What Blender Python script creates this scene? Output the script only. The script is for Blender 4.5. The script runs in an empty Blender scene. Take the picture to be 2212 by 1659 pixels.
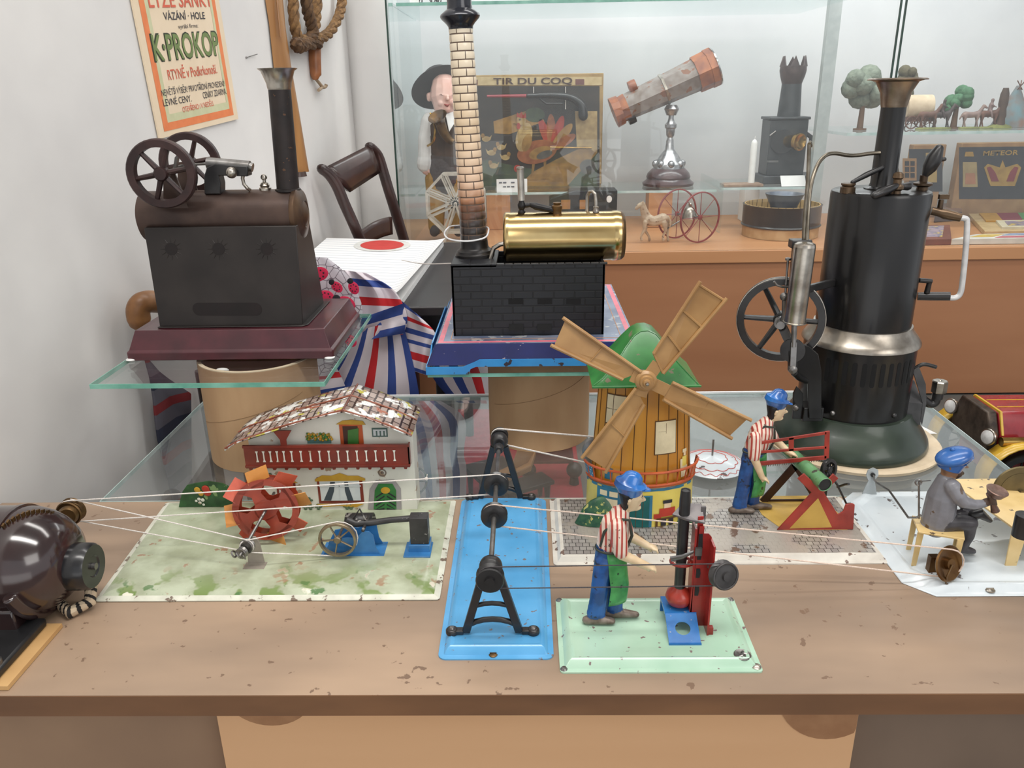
import bpy, bmesh, math, random
from math import sin, cos, pi, radians, sqrt, hypot, atan2
from mathutils import Vector, Matrix
from mathutils.bvhtree import BVHTree
random.seed(7)
scene = bpy.context.scene
COL = scene.collection

# ------------------------------------------------------------------ camera
W, H, FPX = 2212, 1659, 1720.0
CAMZ = 0.4
PITCH, ROLL, YAW = radians(20.26), radians(1.0), radians(1.2)
_f = Vector((-sin(YAW)*cos(PITCH), cos(YAW)*cos(PITCH), -sin(PITCH)))
_r = Vector((cos(YAW), sin(YAW), 0))
_u = Vector((-sin(YAW)*sin(PITCH), cos(YAW)*sin(PITCH), cos(PITCH)))
_R = _r*cos(ROLL) - _u*sin(ROLL)
_U = _r*sin(ROLL) + _u*cos(ROLL)
CAM = Vector((0, 0, CAMZ))
cd = bpy.data.cameras.new('camera')
cd.sensor_width = 36.0
cd.lens = FPX/W*36.0
cd.clip_start = 0.02
cam = bpy.data.objects.new('camera', cd)
COL.objects.link(cam)
cam.matrix_world = Matrix(((_R.x, _U.x, -_f.x, 0), (_R.y, _U.y, -_f.y, 0), (_R.z, _U.z, -_f.z, CAMZ), (0, 0, 0, 1)))
scene.camera = cam

def ray(px, py):
    return _f + _R*((px-W/2)/FPX) - _U*((py-H/2)/FPX)
def pz(px, py, z=0.0):
    d = ray(px, py); return CAM + d*((z-CAMZ)/d.z)
def pY(px, py, y):
    d = ray(px, py); return CAM + d*(y/d.y)

# ------------------------------------------------------------------ materials
def _n(nt, t, **kw):
    n = nt.nodes.new(t)
    for k, v in kw.items():
        setattr(n, k, v)
    return n
def rgba(c): return (c[0], c[1], c[2], 1.0)
def srgb(r, g, b):
    f = lambda v: (v/255/12.92) if v/255 <= 0.04045 else ((v/255+0.055)/1.055)**2.4
    return (f(r), f(g), f(b))

def newmat(name):
    m = bpy.data.materials.new(name); m.use_nodes = True
    nt = m.node_tree
    b = nt.nodes['Principled BSDF']
    tc = _n(nt, 'ShaderNodeTexCoord')
    return m, nt, b, tc

def noise_mask(nt, vec, scale, lo, hi, detail=4.0):
    t = _n(nt, 'ShaderNodeTexNoise'); t.inputs['Scale'].default_value = scale; t.inputs['Detail'].default_value = detail
    nt.links.new(vec, t.inputs['Vector'])
    r = _n(nt, 'ShaderNodeMapRange'); r.inputs['From Min'].default_value = lo; r.inputs['From Max'].default_value = hi
    nt.links.new(t.outputs['Fac'], r.inputs['Value'])
    return r.outputs['Result']

def mixc(nt, fac, a, b):
    m = _n(nt, 'ShaderNodeMix', data_type='RGBA')
    for sock, v in ((m.inputs[0], fac), (m.inputs[6], a), (m.inputs[7], b)):
        if hasattr(v, 'links'): nt.links.new(v, sock)
        elif isinstance(v, (int, float)): sock.default_value = v
        else: sock.default_value = rgba(v)
    return m.outputs[2]

def add_bump(nt, b, h, dist=0.001, strength=0.5):
    bp = _n(nt, 'ShaderNodeBump'); bp.inputs['Distance'].default_value = dist; bp.inputs['Strength'].default_value = strength
    nt.links.new(h, bp.inputs['Height']); nt.links.new(bp.outputs['Normal'], b.inputs['Normal'])

def mat(name, col, col2=None, rough=0.5, metal=0.0, scale=60, lo=0.35, hi=0.65, chip=None, bump=0.0, coat=0.0, spec=0.5, stretch=None):
    """Procedural paint/metal/wood: two colours mottled by noise, optional chips (colour, amount, scale)."""
    m, nt, b, tc = newmat(name)
    b.inputs['Roughness'].default_value = rough; b.inputs['Metallic'].default_value = metal
    b.inputs['Specular IOR Level'].default_value = spec
    b.inputs['Coat Weight'].default_value = coat; b.inputs['Coat Roughness'].default_value = 0.12
    vec = tc.outputs['Object']
    if stretch:
        mp = _n(nt, 'ShaderNodeMapping'); mp.inputs['Scale'].default_value = stretch
        nt.links.new(vec, mp.inputs['Vector']); vec = mp.outputs['Vector']
    if col2 is None: col2 = tuple(c*0.82 for c in col)
    fac = noise_mask(nt, vec, scale, lo, hi)
    c = mixc(nt, fac, col, col2)
    if chip:
        cc, amt, cs = chip
        k = noise_mask(nt, tc.outputs['Object'], cs, 0.70-amt, 0.72-amt, 6.0)
        c = mixc(nt, k, c, cc)
    nt.links.new(c, b.inputs['Base Color'])
    if bump: add_bump(nt, b, fac, bump, 0.6)
    return m

def glass_mat(name, tint, refl=1.0, haze=0.0, rough=0.0):
    m = bpy.data.materials.new(name); m.use_nodes = True
    nt = m.node_tree; nt.nodes.clear()
    out = _n(nt, 'ShaderNodeOutputMaterial')
    tr = _n(nt, 'ShaderNodeBsdfTransparent'); tr.inputs[0].default_value = rgba(tint)
    gl = _n(nt, 'ShaderNodeBsdfGlossy'); gl.inputs['Roughness'].default_value = rough; gl.inputs['Color'].default_value = (.9, .95, .95, 1)
    lw = _n(nt, 'ShaderNodeLayerWeight'); lw.inputs['Blend'].default_value = 0.5      # same from both sides of the sheet
    pw_ = _n(nt, 'ShaderNodeMath', operation='POWER'); pw_.inputs[1].default_value = 5.0
    nt.links.new(lw.outputs['Facing'], pw_.inputs[0])
    fr = _n(nt, 'ShaderNodeMath', operation='MULTIPLY_ADD'); fr.inputs[1].default_value = 0.9; fr.inputs[2].default_value = 0.04
    nt.links.new(pw_.outputs[0], fr.inputs[0])
    mul = _n(nt, 'ShaderNodeMath', operation='MULTIPLY'); mul.inputs[1].default_value = refl; mul.use_clamp = True
    nt.links.new(fr.outputs[0], mul.inputs[0])
    mx = _n(nt, 'ShaderNodeMixShader')
    nt.links.new(mul.outputs[0], mx.inputs[0]); nt.links.new(tr.outputs[0], mx.inputs[1]); nt.links.new(gl.outputs[0], mx.inputs[2])
    last = mx.outputs[0]
    if haze:  # pale diffuse mixed in for the milky look of reflected light
        df = _n(nt, 'ShaderNodeBsdfDiffuse'); df.inputs[0].default_value = (.8, .82, .82, 1)
        m2 = _n(nt, 'ShaderNodeMixShader'); m2.inputs[0].default_value = haze
        nt.links.new(last, m2.inputs[1]); nt.links.new(df.outputs[0], m2.inputs[2]); last = m2.outputs[0]
    nt.links.new(last, out.inputs[0])
    return m

def stripe_mat(name, cols, period, axis='X', src='Object', rough=0.6, bump=0.0, chip=None, weights=None):
    """Hard stripes of the given colours repeating every PERIOD along an axis of Object or UV space."""
    m, nt, b, tc = newmat(name)
    b.inputs['Roughness'].default_value = rough
    sx = _n(nt, 'ShaderNodeSeparateXYZ'); nt.links.new(tc.outputs[src], sx.inputs[0])
    d = _n(nt, 'ShaderNodeMath', operation='DIVIDE'); d.inputs[1].default_value = period
    nt.links.new(sx.outputs[axis], d.inputs[0])
    fr = _n(nt, 'ShaderNodeMath', operation='FRACT'); nt.links.new(d.outputs[0], fr.inputs[0])
    cr = _n(nt, 'ShaderNodeValToRGB'); cr.color_ramp.interpolation = 'CONSTANT'
    el = cr.color_ramp.elements
    weights = weights or [1]*len(cols); tot = sum(weights); pos = 0
    for i, c in enumerate(cols):
        e = el[i] if i < 2 else el.new(pos/tot)
        e.position = pos/tot; e.color = rgba(c); pos += weights[i]
    nt.links.new(fr.outputs[0], cr.inputs[0])
    c = cr.outputs[0]
    if chip:
        k = noise_mask(nt, tc.outputs['Object'], chip[2], 0.70-chip[1], 0.72-chip[1], 5.0)
        c = mixc(nt, k, c, chip[0])
    nt.links.new(c, b.inputs['Base Color'])
    if bump: add_bump(nt, b, fr.outputs[0], bump, 0.4)
    return m

def brick_mat(name, c1, c2, mortar, bw, bh, ms, plane='XZ', src='Object', rough=0.6, bump=0.0006, blotch=None, metal=0.0, ramp=None, vmax=1.0):
    """Brick/tile/shingle pattern: bricks bw x bh, mortar ms, laid in the given plane; optional blotches or a second colour by height."""
    m, nt, b, tc = newmat(name)
    b.inputs['Roughness'].default_value = rough; b.inputs['Metallic'].default_value = metal
    s = _n(nt, 'ShaderNodeSeparateXYZ'); nt.links.new(tc.outputs[src], s.inputs[0])
    cb = _n(nt, 'ShaderNodeCombineXYZ')
    nt.links.new(s.outputs[plane[0]], cb.inputs[0]); nt.links.new(s.outputs[plane[1]], cb.inputs[1])
    br = _n(nt, 'ShaderNodeTexBrick')
    nt.links.new(cb.outputs[0], br.inputs['Vector'])
    br.inputs['Scale'].default_value = 1.0
    br.inputs['Color1'].default_value = rgba(c1); br.inputs['Color2'].default_value = rgba(c2); br.inputs['Mortar'].default_value = rgba(mortar)
    br.inputs['Mortar Size'].default_value = ms; br.inputs['Mortar Smooth'].default_value = 0.3
    br.inputs['Brick Width'].default_value = bw; br.inputs['Row Height'].default_value = bh
    c = br.outputs['Color']
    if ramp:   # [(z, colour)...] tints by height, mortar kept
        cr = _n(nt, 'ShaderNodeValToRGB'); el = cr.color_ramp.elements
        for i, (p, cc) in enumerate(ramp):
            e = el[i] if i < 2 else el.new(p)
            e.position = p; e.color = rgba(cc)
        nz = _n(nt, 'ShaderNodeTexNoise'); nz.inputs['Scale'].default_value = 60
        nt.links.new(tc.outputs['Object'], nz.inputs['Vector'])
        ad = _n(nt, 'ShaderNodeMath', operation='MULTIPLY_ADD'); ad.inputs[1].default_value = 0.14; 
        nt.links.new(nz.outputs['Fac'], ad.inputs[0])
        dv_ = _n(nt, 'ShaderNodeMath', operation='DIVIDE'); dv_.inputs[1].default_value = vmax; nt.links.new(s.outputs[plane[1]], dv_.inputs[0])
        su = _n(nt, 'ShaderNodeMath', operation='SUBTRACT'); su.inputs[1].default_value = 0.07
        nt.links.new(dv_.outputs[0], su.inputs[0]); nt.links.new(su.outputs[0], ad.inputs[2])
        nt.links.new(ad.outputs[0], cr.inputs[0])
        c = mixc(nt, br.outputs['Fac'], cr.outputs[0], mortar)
    if blotch:
        for cc, amt, cs in blotch:
            k = noise_mask(nt, tc.outputs['Object'], cs, 0.70-amt, 0.73-amt, 3.0)
            c = mixc(nt, k, c, cc)
    nt.links.new(c, b.inputs['Base Color'])
    if bump:
        inv = _n(nt, 'ShaderNodeMath', operation='SUBTRACT'); inv.inputs[0].default_value = 1.0
        nt.links.new(br.outputs['Fac'], inv.inputs[1]); add_bump(nt, b, inv.outputs[0], bump, 0.8)
    return m

# ------------------------------------------------------------------ mesh builder
def frame_of(axis, ref=None):
    z = Vector(axis).normalized()
    ref = Vector(ref) if ref is not None else (Vector((0, 0, 1)) if abs(z.z) < 0.9 else Vector((1, 0, 0)))
    x = ref - z*ref.dot(z)
    if x.length < 1e-9: x = Vector((1, 0, 0)) if abs(z.x) < .9 else Vector((0, 1, 0)); x = x - z*x.dot(z)
    x.normalize(); y = z.cross(x)
    return Matrix((x, y, z)).transposed()

class MB:
    def __init__(s, T=None):
        s.v, s.f, s.mi, s.uv = [], [], [], []
        s.T = T
    def add(s, verts, faces, mi=0, uvs=None):
        o = len(s.v)
        if s.T is not None: verts = [s.T @ Vector(p) for p in verts]
        s.v.extend(tuple(p) for p in verts)
        for i, f in enumerate(faces):
            s.f.append(tuple(o+k for k in f)); s.mi.append(mi)
            s.uv.append(uvs[i] if uvs else None)
        return s
    def box(s, x0, x1, y0, y1, z0, z1, mi=0):
        v = [(x, y, z) for x in (x0, x1) for y in (y0, y1) for z in (z0, z1)]
        return s.add(v, [(0, 1, 3, 2), (4, 6, 7, 5), (0, 4, 5, 1), (2, 3, 7, 6), (0, 2, 6, 4), (1, 5, 7, 3)], mi)
    def obox(s, c, size, R=None, mi=0):
        c = Vector(c); h = [k/2 for k in size]; R = R or Matrix.Identity(3)
        v = [c + R @ Vector((sx*h[0], sy*h[1], sz*h[2])) for sx in (-1, 1) for sy in (-1, 1) for sz in (-1, 1)]
        return s.add(v, [(0, 1, 3, 2), (4, 6, 7, 5), (0, 4, 5, 1), (2, 3, 7, 6), (0, 2, 6, 4), (1, 5, 7, 3)], mi)
    def bar(s, p, q, w, h, ref=(0, 0, 1), mi=0):
        """Rectangular bar from p to q, w across, h along ref."""
        p, q = Vector(p), Vector(q); R = frame_of(q-p, ref)
        return s.obox((p+q)/2, (h, w, (q-p).length), R, mi)
    def tube(s, pts, r, n=10, mi=0, closed=False, cap=True, ref=None, rb=None, dome=False):
        pts = [Vector(p) for p in pts]; N = len(pts)
        rs = list(r) if isinstance(r, (list, tuple)) else [r]*N
        rbs = rs if rb is None else (list(rb) if isinstance(rb, (list, tuple)) else [rb]*N)
        if dome:   # rounded ends
            a, b = (pts[0]-pts[1]).normalized(), (pts[-1]-pts[-2]).normalized()
            P, A, B = [], [], []
            for t in (85, 60, 35): 
                P.append(pts[0]+a*rs[0]*sin(radians(t))); A.append(rs[0]*cos(radians(t))); B.append(rbs[0]*cos(radians(t)))
            P += pts; A += rs; B += rbs
            for t in (35, 60, 85):
                P.append(pts[-1]+b*rs[-1]*sin(radians(t))); A.append(rs[-1]*cos(radians(t))); B.append(rbs[-1]*cos(radians(t)))
            pts, rs, rbs, N = P, A, B, len(P)
        verts, faces, uvs = [], [], []
        X = None; L = 0.0; Ls = []
        for i, p in enumerate(pts):
            if closed: d = pts[(i+1) % N]-pts[i-1]
            elif i == 0: d = pts[1]-p
            elif i == N-1: d = p-pts[i-1]
            else: d = (pts[i+1]-p).normalized()+(p-pts[i-1]).normalized()
            if d.length < 1e-12: d = Vector((0, 0, 1))
            M = frame_of(d, ref if ref is not None else X)
            X = M.col[0].copy()
            if i: L += (p-pts[i-1]).length
            Ls.append(L)
            for k in range(n):
                a = 2*pi*k/n
                verts.append(p + M.col[0]*(rs[i]*cos(a)) + M.col[1]*(rbs[i]*sin(a)))
        for i in range(N if closed else N-1):
            j = (i+1) % N
            for k in range(n):
                l = (k+1) % n
                faces.append((i*n+k, i*n+l, j*n+l, j*n+k))
                uvs.append(((k/n, Ls[i]), ((k+1)/n, Ls[i]), ((k+1)/n, Ls[j]), (k/n, Ls[j])))
        if cap and not closed:
            faces.append(tuple(range(n-1, -1, -1))); uvs.append(None)
            faces.append(tuple((N-1)*n+k for k in range(n))); uvs.append(None)
        return s.add(verts, faces, mi, uvs)
    def cyl(s, p, q, r, r2=None, n=24, mi=0, cap=True):
        return s.tube([p, q], [r, r if r2 is None else r2], n, mi, cap=cap)
    def lathe(s, prof, c=(0, 0, 0), axis=(0, 0, 1), n=32, mi=0, sx=1.0, sy=1.0, ref=None, a0=0, a1=360):
        """Profile [(radius, height)] spun about axis from c."""
        c = Vector(c); M = frame_of(axis, ref if ref is not None else ((1, 0, 0) if abs(Vector(axis).normalized().z) > .9 else None))
        full = abs(a1-a0) >= 359.9
        verts, faces, uvs = [], [], []; N = len(prof); K = n if full else n+1
        for (r, h) in prof:
            for k in range(K):
                a = radians(a0+(a1-a0)*k/n)
                verts.append(c + M @ Vector((r*cos(a)*sx, r*sin(a)*sy, h)))
        for i in range(N-1):
            for k in range(n):
                l = (k+1) % K
                faces.append((i*K+k, i*K+l, (i+1)*K+l, (i+1)*K+k))
                uvs.append(((k/n, prof[i][1]), ((k+1)/n, prof[i][1]), ((k+1)/n, prof[i+1][1]), (k/n, prof[i+1][1])))
        if full and tuple(prof[0]) != tuple(prof[-1]):
            if prof[0][0] > 1e-6: faces.append(tuple(range(K-1, -1, -1))); uvs.append(None)
            if prof[-1][0] > 1e-6: faces.append(tuple((N-1)*K+k for k in range(K))); uvs.append(None)
        return s.add(verts, faces, mi, uvs)
    def prism(s, poly, vec, mi=0, mi_side=None):
        poly = [Vector(p) for p in poly]; vec = Vector(vec); n = len(poly)
        v = poly + [p+vec for p in poly]
        s.add(v, [tuple(range(n)), tuple(range(2*n-1, n-1, -1))], mi)
        o = len(s.v)-2*n
        for k in range(n):
            s.f.append((o+k, o+n+k, o+n+(k+1) % n, o+(k+1) % n)); s.mi.append(mi if mi_side is None else mi_side); s.uv.append(None)
        return s
    def sphere(s, c, r, sc=(1, 1, 1), n=16, mi=0, R=None):
        c = Vector(c); verts, faces = [], []; m = max(6, n//2)
        for i in range(m+1):
            t = pi*i/m
            for k in range(n):
                a = 2*pi*k/n
                p = Vector((r*sin(t)*cos(a)*sc[0], r*sin(t)*sin(a)*sc[1], r*cos(t)*sc[2]))
                verts.append(c + (R @ p if R else p))
        for i in range(m):
            for k in range(n):
                l = (k+1) % n
                if i == 0: faces.append((k, (i+1)*n+k, (i+1)*n+l))
                elif i == m-1: faces.append((i*n+k, (i+1)*n+k, i*n+l))
                else: faces.append((i*n+k, (i+1)*n+k, (i+1)*n+l, i*n+l))
        return s.add(verts, faces, mi)
    def torus(s, c, axis, R, r, n=32, m=8, mi=0, rb=None, a0=0, a1=360):
        M = frame_of(axis); c = Vector(c); full = abs(a1-a0) >= 359.9
        K = n if full else n+1
        pts = [c + M @ Vector((R*cos(radians(a0+(a1-a0)*k/n)), R*sin(radians(a0+(a1-a0)*k/n)), 0)) for k in range(K)]
        return s.tube(pts, r, m, mi, closed=full, ref=M.col[2], rb=rb)
    def grid(s, P, mi=0, uv=True, mis=None):
        R, C = len(P), len(P[0])
        v = [p for row in P for p in row]
        faces, uvs = [], []
        for i in range(R-1):
            for j in range(C-1):
                faces.append((i*C+j, i*C+j+1, (i+1)*C+j+1, (i+1)*C+j))
                uvs.append(((j/(C-1), i/(R-1)), ((j+1)/(C-1), i/(R-1)), ((j+1)/(C-1), (i+1)/(R-1)), (j/(C-1), (i+1)/(R-1))))
        return s.add(v, faces, mi, uvs)
    def wheel(s, c, axis, R, rim=0.15, w=0.15, spokes=6, sr=0.06, hub=0.16, mi=0, n=40, hubw=None, a0=0.0):
        """Rim of rectangular section, round spokes, hub. rim/w/sr/hub are fractions of R."""
        c = Vector(c); M = frame_of(axis)
        t, h = rim*R, w*R/2
        s.lathe([(R-t, -h), (R-t*.15, -h), (R, -h*.7), (R, h*.7), (R-t*.15, h), (R-t, h), (R-t, -h)], c, axis, n, mi)
        hw = (hubw or w*1.3)*R/2
        s.lathe([(0, -hw), (hub*R*.8, -hw), (hub*R, -hw*.7), (hub*R, hw*.7), (hub*R*.8, hw), (0, hw)], c, axis, 20, mi)
        for k in range(spokes):
            a = a0 + 2*pi*k/spokes
            d = M @ Vector((cos(a), sin(a), 0))
            s.tube([c+d*hub*R*.7, c+d*(R-t*.7)], [sr*R*1.25, sr*R], 8, mi, ref=M.col[2], rb=[sr*R*.9, sr*R*.7])
        return s

def _mesh(name, mb, mats, off, smooth):
    me = bpy.data.meshes.new(name)
    me.from_pydata([tuple(Vector(p)-off) for p in mb.v], [], mb.f)
    for m in mats: me.materials.append(m)
    me.polygons.foreach_set('material_index', mb.mi)
    if any(u for u in mb.uv):
        lay = me.uv_layers.new(name='uv')
        li = 0
        for f, u in zip(mb.f, mb.uv):
            for k in range(len(f)):
                lay.data[li].uv = u[k] if u else (0, 0)
                li += 1
    me.validate(); me.update()
    bm = bmesh.new(); bm.from_mesh(me); bmesh.ops.recalc_face_normals(bm, faces=bm.faces); bm.to_mesh(me); bm.free()
    if smooth:
        me.polygons.foreach_set('use_smooth', [True]*len(me.polygons))
        me.set_sharp_from_angle(angle=radians(smooth))
    return me

def origin(o):
    w = Vector((0, 0, 0))
    while o is not None:
        w += o.location; o = o.parent
    return w

def obj(name, mb, mats, parent=None, smooth=38, bevel=0, loc=None, label=None, solid=0):
    if not isinstance(mats, (list, tuple)): mats = [mats]
    off = origin(parent) if parent is not None else Vector(loc if loc is not None else (0, 0, 0))
    o = bpy.data.objects.new(name, _mesh(name, mb, mats, off, smooth))
    COL.objects.link(o)
    if parent is not None: o.parent = parent
    else: o.location = off
    if solid:
        md = o.modifiers.new('solid', 'SOLIDIFY'); md.thickness = solid; md.offset = 0
    if bevel:
        md = o.modifiers.new('bevel', 'BEVEL'); md.width = bevel; md.segments = 2; md.limit_method = 'ANGLE'; md.angle_limit = radians(45)
        md.harden_normals = False
    if label: o['label'] = label
    return o

def tag(o, label=None, cat=None, group=None, kind=None):
    if label: o['label'] = label
    if cat: o['category'] = cat
    if group: o['group'] = group
    if kind: o['kind'] = kind
    return o

def thing(name, label, cat, loc=(0, 0, 0), group=None):
    o = bpy.data.objects.new(name, None); COL.objects.link(o)
    o.location = loc; o.empty_display_size = 0.02
    return tag(o, label, cat, group)

def struct(name, mb, mats, **kw):
    o = obj(name, mb, mats, **kw); o['kind'] = 'structure'; return o

def text(name, body, size, T, mats, parent, sx=1.0, align='CENTER', extr=0.0002, bold=0.0, shear=0.0):
    """Lettering as thin geometry, placed by the 4x4 transform T (text runs along T's x, up along T's y)."""
    cu = bpy.data.curves.new(name, 'FONT'); cu.body = body; cu.size = size; cu.align_x = align; cu.extrude = extr; cu.offset = bold; cu.shear = shear
    cu.resolution_u = 3
    tmp = bpy.data.objects.new('tmp', cu); COL.objects.link(tmp)
    me = bpy.data.meshes.new_from_object(tmp.evaluated_get(bpy.context.evaluated_depsgraph_get()))
    bpy.data.objects.remove(tmp); bpy.data.curves.remove(cu)
    off = origin(parent)
    S = Matrix.Diagonal((sx, 1, 1, 1))
    me.transform(Matrix.Translation(-off) @ T @ S)
    me.materials.clear(); me.materials.append(mats)
    me.name = name
    o = bpy.data.objects.new(name, me); COL.objects.link(o); o.parent = parent
    return o

def fit_text(name, body, bl, br, h, mt, parent, off=0.0004, extr=0.0001, bold=0.0):
    """Lettering stretched to run from point bl to br with capital height h, facing the viewer side of its plane (up = nearest to z)."""
    bl, br = Vector(bl), Vector(br); x = (br-bl).normalized(); up = (Vector((0, 0, 1))-x*x.z).normalized()
    T = basis(bl, x, up); nz = T.col[2].to_3d(); T.translation = bl+nz*off
    o = text(name, body, 1.0, Matrix.Identity(4), mt, parent, align='LEFT', extr=0.0, bold=bold)
    me = o.data; o_ = origin(parent)
    me.transform(Matrix.Translation(o_))
    xs = [v.co.x for v in me.vertices]; x0, x1 = min(xs), max(xs)
    sx, sy = (br-bl).length/(x1-x0), h/0.73
    me.transform(Matrix.Translation(-o_) @ T @ Matrix.Diagonal((sx, sy, 1, 1)) @ Matrix.Translation((-x0, 0, 0)))
    return o

def basis(o, x, y):
    x = Vector(x).normalized(); z = x.cross(Vector(y)).normalized(); y = z.cross(x)
    M = Matrix((x, y, z)).transposed().to_4x4(); M.translation = Vector(o); return M

def figure(name, prims, mats, parent, voxel=0.0012, smooth_it=3, loc=None):
    """One continuous body: closed limb volumes fused by voxel remesh; each face takes the material of the nearest limb.
    prims: (mesh builder, material index)."""
    allm = MB()
    for mb, mi in prims: allm.add(mb.v, mb.f)
    off = origin(parent) if parent is not None else Vector(loc)
    me = _mesh(name, allm, [], off, 0)
    o = bpy.data.objects.new(name, me); COL.objects.link(o)
    md = o.modifiers.new('r', 'REMESH'); md.mode = 'VOXEL'; md.voxel_size = voxel
    if smooth_it:
        s = o.modifiers.new('s', 'SMOOTH'); s.factor = 0.5; s.iterations = smooth_it
    dg = bpy.context.evaluated_depsgraph_get(); dg.update()
    m2 = bpy.data.meshes.new_from_object(o.evaluated_get(dg))
    o.modifiers.clear(); o.data = m2; bpy.data.meshes.remove(me); m2.name = name
    for m in mats: m2.materials.append(m)
    trees = [(BVHTree.FromPolygons([Vector(p)-off for p in mb.v], mb.f), mi) for mb, mi in prims]
    for p in m2.polygons:
        best, bm_ = 1e9, 0
        for t, mi in trees:
            r = t.find_nearest(p.center)
            if r[3] is not None and r[3] < best-1e-5: best, bm_ = r[3], mi
        p.material_index = bm_; p.use_smooth = True
    if parent is not None: o.parent = parent
    else: o.location = off
    return o

def limb(pts, r, rb=None, ref=None, n=12):
    return MB().tube(pts, r, n, ref=ref, rb=rb, dome=True)

def rrect(x0, x1, y0, y1, r, off, n=5):
    """Rounded rectangle ring inset by off."""
    out = []; r2 = max(r-off, 0.0006)
    for cx, cy, a in ((x1-off-r2, y1-off-r2, 0), (x0+off+r2, y1-off-r2, 90), (x0+off+r2, y0+off+r2, 180), (x1-off-r2, y0+off+r2, 270)):
        for k in range(n+1):
            t = radians(a+90*k/n); out.append((cx+r2*cos(t), cy+r2*sin(t)))
    return out

def tin_base(mb, x0, x1, y0, y1, r, prof, mi=0, z=0.0):
    """Pressed tin plate: rings of a rounded rectangle at (inset, height) and a flat top."""
    rings = [[(x, y, z+h) for x, y in rrect(x0, x1, y0, y1, r, o)] for o, h in prof]
    n = len(rings[0]); v = [p for ring in rings for p in ring]; f = []
    for i in range(len(rings)-1):
        for k in range(n):
            l = (k+1) % n; f.append((i*n+k, i*n+l, (i+1)*n+l, (i+1)*n+k))
    f.append(tuple(range(n-1, -1, -1))); f.append(tuple((len(rings)-1)*n+k for k in range(n)))
    return mb.add(v, f, mi)

def drape_string(p, q, r, extra=()):
    return MB().tube([p, *extra, q], r, 6)
# ================================================================== the setting
WHITE = mat('white_plaster', srgb(226, 224, 221), srgb(216, 214, 212), rough=0.85, scale=6, bump=0.0008)
CASEW = mat('case_back_white', srgb(206, 209, 210), srgb(196, 199, 201), rough=0.8, scale=4)
FLOORM = mat('grey_floor', srgb(120, 120, 116), srgb(104, 105, 102), rough=0.6, scale=14)
DECKM = mat('grey_deck', srgb(104, 106, 103), srgb(90, 92, 90), rough=0.55, scale=8)
BOARD = mat('worn_board', srgb(180, 153, 128), srgb(128, 110, 95), rough=0.42, scale=6, lo=0.3, hi=0.7, chip=(srgb(122, 98, 80), 0.03, 85), bump=0.0002, stretch=(0.5, 1.5, 1))
BEDGE = mat('board_edge', srgb(128, 90, 60), srgb(104, 72, 48), rough=0.6, scale=20, stretch=(.3, 1, 1))
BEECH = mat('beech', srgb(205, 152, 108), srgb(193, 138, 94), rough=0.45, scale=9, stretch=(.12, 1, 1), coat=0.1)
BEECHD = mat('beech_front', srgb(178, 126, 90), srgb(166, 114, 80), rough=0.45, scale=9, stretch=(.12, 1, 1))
SHADEW = mat('shaded_panel', srgb(158, 128, 102), srgb(140, 112, 90), rough=0.7, scale=6)  # shade of the recessed sides put into the brown
GLASS = glass_mat('clear_glass', (.965, .98, .975), 1.0)
GLASSF = glass_mat('case_glass', (.985, .99, .988), 0.9, haze=0.025)
GLASSS = glass_mat('side_glass', (.985, .99, .988), 1.8, haze=0.02)
GLASSP = glass_mat('plate_glass', (.95, .96, .96), 1.5, haze=0.045)
GEDGE = mat('glass_edge', srgb(133, 190, 172), srgb(100, 160, 143), rough=0.15, scale=40)
GEDGEL = mat('glass_edge_pale', srgb(206, 222, 220), srgb(176, 202, 198), rough=0.2, scale=40)
GEDGED = mat('glass_edge_dark', srgb(48, 72, 62), srgb(36, 56, 48), rough=0.2, scale=40)
CARD = mat('cardboard', srgb(196, 160, 122), srgb(184, 147, 110), rough=0.8, scale=30, stretch=(1, 1, .3))
CARDIN = mat('cardboard_rim', srgb(226, 208, 180), srgb(212, 192, 162), rough=0.8, scale=50)
BLACK = mat('black_paint', srgb(33, 33, 35), srgb(24, 24, 26), rough=0.4, scale=60)
WHITEP = mat('white_paper', srgb(238, 237, 235), srgb(230, 229, 227), rough=0.8, scale=30)
INK = mat('black_ink', srgb(44, 42, 48), srgb(36, 34, 40), rough=0.7)
BRASS = mat('brass', srgb(196, 160, 92), srgb(165, 128, 66), rough=0.22, metal=1.0, scale=40)
OLDBRASS = mat('old_brass', srgb(120, 92, 58), srgb(84, 64, 42), rough=0.4, metal=0.8, scale=70)
NICKEL = mat('nickel', srgb(196, 190, 180), srgb(150, 142, 132), rough=0.28, metal=1.0, scale=60)
STEEL = mat('steel', srgb(150, 148, 146), srgb(118, 115, 112), rough=0.35, metal=0.9, scale=80)

WA, WB = Vector((-.560, .75, 0)), Vector((-.41, 1.9, 0))
WD = (WB-WA).normalized(); WN = Vector((WD.y, -WD.x, 0))
def pw(px, py, off=0.0):
    """point where the sight line through (px, py) meets the left wall (or a plane off in front of it)"""
    d = ray(px, py); A = WA + WN*off
    t = (A-CAM).dot(WN)/d.dot(WN); return CAM + d*t

ZF = -0.62
m = MB(); m.box(-3, 4.5, -2.6, 3.2, ZF-.05, ZF); struct('floor', m, FLOORM)
m = MB(); m.box(-3, 4.5, -2.6, 3.2, 2.0, 2.05); struct('ceiling', m, WHITE)
m = MB()
p0, p1 = WA - WD*3.2, WB + WD*0.12
m.prism([(p0.x, p0.y, ZF), (p1.x, p1.y, ZF), (p1.x, p1.y, 2.0), (p0.x, p0.y, 2.0)], -WN*0.08)
struct('wall_left', m, WHITE)
YC, YB, ZC = 1.86, 2.42, 0.04          # cabinet front, back wall, counter height
m = MB(); m.box(-.9, 4.5, YB, YB+.08, ZF, 2.0); struct('wall_back', m, CASEW)
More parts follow.
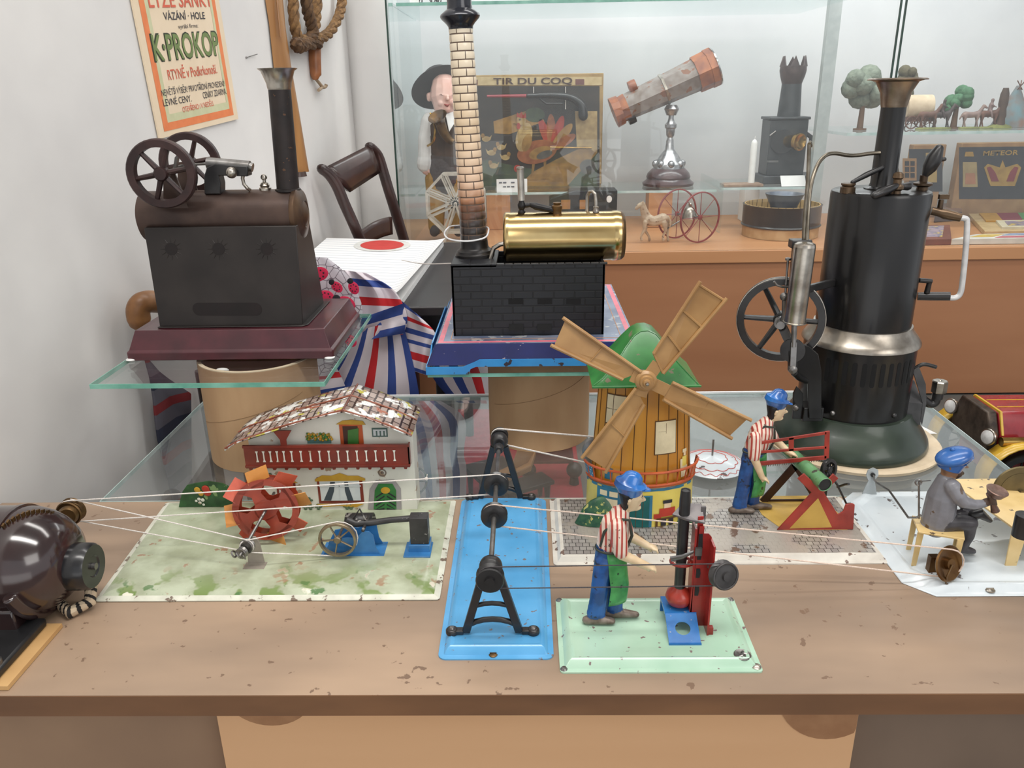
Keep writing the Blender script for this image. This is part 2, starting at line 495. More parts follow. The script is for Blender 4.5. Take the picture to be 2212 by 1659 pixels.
# rounded plaster return between the left wall and the cabinet
m = MB(); m.lathe([(.062, ZF), (.062, 2.0)], (-.352, 2.0, 0), n=40); struct('trim_1', m, WHITE)

# ---------------------------------------------------------------- cabinet behind
cab = thing('display_cabinet', 'long beech museum cabinet with glass front standing along the back wall', 'cabinet', (.55, YC, ZF))
m = MB(); m.box(-.30, 2.2, YC, YB-.001, ZC-.03, ZC); obj('counter', m, BEECH, cab, bevel=.002)
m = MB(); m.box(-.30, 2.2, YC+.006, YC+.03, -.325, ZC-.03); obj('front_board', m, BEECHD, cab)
m = MB(); m.box(-.26, 2.2, YC+.10, YC+.12, ZF, -.362); obj('plinth', m, SHADEW, cab)
m = MB(); m.box(-.288, .792, YC, YC+.006, ZC, .80); obj('glass_pane', m, GLASSF, cab)
m = MB(); m.box(.808, 2.2, YC+.008, YC+.014, ZC, .80); obj('glass_pane', m, GLASSF, cab)
m = MB(); m.box(-.294, -.288, YC, YB-.002, ZC, .80); obj('side_pane', m, GLASSS, cab)
for x, y, mt in ((-.2945, YC-.0015, GEDGED), (.792, YC-.0015, GEDGED), (.806, YC+.0065, GEDGED)):
    m = MB(); m.box(x, x+.0035, y, y+.004, ZC, .80); obj('pane_edge', m, mt, cab)
m = MB(); m.box(.735, .765, 2.12, 2.14, ZC, .80)
obj('partition', m, mat('grey_partition', srgb(176, 184, 182), srgb(165, 173, 172), rough=.3), cab)

def shelf(name, label, x0, x1, y0, y1, z, t=.006, edge=GEDGEL, g=GLASS):
    o = thing(name, label, 'shelf', ((x0+x1)/2, (y0+y1)/2, z-t))
    m = MB(); m.box(x0, x1, y0, y1, z-t, z); obj('pane', m, g, o)
    m = MB(); m.box(x0, x1, y0-.0012, y0, z-t, z); obj('front_edge', m, edge, o)
    return o
ZS = 0.147
shelf('glass_shelf', 'glass cabinet shelf carrying the rooster game and the telescope', -.284, .50, 2.14, 2.36, ZS)
shelf('glass_shelf', 'short glass cabinet shelf under the magic lantern and the candle', .512, .7335, 2.14, 2.36, ZS+.004)
m = MB(); m.box(.503, .508, 2.10, 2.36, ZC+.0005, ZS+.02)
tag(obj('glass_upright', m, GLASS, loc=(.505, 2.2, ZC)), 'small upright glass sheet between the two lower cabinet shelves', 'glass sheet')
shelf('glass_shelf', 'top glass cabinet shelf at the upper edge of the picture', -.284, .733, 1.95, 2.36, .586, .007, GEDGE)
shelf('glass_shelf', 'glass shelf on the right holding small painted figures', .775, 1.9, 2.02, 2.36, .290, .007, GEDGEL)
for x, lab in ((.365, 'beech block propping the glass shelf below the telescope'), (-.075, 'beech block propping the glass shelf below the rooster game')):
    m = MB(); m.box(x-.032, x+.032, 2.20, 2.26, ZC+.0005, ZS-.0065)
    tag(obj('shelf_block', m, BEECH, loc=(x, 2.23, ZC), bevel=.001), lab, 'block', 'beech shelf blocks')
for x, lab in ((.63, 'pale block propping the short shelf under the magic lantern'),):
    m = MB(); m.box(x-.02, x+.02, 2.27, 2.33, ZC+.0005, ZS-.0025)
    tag(obj('shelf_block', m, WHITEP, loc=(x, 2.3, ZC), bevel=.001), lab, 'block')

# ---------------------------------------------------------------- front table
tb = thing('display_board', 'long worn brown chipboard table top under the tin toys', 'board', (0, .6, -.018))
m = MB(); m.box(-.556, 1.1, .451, .737, -.018, 0); obj('top', m, BOARD, tb)
m = MB(); m.box(-.556, 1.1, .4504, .451, -.018, -.0004); obj('front_edge', m, BEDGE, tb)
sp = thing('table_support', 'pale beech cabinet front under the long toy board', 'cabinet', (0, .5, ZF))
xl, xr = pY(478, 1600, .475).x, pY(1845, 1600, .475).x
m = MB(); m.box(xl, xr, .475, .495, ZF, -.0182); obj('front_panel', m, mat('pale_beech', srgb(232, 186, 142), srgb(218, 170, 126), rough=.45, scale=8, stretch=(.12, 1, 1)), sp)
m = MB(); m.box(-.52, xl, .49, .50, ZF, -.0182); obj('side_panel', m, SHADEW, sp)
m = MB(); m.box(xr, 1.1, .49, .50, ZF, -.0182); obj('side_panel', m, mat('shaded_panel_dark', srgb(126, 106, 90), srgb(112, 94, 80), rough=.7, scale=6), sp)  # darker brown for the right recess, its shade in the colour
HSHADE = mat('half_disc_shade', srgb(170, 126, 90), srgb(156, 112, 78), rough=.8)  # flat half-discs on the panel, recess shade put into their colour
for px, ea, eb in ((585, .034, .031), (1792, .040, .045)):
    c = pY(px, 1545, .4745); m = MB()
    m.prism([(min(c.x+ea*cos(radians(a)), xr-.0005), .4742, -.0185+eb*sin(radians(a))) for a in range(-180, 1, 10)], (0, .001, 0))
    obj('half_disc_shade', m, HSHADE, sp)

# lower deck seen through the glass plate
m = MB(); m.prism([(-.549, .76, -.36), (1.7, .76, -.36), (1.7, 1.93, -.36), (-.398, 1.93, -.36)], (0, 0, .03)); m.box(-.28, 1.6, .80, .83, ZF, -.36)
tag(obj('lower_deck', m, DECKM, loc=(.6, 1.3, ZF)), 'dark grey platform below and behind the glass plate', 'platform')

def plate(label, x0, x1, y0, y1, z, t, g, edge, name='glass_plate'):
    o = thing(name, label, 'glass plate', ((x0+x1)/2, (y0+y1)/2, z-t))
    m = MB(); m.box(x0, x1, y0, y1, z-t, z); obj('pane', m, g, o)
    e = .0008
    m = MB(); m.box(x0-e, x1+e, y0-e, y0, z-t, z); m.box(x1, x1+e, y0, y1, z-t, z); m.box(x0-e, x0, y0, y1, z-t, z); m.box(x0-e, x1+e, y1, y1+e, z-t, z)
    obj('ground_edge', m, edge, o)
    return o
wp_ = plate('wide glass plate behind the toy board carrying the cardboard tubes', -.452, .53, .739, 1.036, 0.0, .005, GLASSP, GEDGEL)
m = MB(); m.box(-.20, .53, 1.037, 1.040, -.007, .002); obj('white_edge', m, mat('white_edge', srgb(246, 246, 246), srgb(236, 236, 238), rough=.3), wp_)
plate('glass plate on a cardboard tube under the dark brown steam engine', -.447, -.207, .757, 1.018, .125, .005, GLASS, GEDGE)
plate('glass plate on a cardboard tube under the brick boiler engine', -.108, .122, .815, 1.10, .112, .004, GLASS, GEDGE)
for nm, lab, x, y, R, z1 in (('cardboard_tube', 'tall cardboard tube holding up the dark brown steam engine', -.311, .868, .066, .120),
                             ('cardboard_tube', 'cardboard tube holding up the brick boiler engine', .0135, .911, .0615, .108)):
    t = thing(nm, lab, 'tube', (x, y, 0), 'cardboard tubes under the glass plates')
    m = MB(); m.lathe([(R, 0.0004), (R, z1-.001), (R-.001, z1), (R-.004, z1), (R-.004, 0.0004), (R, .0004)], (x, y, 0), n=56)
    obj('tube_wall', m, CARD, t)
    m = MB(); m.lathe([(R-.0045, z1-.0008), (R-.0002, z1-.0008), (R-.0002, z1+.0002), (R-.0045, z1+.0002), (R-.0045, z1-.0008)], (x, y, 0), n=56)
    obj('cut_rim', m, CARDIN, t)
    m = MB()
    a0 = -150
    m.tube([(x+(R+.0001)*cos(radians(a0+k*3)), y+(R+.0001)*sin(radians(a0+k*3)), .05+.035*k/40) for k in range(41)], .00025, 5)
    obj('spiral_seam', m, mat('seam', srgb(150, 118, 86), rough=.9), t)

gb = pz(480, 799, .119); m = MB(); m.sphere((gb.x, gb.y, .1185), .0075, (1, .5, .35), n=14)
tag(obj('glue_blob', m, WHITEP, loc=gb), 'white glue blob on the front rim of the left cardboard tube', 'glue')
# ---------------------------------------------------------------- lights
def area(name, loc, rot, sx, sy, power, col=(1, .97, .93)):
    l = bpy.data.lights.new(name, 'AREA'); l.shape = 'RECTANGLE'; l.size = sx; l.size_y = sy; l.energy = power; l.color = col
    o = bpy.data.objects.new(name, l); o.location = loc; o.rotation_euler = [radians(a) for a in rot]; COL.objects.link(o)
    return o
area('ceiling_lamp', (.15, .15, 1.7), (0, 0, 0), 1.5, .22, 21)
area('ceiling_lamp', (.3, 1.25, 1.75), (0, 0, 0), 2.2, .2, 15)
area('cabinet_lamp', (.5, 2.0, .98), (15, 0, 0), 1.9, .12, 10, (.97, 1, 1))
area('room_lamp', (1.7, -1.5, 1.6), (60, 0, 40), 1.6, 1.2, 22)
area('low_fill', (0, -1.0, -.12), (90, 0, 0), 1.4, .5, 1.8)  # added front fill for the panel and toy faces, not a fixture
w = bpy.data.worlds.new('world'); scene.world = w; w.use_nodes = True
bg = w.node_tree.nodes['Background']; bg.inputs[0].default_value = (.93, .96, 1, 1); bg.inputs[1].default_value = 0.8
scene.view_settings.view_transform = 'Standard'
scene.view_settings.exposure = 0.0
scene.cycles.max_bounces = 8; scene.cycles.transparent_max_bounces = 20
scene.cycles.glossy_bounces = 4; scene.cycles.diffuse_bounces = 3
scene.cycles.use_denoising = True
scene.cycles.sample_clamp_indirect = 4
# ================================================================== tin toys on the board
RED = mat('red_tin', srgb(166, 54, 40), srgb(128, 38, 30), rough=.35, scale=50, coat=.3)
REDB = mat('red_paint', srgb(164, 40, 34), srgb(130, 30, 26), rough=.32, scale=60, coat=.3)
BLUE = mat('blue_tin', srgb(98, 172, 222), srgb(80, 156, 208), rough=.28, scale=25, chip=(srgb(120, 112, 116), .045, 150), coat=.3)
MINT = mat('mint_tin', srgb(182, 214, 192), srgb(168, 204, 180), rough=.28, scale=25, chip=(srgb(128, 112, 110), .045, 170), coat=.3)
WTIN = mat('white_tin', srgb(218, 226, 230), srgb(204, 214, 220), rough=.28, scale=25, chip=(srgb(96, 88, 88), .04, 90), coat=.3)
BLACKM = mat('black_metal', srgb(38, 37, 38), srgb(26, 25, 26), rough=.38, scale=80, coat=.2)
CORD = mat('white_cord', srgb(228, 222, 216), srgb(206, 198, 190), rough=.9, scale=900)
CORDP = mat('cream_cord', srgb(224, 204, 188), srgb(204, 182, 168), rough=.9, scale=900)
CORDD = mat('dark_cord', srgb(74, 70, 72), srgb(58, 55, 58), rough=.8, scale=900)
SKIN = mat('painted_skin', srgb(232, 208, 172), srgb(218, 190, 152), rough=.4, scale=90, coat=.2)
HAIR = mat('black_hair', srgb(26, 24, 28), srgb(18, 17, 20), rough=.4)
CAPB = mat('blue_cap', srgb(40, 112, 190), srgb(24, 74, 140), rough=.25, scale=70, coat=.4)
TROU = mat('blue_overalls', srgb(34, 88, 158), srgb(24, 64, 120), rough=.35, scale=90, lo=.4, hi=.6, chip=(srgb(28, 40, 62), .06, 120), coat=.2)
APR = mat('green_apron', srgb(74, 158, 86), srgb(54, 130, 68), rough=.35, scale=120, chip=(srgb(30, 66, 38), .07, 160), coat=.2)
SHOE = mat('worn_shoe', srgb(140, 128, 118), srgb(96, 82, 72), rough=.4, metal=.4, scale=120)
SHIRT = stripe_mat('striped_shirt', [srgb(232, 212, 196), srgb(178, 72, 62)], .0036, 'X', rough=.35, weights=[3, 2], chip=(srgb(120, 90, 80), .05, 200))
DARKST = mat('dark_strap', srgb(52, 60, 52), srgb(40, 46, 40), rough=.5)
EYE = mat('eye_dark', srgb(30, 28, 34), rough=.3)
LIP = mat('lip_red', srgb(176, 84, 72), rough=.4)
TINEDGE = [(0, 0), (0, .0012), (.004, .0016), (.007, .0062), (.009, .0072), (.0115, .006)]

def tin_screw(parent, x, y, z, mt, r=.0034, name='screw'):
    m = MB(); m.lathe([(0, 0), (r, 0), (r, .0007), (r*.55, .0016), (0, .0018)], (x, y, z), n=16)
    m.box(x-r*.75, x+r*.75, y-.0003, y+.0003, z+.0012, z+.0021)
    return obj(name, m, mt, parent)

# ---------------------------------------------------------------- blue transmission stand
tr = thing('transmission_stand', 'black two-trestle pulley shaft on a long sky-blue tin base', 'pulley stand', (-.027, .61, 0))
m = MB(); tin_base(m, -.0695, .0175, .487, .735, .006, TINEDGE); obj('base', m, BLUE, tr)
tin_screw(tr, -.028, .4915, .0012, OLDBRASS)
SX = -.029; SZ0, SZ1 = .0655, .071
def shaft_z(y): return SZ0+(SZ1-SZ0)*(y-.511)/(.728-.511)
for y in (.511, .727):
    zt = shaft_z(y)
    m = MB()
    for sx in (-1, 1):
        m.bar((SX+sx*.0205, y, .008), (SX+sx*.006, y, zt-.006), .0062, .005, (0, 1, 0))
        m.bar((SX+sx*.0225, y, .0082), (SX+sx*.0325, y, .0082), .0058, .0035, (0, 0, 1))
        m.lathe([(0, .006), (.0048, .006), (.0048, .0092), (.0038, .0106), (0, .011)], (SX+sx*.0315, y, 0), n=18)
    m.tube([(SX-.0135, y, .031), (SX-.006, y, .033), (SX, y, .0335), (SX+.006, y, .033), (SX+.0135, y, .031)], .0019, 8)
    m.tube([(SX+.0215*cos(a*pi/10), y, .0075+.0115*sin(a*pi/10)) for a in range(11)], .0024, 8)
    m.lathe([(0, -.008), (.006, -.0075), (.0085, -.0035), (.009, 0), (.0085, .0035), (.006, .0075), (0, .008)], (SX, y, zt), (0, 1, 0), n=24)
    st = obj('trestle', m, BLACKM, tr, bevel=.0007)
    for sx in (-1, 1):
        m = MB(); m.lathe([(0, .0108), (.0022, .0108), (.0016, .0118), (0, .012)], (SX+sx*.0315, y, 0), n=12); obj('rivet', m, STEEL, st)
m = MB(); m.tube([(SX, .494, shaft_z(.494)), (SX, .745, shaft_z(.745))], .0021, 10); obj('shaft', m, STEEL, tr)
def grooved(mb, c, axis, R, w, hub=.35, mi=0):
    mb.lathe([(0, -w*.75), (R*hub, -w*.75), (R*hub, -w/2), (R*.92, -w/2), (R, -w*.4), (R*.8, 0), (R, w*.4), (R*.92, w/2), (R*hub, w/2), (R*hub, w*.75), (0, w*.75)], c, axis, 28, mi)
PY = [.4975, .585, .638, .7385]
for y, R, w in zip(PY, (.0105, .0112, .0112, .0088), (.009, .0068, .0068, .007)):
    m = MB(); grooved(m, (SX, y, shaft_z(y)), (0, 1, 0), R, w); obj('pulley', m, BLACKM, tr)
m = MB(); m.lathe([(0, 0), (.0046, 0), (.0046, .007), (.0036, .009), (0, .009)], (SX, .7135, shaft_z(.714)), (0, -1, 0), n=18); obj('collar', m, BLACKM, tr)

# ---------------------------------------------------------------- drive cords
def cord(label, c1, r1, c2, r2, mt, r=.0006, knot=None, cross=False):
    """closed loop round two wheels lying in (nearly) one plane; c1 left, c2 right; wheels seen in x-z"""
    c1, c2 = Vector(c1), Vector(c2); d = (c2-c1).normalized()
    up = Vector((0, 0, 1)); up = (up-d*up.dot(d)).normalized()
    pts = []
    s = -1 if cross else 1
    for k in range(9):
        a = pi/2+pi*k/8; pts.append(c1 + d*(r1*cos(a)) + up*(r1*sin(a)))
    for k in range(9):
        a = -pi/2+pi*k/8; pts.append(c2 + d*(r2*cos(a)) + up*(s*r2*sin(a)))
    m = MB(); m.tube(pts, r, 6, closed=True)
    if knot is not None:
        a, b = pts[17], pts[0]; q = a.lerp(b, knot)
        m.sphere(q, r*2.6, n=8); m.tube([q, q+Vector((.001, 0, .0045))], r*.7, 5); m.tube([q, q+Vector((.003, -.001, .001))], r*.7, 5)
    o = obj('drive_cord', m, mt, loc=((c1+c2)/2))
    return tag(o, label, 'cord', 'drive cords between the toys')
MPUL = Vector((-.4155, .632, .0478))
PA = Vector((SX, PY[2], shaft_z(PY[2]))); PB = Vector((SX, PY[1], shaft_z(PY[1])))

# ---------------------------------------------------------------- electric motor
BAK = mat('brown_bakelite', srgb(54, 35, 34), srgb(38, 26, 27), rough=.16, scale=30, coat=.7, spec=.6)
mo = thing('electric_motor', 'dark brown glossy electric motor with brass pulley at the left end of the board', 'motor', (-.41, .54, 0))
m = MB(); m.box(-.540, -.376, .456, .528, .0004, .004)
obj('wooden_pad', m, mat('pad_wood', srgb(206, 166, 112), srgb(190, 148, 96), rough=.6, scale=20), mo)
# the pad lies along the board, its right edge running back at a slant
MC = Vector((-.412, .553, .0470))
m = MB(); R = .0445
m.lathe([(0, -.10), (R, -.10), (R, -.004), (R*1.0, 0), (R*.985, .008), (R*.93, .018), (R*.82, .028), (R*.66, .036), (R*.46, .041), (0, .042)], MC, (1, 0, 0), n=56)
obj('housing', m, BAK, mo)
m = MB(); m.lathe([(R*.99, -.003), (R*1.03, -.002), (R*1.03, .001), (R*.99, .002)], MC, (1, 0, 0), n=56); obj('housing_seam', m, BAK, mo)
m = MB(); c = MC+Vector((.036, 0, -.006))
m.lathe([(0, 0), (.0185, 0), (.0195, .004), (.019, .018), (.0175, .0205), (.009, .0205), (.008, .0195), (0, .0195)], c, (1, 0, 0), n=32)
bc = obj('bearing_cap', m, mat('black_cap', srgb(30, 30, 33), srgb(22, 22, 25), rough=.3, coat=.3), mo)
m = MB(); m.cyl(c+Vector((.019, 0, 0)), c+Vector((.0225, 0, 0)), .0028, n=14); obj('shaft_end', m, STEEL, bc)
m = MB(); m.torus(MC+Vector((.012, 0, .003)), (1, .0, .12), .0420, .0055, n=44, m=10, rb=.008, a0=100, a1=260)
m.box(-.51, -.40, .51, .60, .004, .028)
obj('cradle', m, BAK, mo, bevel=.003)
m = MB()
m.box(-.530, -.386, .459, .526, .0042, .0115); 
ft = obj('mounting_foot', m, BLACK, mo, bevel=.002)
m = MB(); m.lathe([(0, .0113), (.0065, .0113), (.006, .0142), (.0035, .0162), (0, .0168)], (-.394, .471, 0), n=20); obj('foot_screw', m, STEEL, ft)
m = MB()   # ribbed vent on the shoulder
for k in range(11):
    a = radians(66+k*4.6); xx = .004+.002*k
    rr = R*(1.0-.0016*k*k)
    p = MC+Vector((xx, -rr*cos(a)*.9, rr*sin(a))); m.obox(p, (.0016, .006, .0032), Matrix.Rotation(-a, 3, 'X'))
obj('vent_ribs', m, OLDBRASS, mo)
m = MB(); m.lathe([(0, 0), (.0165, 0), (.0165, .008), (.012, .0125), (0, .0125)], MC+Vector((-.048, -.044, -.010)), (.25, -1, 0), n=28); obj('brush_cap', m, OLDBRASS, mo)
m = MB(); m.lathe([(0, 0), (.0032, 0), (.0028, .0012), (0, .0012)], MC+Vector((-.016, -.0455, .016)), (0, -1, .35), n=12); obj('housing_screw', m, BLACK, mo)
m = MB(); m.cyl(MPUL+Vector((0, .012, 0)), MPUL+Vector((0, -.05, 0)), .0028, n=12)
m.bar(MPUL+Vector((0, -.03, .0)), MPUL+Vector((-.004, -.045, -.02)), .012, .01); obj('pulley_shaft', m, OLDBRASS, mo)
m = MB(); grooved(m, MPUL, (0, 1, 0), .0118, .010, .5)
m.lathe([(0, .005), (.0082, .005), (.0088, .009), (.007, .0125), (0, .013)], MPUL, (.25, -1, .1), n=22); obj('pulley', m, OLDBRASS, mo)
m = MB()   # wound cord and braided cable at the back
cable = [MC+Vector((.030, .020, -.014)), MC+Vector((.044, .012, -.028)), Vector((-.365, .552, .0075)), Vector((-.376, .54, .0055)), Vector((-.40, .56, .0055)), Vector((-.44, .62, .0055))]
m.tube(cable, .0052, 10)
obj('braided_cable', m, brick_mat('cable_braid', srgb(214, 196, 168), srgb(190, 168, 140), srgb(30, 28, 28), .25, .006, .0014, 'XY', src='UV', rough=.8), mo)

# ---------------------------------------------------------------- press toy
pr = thing('press_toy', 'tin workman in a blue cap tending a red drop press on a mint green base', 'tin toy', (.094, .515, 0))
m = MB(); tin_base(m, .0215, .169, .472, .562, .003, [(0, 0), (0, .0013), (.0035, .0017), (.007, .0062), (.009, .0072), (.0115, .006)])
pb = obj('base', m, MINT, pr)
for x, y in ((.0245, .559), (.166, .559), (.0245, .4755)):
    m = MB(); m.lathe([(0, 0), (.003, 0), (.0018, .0016), (0, .0018)], (x, y, .0012), n=12); obj('corner_rivet', m, STEEL, pb)
tin_screw(pr, .165, .477, .0014, NICKEL, .0036)
m = MB(); c = (.1565, .4845, .0058)
m.lathe([(.0052, 0), (.0062, 0), (.0064, .0006), (.0058, .0011), (.005, .0008)], c, n=24)
for a in range(5):
    m.tube([(c[0]+.004*cos(a*1.26), c[1]+.004*sin(a*1.26), c[2]+.0005), (c[0]+.0015*cos(a*1.26+.7), c[1]+.0015*sin(a*1.26+.7), c[2]+.0009)], .0008, 6)
obj('embossed_mark', m, STEEL, pb)
# press parts
m = MB()
m.bar((.1275, .522, .006), (.1275, .522, .101), .0042, .0012, (0, 1, 0))
m.prism([(.1235, .519, .006), (.1365, .519, .006), (.1360, .519, .085), (.1335, .519, .088), (.1300, .519, .088), (.1300, .519, .094), (.1265, .519, .094)], (0, .0012, 0))
m.box(.1235, .1250, .519, .531, .006, .092); m.box(.1350, .1364, .507, .520, .006, .084)
m.box(.1245, .1275, .511, .531, .0058, .0068); m.box(.1352, .140, .508, .512, .0058, .012)
po = obj('press_frame', m, REDB, pr)
m = MB()
for z0, z1 in ((.066, .088), (.05, .058), (.034, .043)):
    m.prism([(.1262, .5185, z0), (.1290, .5185, z0), (.1296, .5185, (z0+z1)/2), (.1290, .5185, z1), (.1262, .5185, z1)], (0, .0004, 0))
obj('slot', m, BLACK, po)
m = MB(); m.tube([(.1165, .5285, .026), (.1165, .5285, .112), (.1165, .5285, .1195)], [.0042, .0042, .0036], 20); m.torus((.1165, .5285, .1195), (0, 0, 1), .003, .0007, n=18, m=6)
obj('drop_rod', m, BLACKM, pr)
m = MB(); m.lathe([(0, -.0085), (.004, -.0082), (.0085, -.005), (.0105, .0), (.0095, .004), (.0055, .0075), (.0042, .009), (0, .009)], (.1165, .5285, .0265), n=30); obj('hammer_head', m, RED, pr)
m = MB(); m.torus((.1165, .5285, .058), (0, .12, 1), .0080, .0014, n=28, m=8, rb=.0011); m.bar((.1215, .5285, .058), (.1275, .526, .058), .004, .002); obj('guide_ring', m, REDB, pr)
m = MB(); m.prism([(.1075, .5285, .0985), (.1165, .520, .0985), (.1300, .519, .0965), (.1300, .533, .1045), (.1165, .537, .1035)], (0, 0, .0009)); m.box(.1288, .1322, .527, .529, .092, .106); obj('top_guide', m, mat('grey_plate', srgb(120, 116, 116), srgb(98, 94, 96), rough=.35, metal=.6), pr)
m = MB()   # bent blue anvil bridge with a round hole in its front flap
pts = [(.541, .006), (.541, .0175), (.520, .0180), (.499, .0085), (.4965, .0058)]
hole = [(.5 + .0045*cos(2*pi*k/24)) for k in range(24)]
m.box(.1045, .1285, .5185, .5395, .0172, .0184); m.box(.1045, .1285, .538, .5395, .006, .0172)
# sloping flap with the hole: ring of quads between hole and outline
x0, x1 = .1045, .1285; A = Vector((0, .5185, .0178)); B = Vector((0, .4965, .0066))
def fl(u, t): q = A.lerp(B, t); return (x0+(x1-x0)*u, q.y, q.z)
out, inn = [], []
for k in range(32):
    a = 2*pi*k/32; cu, ct = cos(a), sin(a); s_ = max(abs(cu), abs(ct))
    out.append(fl(.5+.5*cu/s_, .52+.48*ct/s_ if ct > 0 else .52+.52*ct/s_)); inn.append(fl(.5+.24*cu, .50+.22*ct))
v = out+inn; m.add(v, [(k, (k+1) % 32, 32+(k+1) % 32, 32+k) for k in range(32)])
m.box(.1045, .1285, .4958, .4968, .0055, .0072)
obj('anvil_bridge', m, mat('blue_bridge', srgb(46, 126, 198), srgb(36, 106, 176), rough=.25, scale=60, chip=(srgb(150, 158, 170), .05, 140), coat=.4), pr, solid=.0008, smooth=0)
PP = Vector((.1425, .503, .0630))
m = MB(); grooved(m, PP, (.35, -1, .25), .0108, .0075, .3); m.torus(PP+Vector((.001, -.0035, .001)), (.35, -1, .25), .0098, .0009, n=28, m=6)
obj('pulley', m, mat('grey_pulley', srgb(92, 90, 90), srgb(70, 68, 68), rough=.35, metal=.5), pr)
m = MB(); m.cyl(PP+Vector((.0008, -.004, .001)), PP+Vector((-.008, .02, -.004)), .0018, n=10); obj('pulley_axle', m, STEEL, pr)
m = MB(); m.tube([(.1275, .521, .0735), (.122, .519, .072), (.115, .518, .0690), (.106, .518, .067)], [.001, .0014, .0022, .0026], 8, rb=[.0006]*4); m.box(.124, .129, .5165, .5185, .0705, .077)
obj('lever', m, STEEL, pr)

def workman(parent, X, Y, Z, s, lean, arms, base_y_rot=0.0):
    """Painted tin workman in profile facing +x, base at (X, Y, Z), scale s (1 = 0.118 tall)."""
    def P(x, y, z): return Vector((X+s*(x+lean*max(0, z-.05)), Y+s*y, Z+s*z))
    def L(pts, r, rb=None): return limb([P(*p) for p in pts], [k*s for k in r], [k*s for k in rb] if rb else None, ref=(0, 1, 0))
    prims = []
    # legs (ref axis = y so first radius is sideways)
    prims.append((L([(.004, -.004, .008), (.006, -.004, .024), (.0075, -.004, .042), (.0105, -.0035, .056)], [.0045, .0048, .0052, .006], [.0075, .007, .0072, .0095]), 0))
    prims.append((L([(.019, .004, .008), (.0195, .004, .026), (.018, .004, .042), (.0145, .0035, .056)], [.0045, .0048, .0052, .006], [.0070, .0066, .007, .0092]), 0))
    prims.append((L([(.012, 0, .054), (.0125, 0, .062), (.0125, 0, .068)], [.0085, .0085, .0085], [.0105, .0110, .0108]), 0))
    # shoes
    prims.append((L([(-.003, -.004, .003), (.006, -.0045, .004), (.016, -.0055, .003)], [.0038, .0042, .0034], [.0034, .0044, .0026]), 1))
    prims.append((L([(.014, .004, .003), (.022, .0035, .004), (.036, .003, .0028)], [.0038, .0042, .0032], [.0034, .0042, .0024]), 1))
    # torso
    prims.append((L([(.0125, 0, .068), (.0135, 0, .078), (.0145, 0, .088), (.0165, 0, .0955)], [.0090, .0098, .0100, .0065], [.0110, .0118, .0112, .0070]), 2))
    # neck, head with nose and chin
    prims.append((L([(.018, 0, .0955), (.0205, 0, .1025)], [.0040, .0040]), 3))
    prims.append((L([(.0225, 0, .1030), (.0237, 0, .1095), (.0225, 0, .1140)], [.0056, .0068, .0062], [.0066, .0080, .0074]), 3))
    prims.append((L([(.0300, 0, .1098), (.0328, 0, .1068), (.0312, 0, .1058)], [.0012, .0017, .0012]), 3))     # nose
    prims.append((L([(.0272, 0, .0998), (.0292, 0, .1002)], [.0024, .0021]), 3))                               # chin
    for sy in (-1, 1): prims.append((L([(.0205, sy*.0066, .1065), (.0205, sy*.0072, .1095)], [.0010, .0012]), 3))  # ears
    prims.append((L([(.0185, 0, .1050), (.0180, 0, .1120), (.0212, 0, .1168)], [.0064, .0078, .0076], [.0034, .0064, .0092]), 4))   # hair
    prims.append((L([(.0297, -.0032, .1106), (.0302, -.0026, .1106)], [.0009, .0009]), 5)); prims.append((L([(.0297, .0032, .1106), (.0302, .0026, .1106)], [.0009, .0009]), 5))
    prims.append((L([(.0298, -.0014, .1033), (.0300, .0014, .1033)], [.0009, .0009]), 6))
    for sh, el, wr, hand in arms:
        prims.append((L([sh, tuple((a+b)/2 for a, b in zip(sh, el)), tuple(a+(b-a)*.9 for a, b in zip(sh, el))], [.0062, .0064, .0056], [.0062, .0066, .0058]), 2))
        prims.append((L([el, wr], [.0042, .0030]), 3))
        w, h = Vector(wr), Vector(hand); d = (h-w).normalized(); sd = Vector((0, 1, 0)); up = d.cross(sd)
        prims.append((L([tuple(w), tuple(w+d*.0035)], [.0032, .0034], [.0022, .0022]), 3))
        for k in range(4):   # four curled fingers
            b = w+d*.004+sd*(.0032*(k-1.5)/1.5)
            prims.append((L([tuple(b), tuple(b+d*(.0036-.0003*abs(k-1.2))), tuple(b+d*.0044-up*.0018)], [.0011, .001, .0009]), 3))
        b = w+d*.001-up*.002
        prims.append((L([tuple(b), tuple(b+d*.003-up*.0016)], [.0012, .0010]), 3))
    fig = figure('figure', prims, [TROU, SHOE, SHIRT, SKIN, HAIR, EYE, LIP], parent, voxel=.00075*s, smooth_it=2)
    fig['label'] = 'workman in a red and white striped shirt and blue trousers'
    m = MB(); ref = (0, 1, 0)   # cap: flat blue beret with dark band
    m.tube([P(.0208, 0, .1172), P(.0206, 0, .1190), P(.0208, 0, .1212), P(.0214, 0, .1232)], [s*k for k in (.0090, .0102, .0098, .0070)], 22, ref=ref, rb=[s*k for k in (.0104, .0122, .0116, .0082)], dome=True)
    m.tube([P(.0270, 0, .1168), P(.0325, 0, .1156)], [.0058*s, .0040*s], 14, ref=ref, rb=[.0012*s, .0008*s], dome=True)
    obj('cap', m, CAPB, fig)
    m = MB()     # apron hanging over the front leg, with patches
    rows = []
    for z, xf, w in ((.066, .0235, .0092), (.058, .0255, .0098), (.046, .0275, .0100), (.034, .0290, .0098), (.022, .0280, .0095), (.019, .0275, .0092)):
        rows.append([P(xf-.0125*(abs(t)**2.2)-(.0 if abs(t) < .99 else .002), w*t*.95, z) for t in [k/6 for k in range(-6, 7)]])
    m.grid(rows); obj('apron', m, APR, fig, solid=.0010*s)
    m = MB()     # braces crossing the shirt, apron string
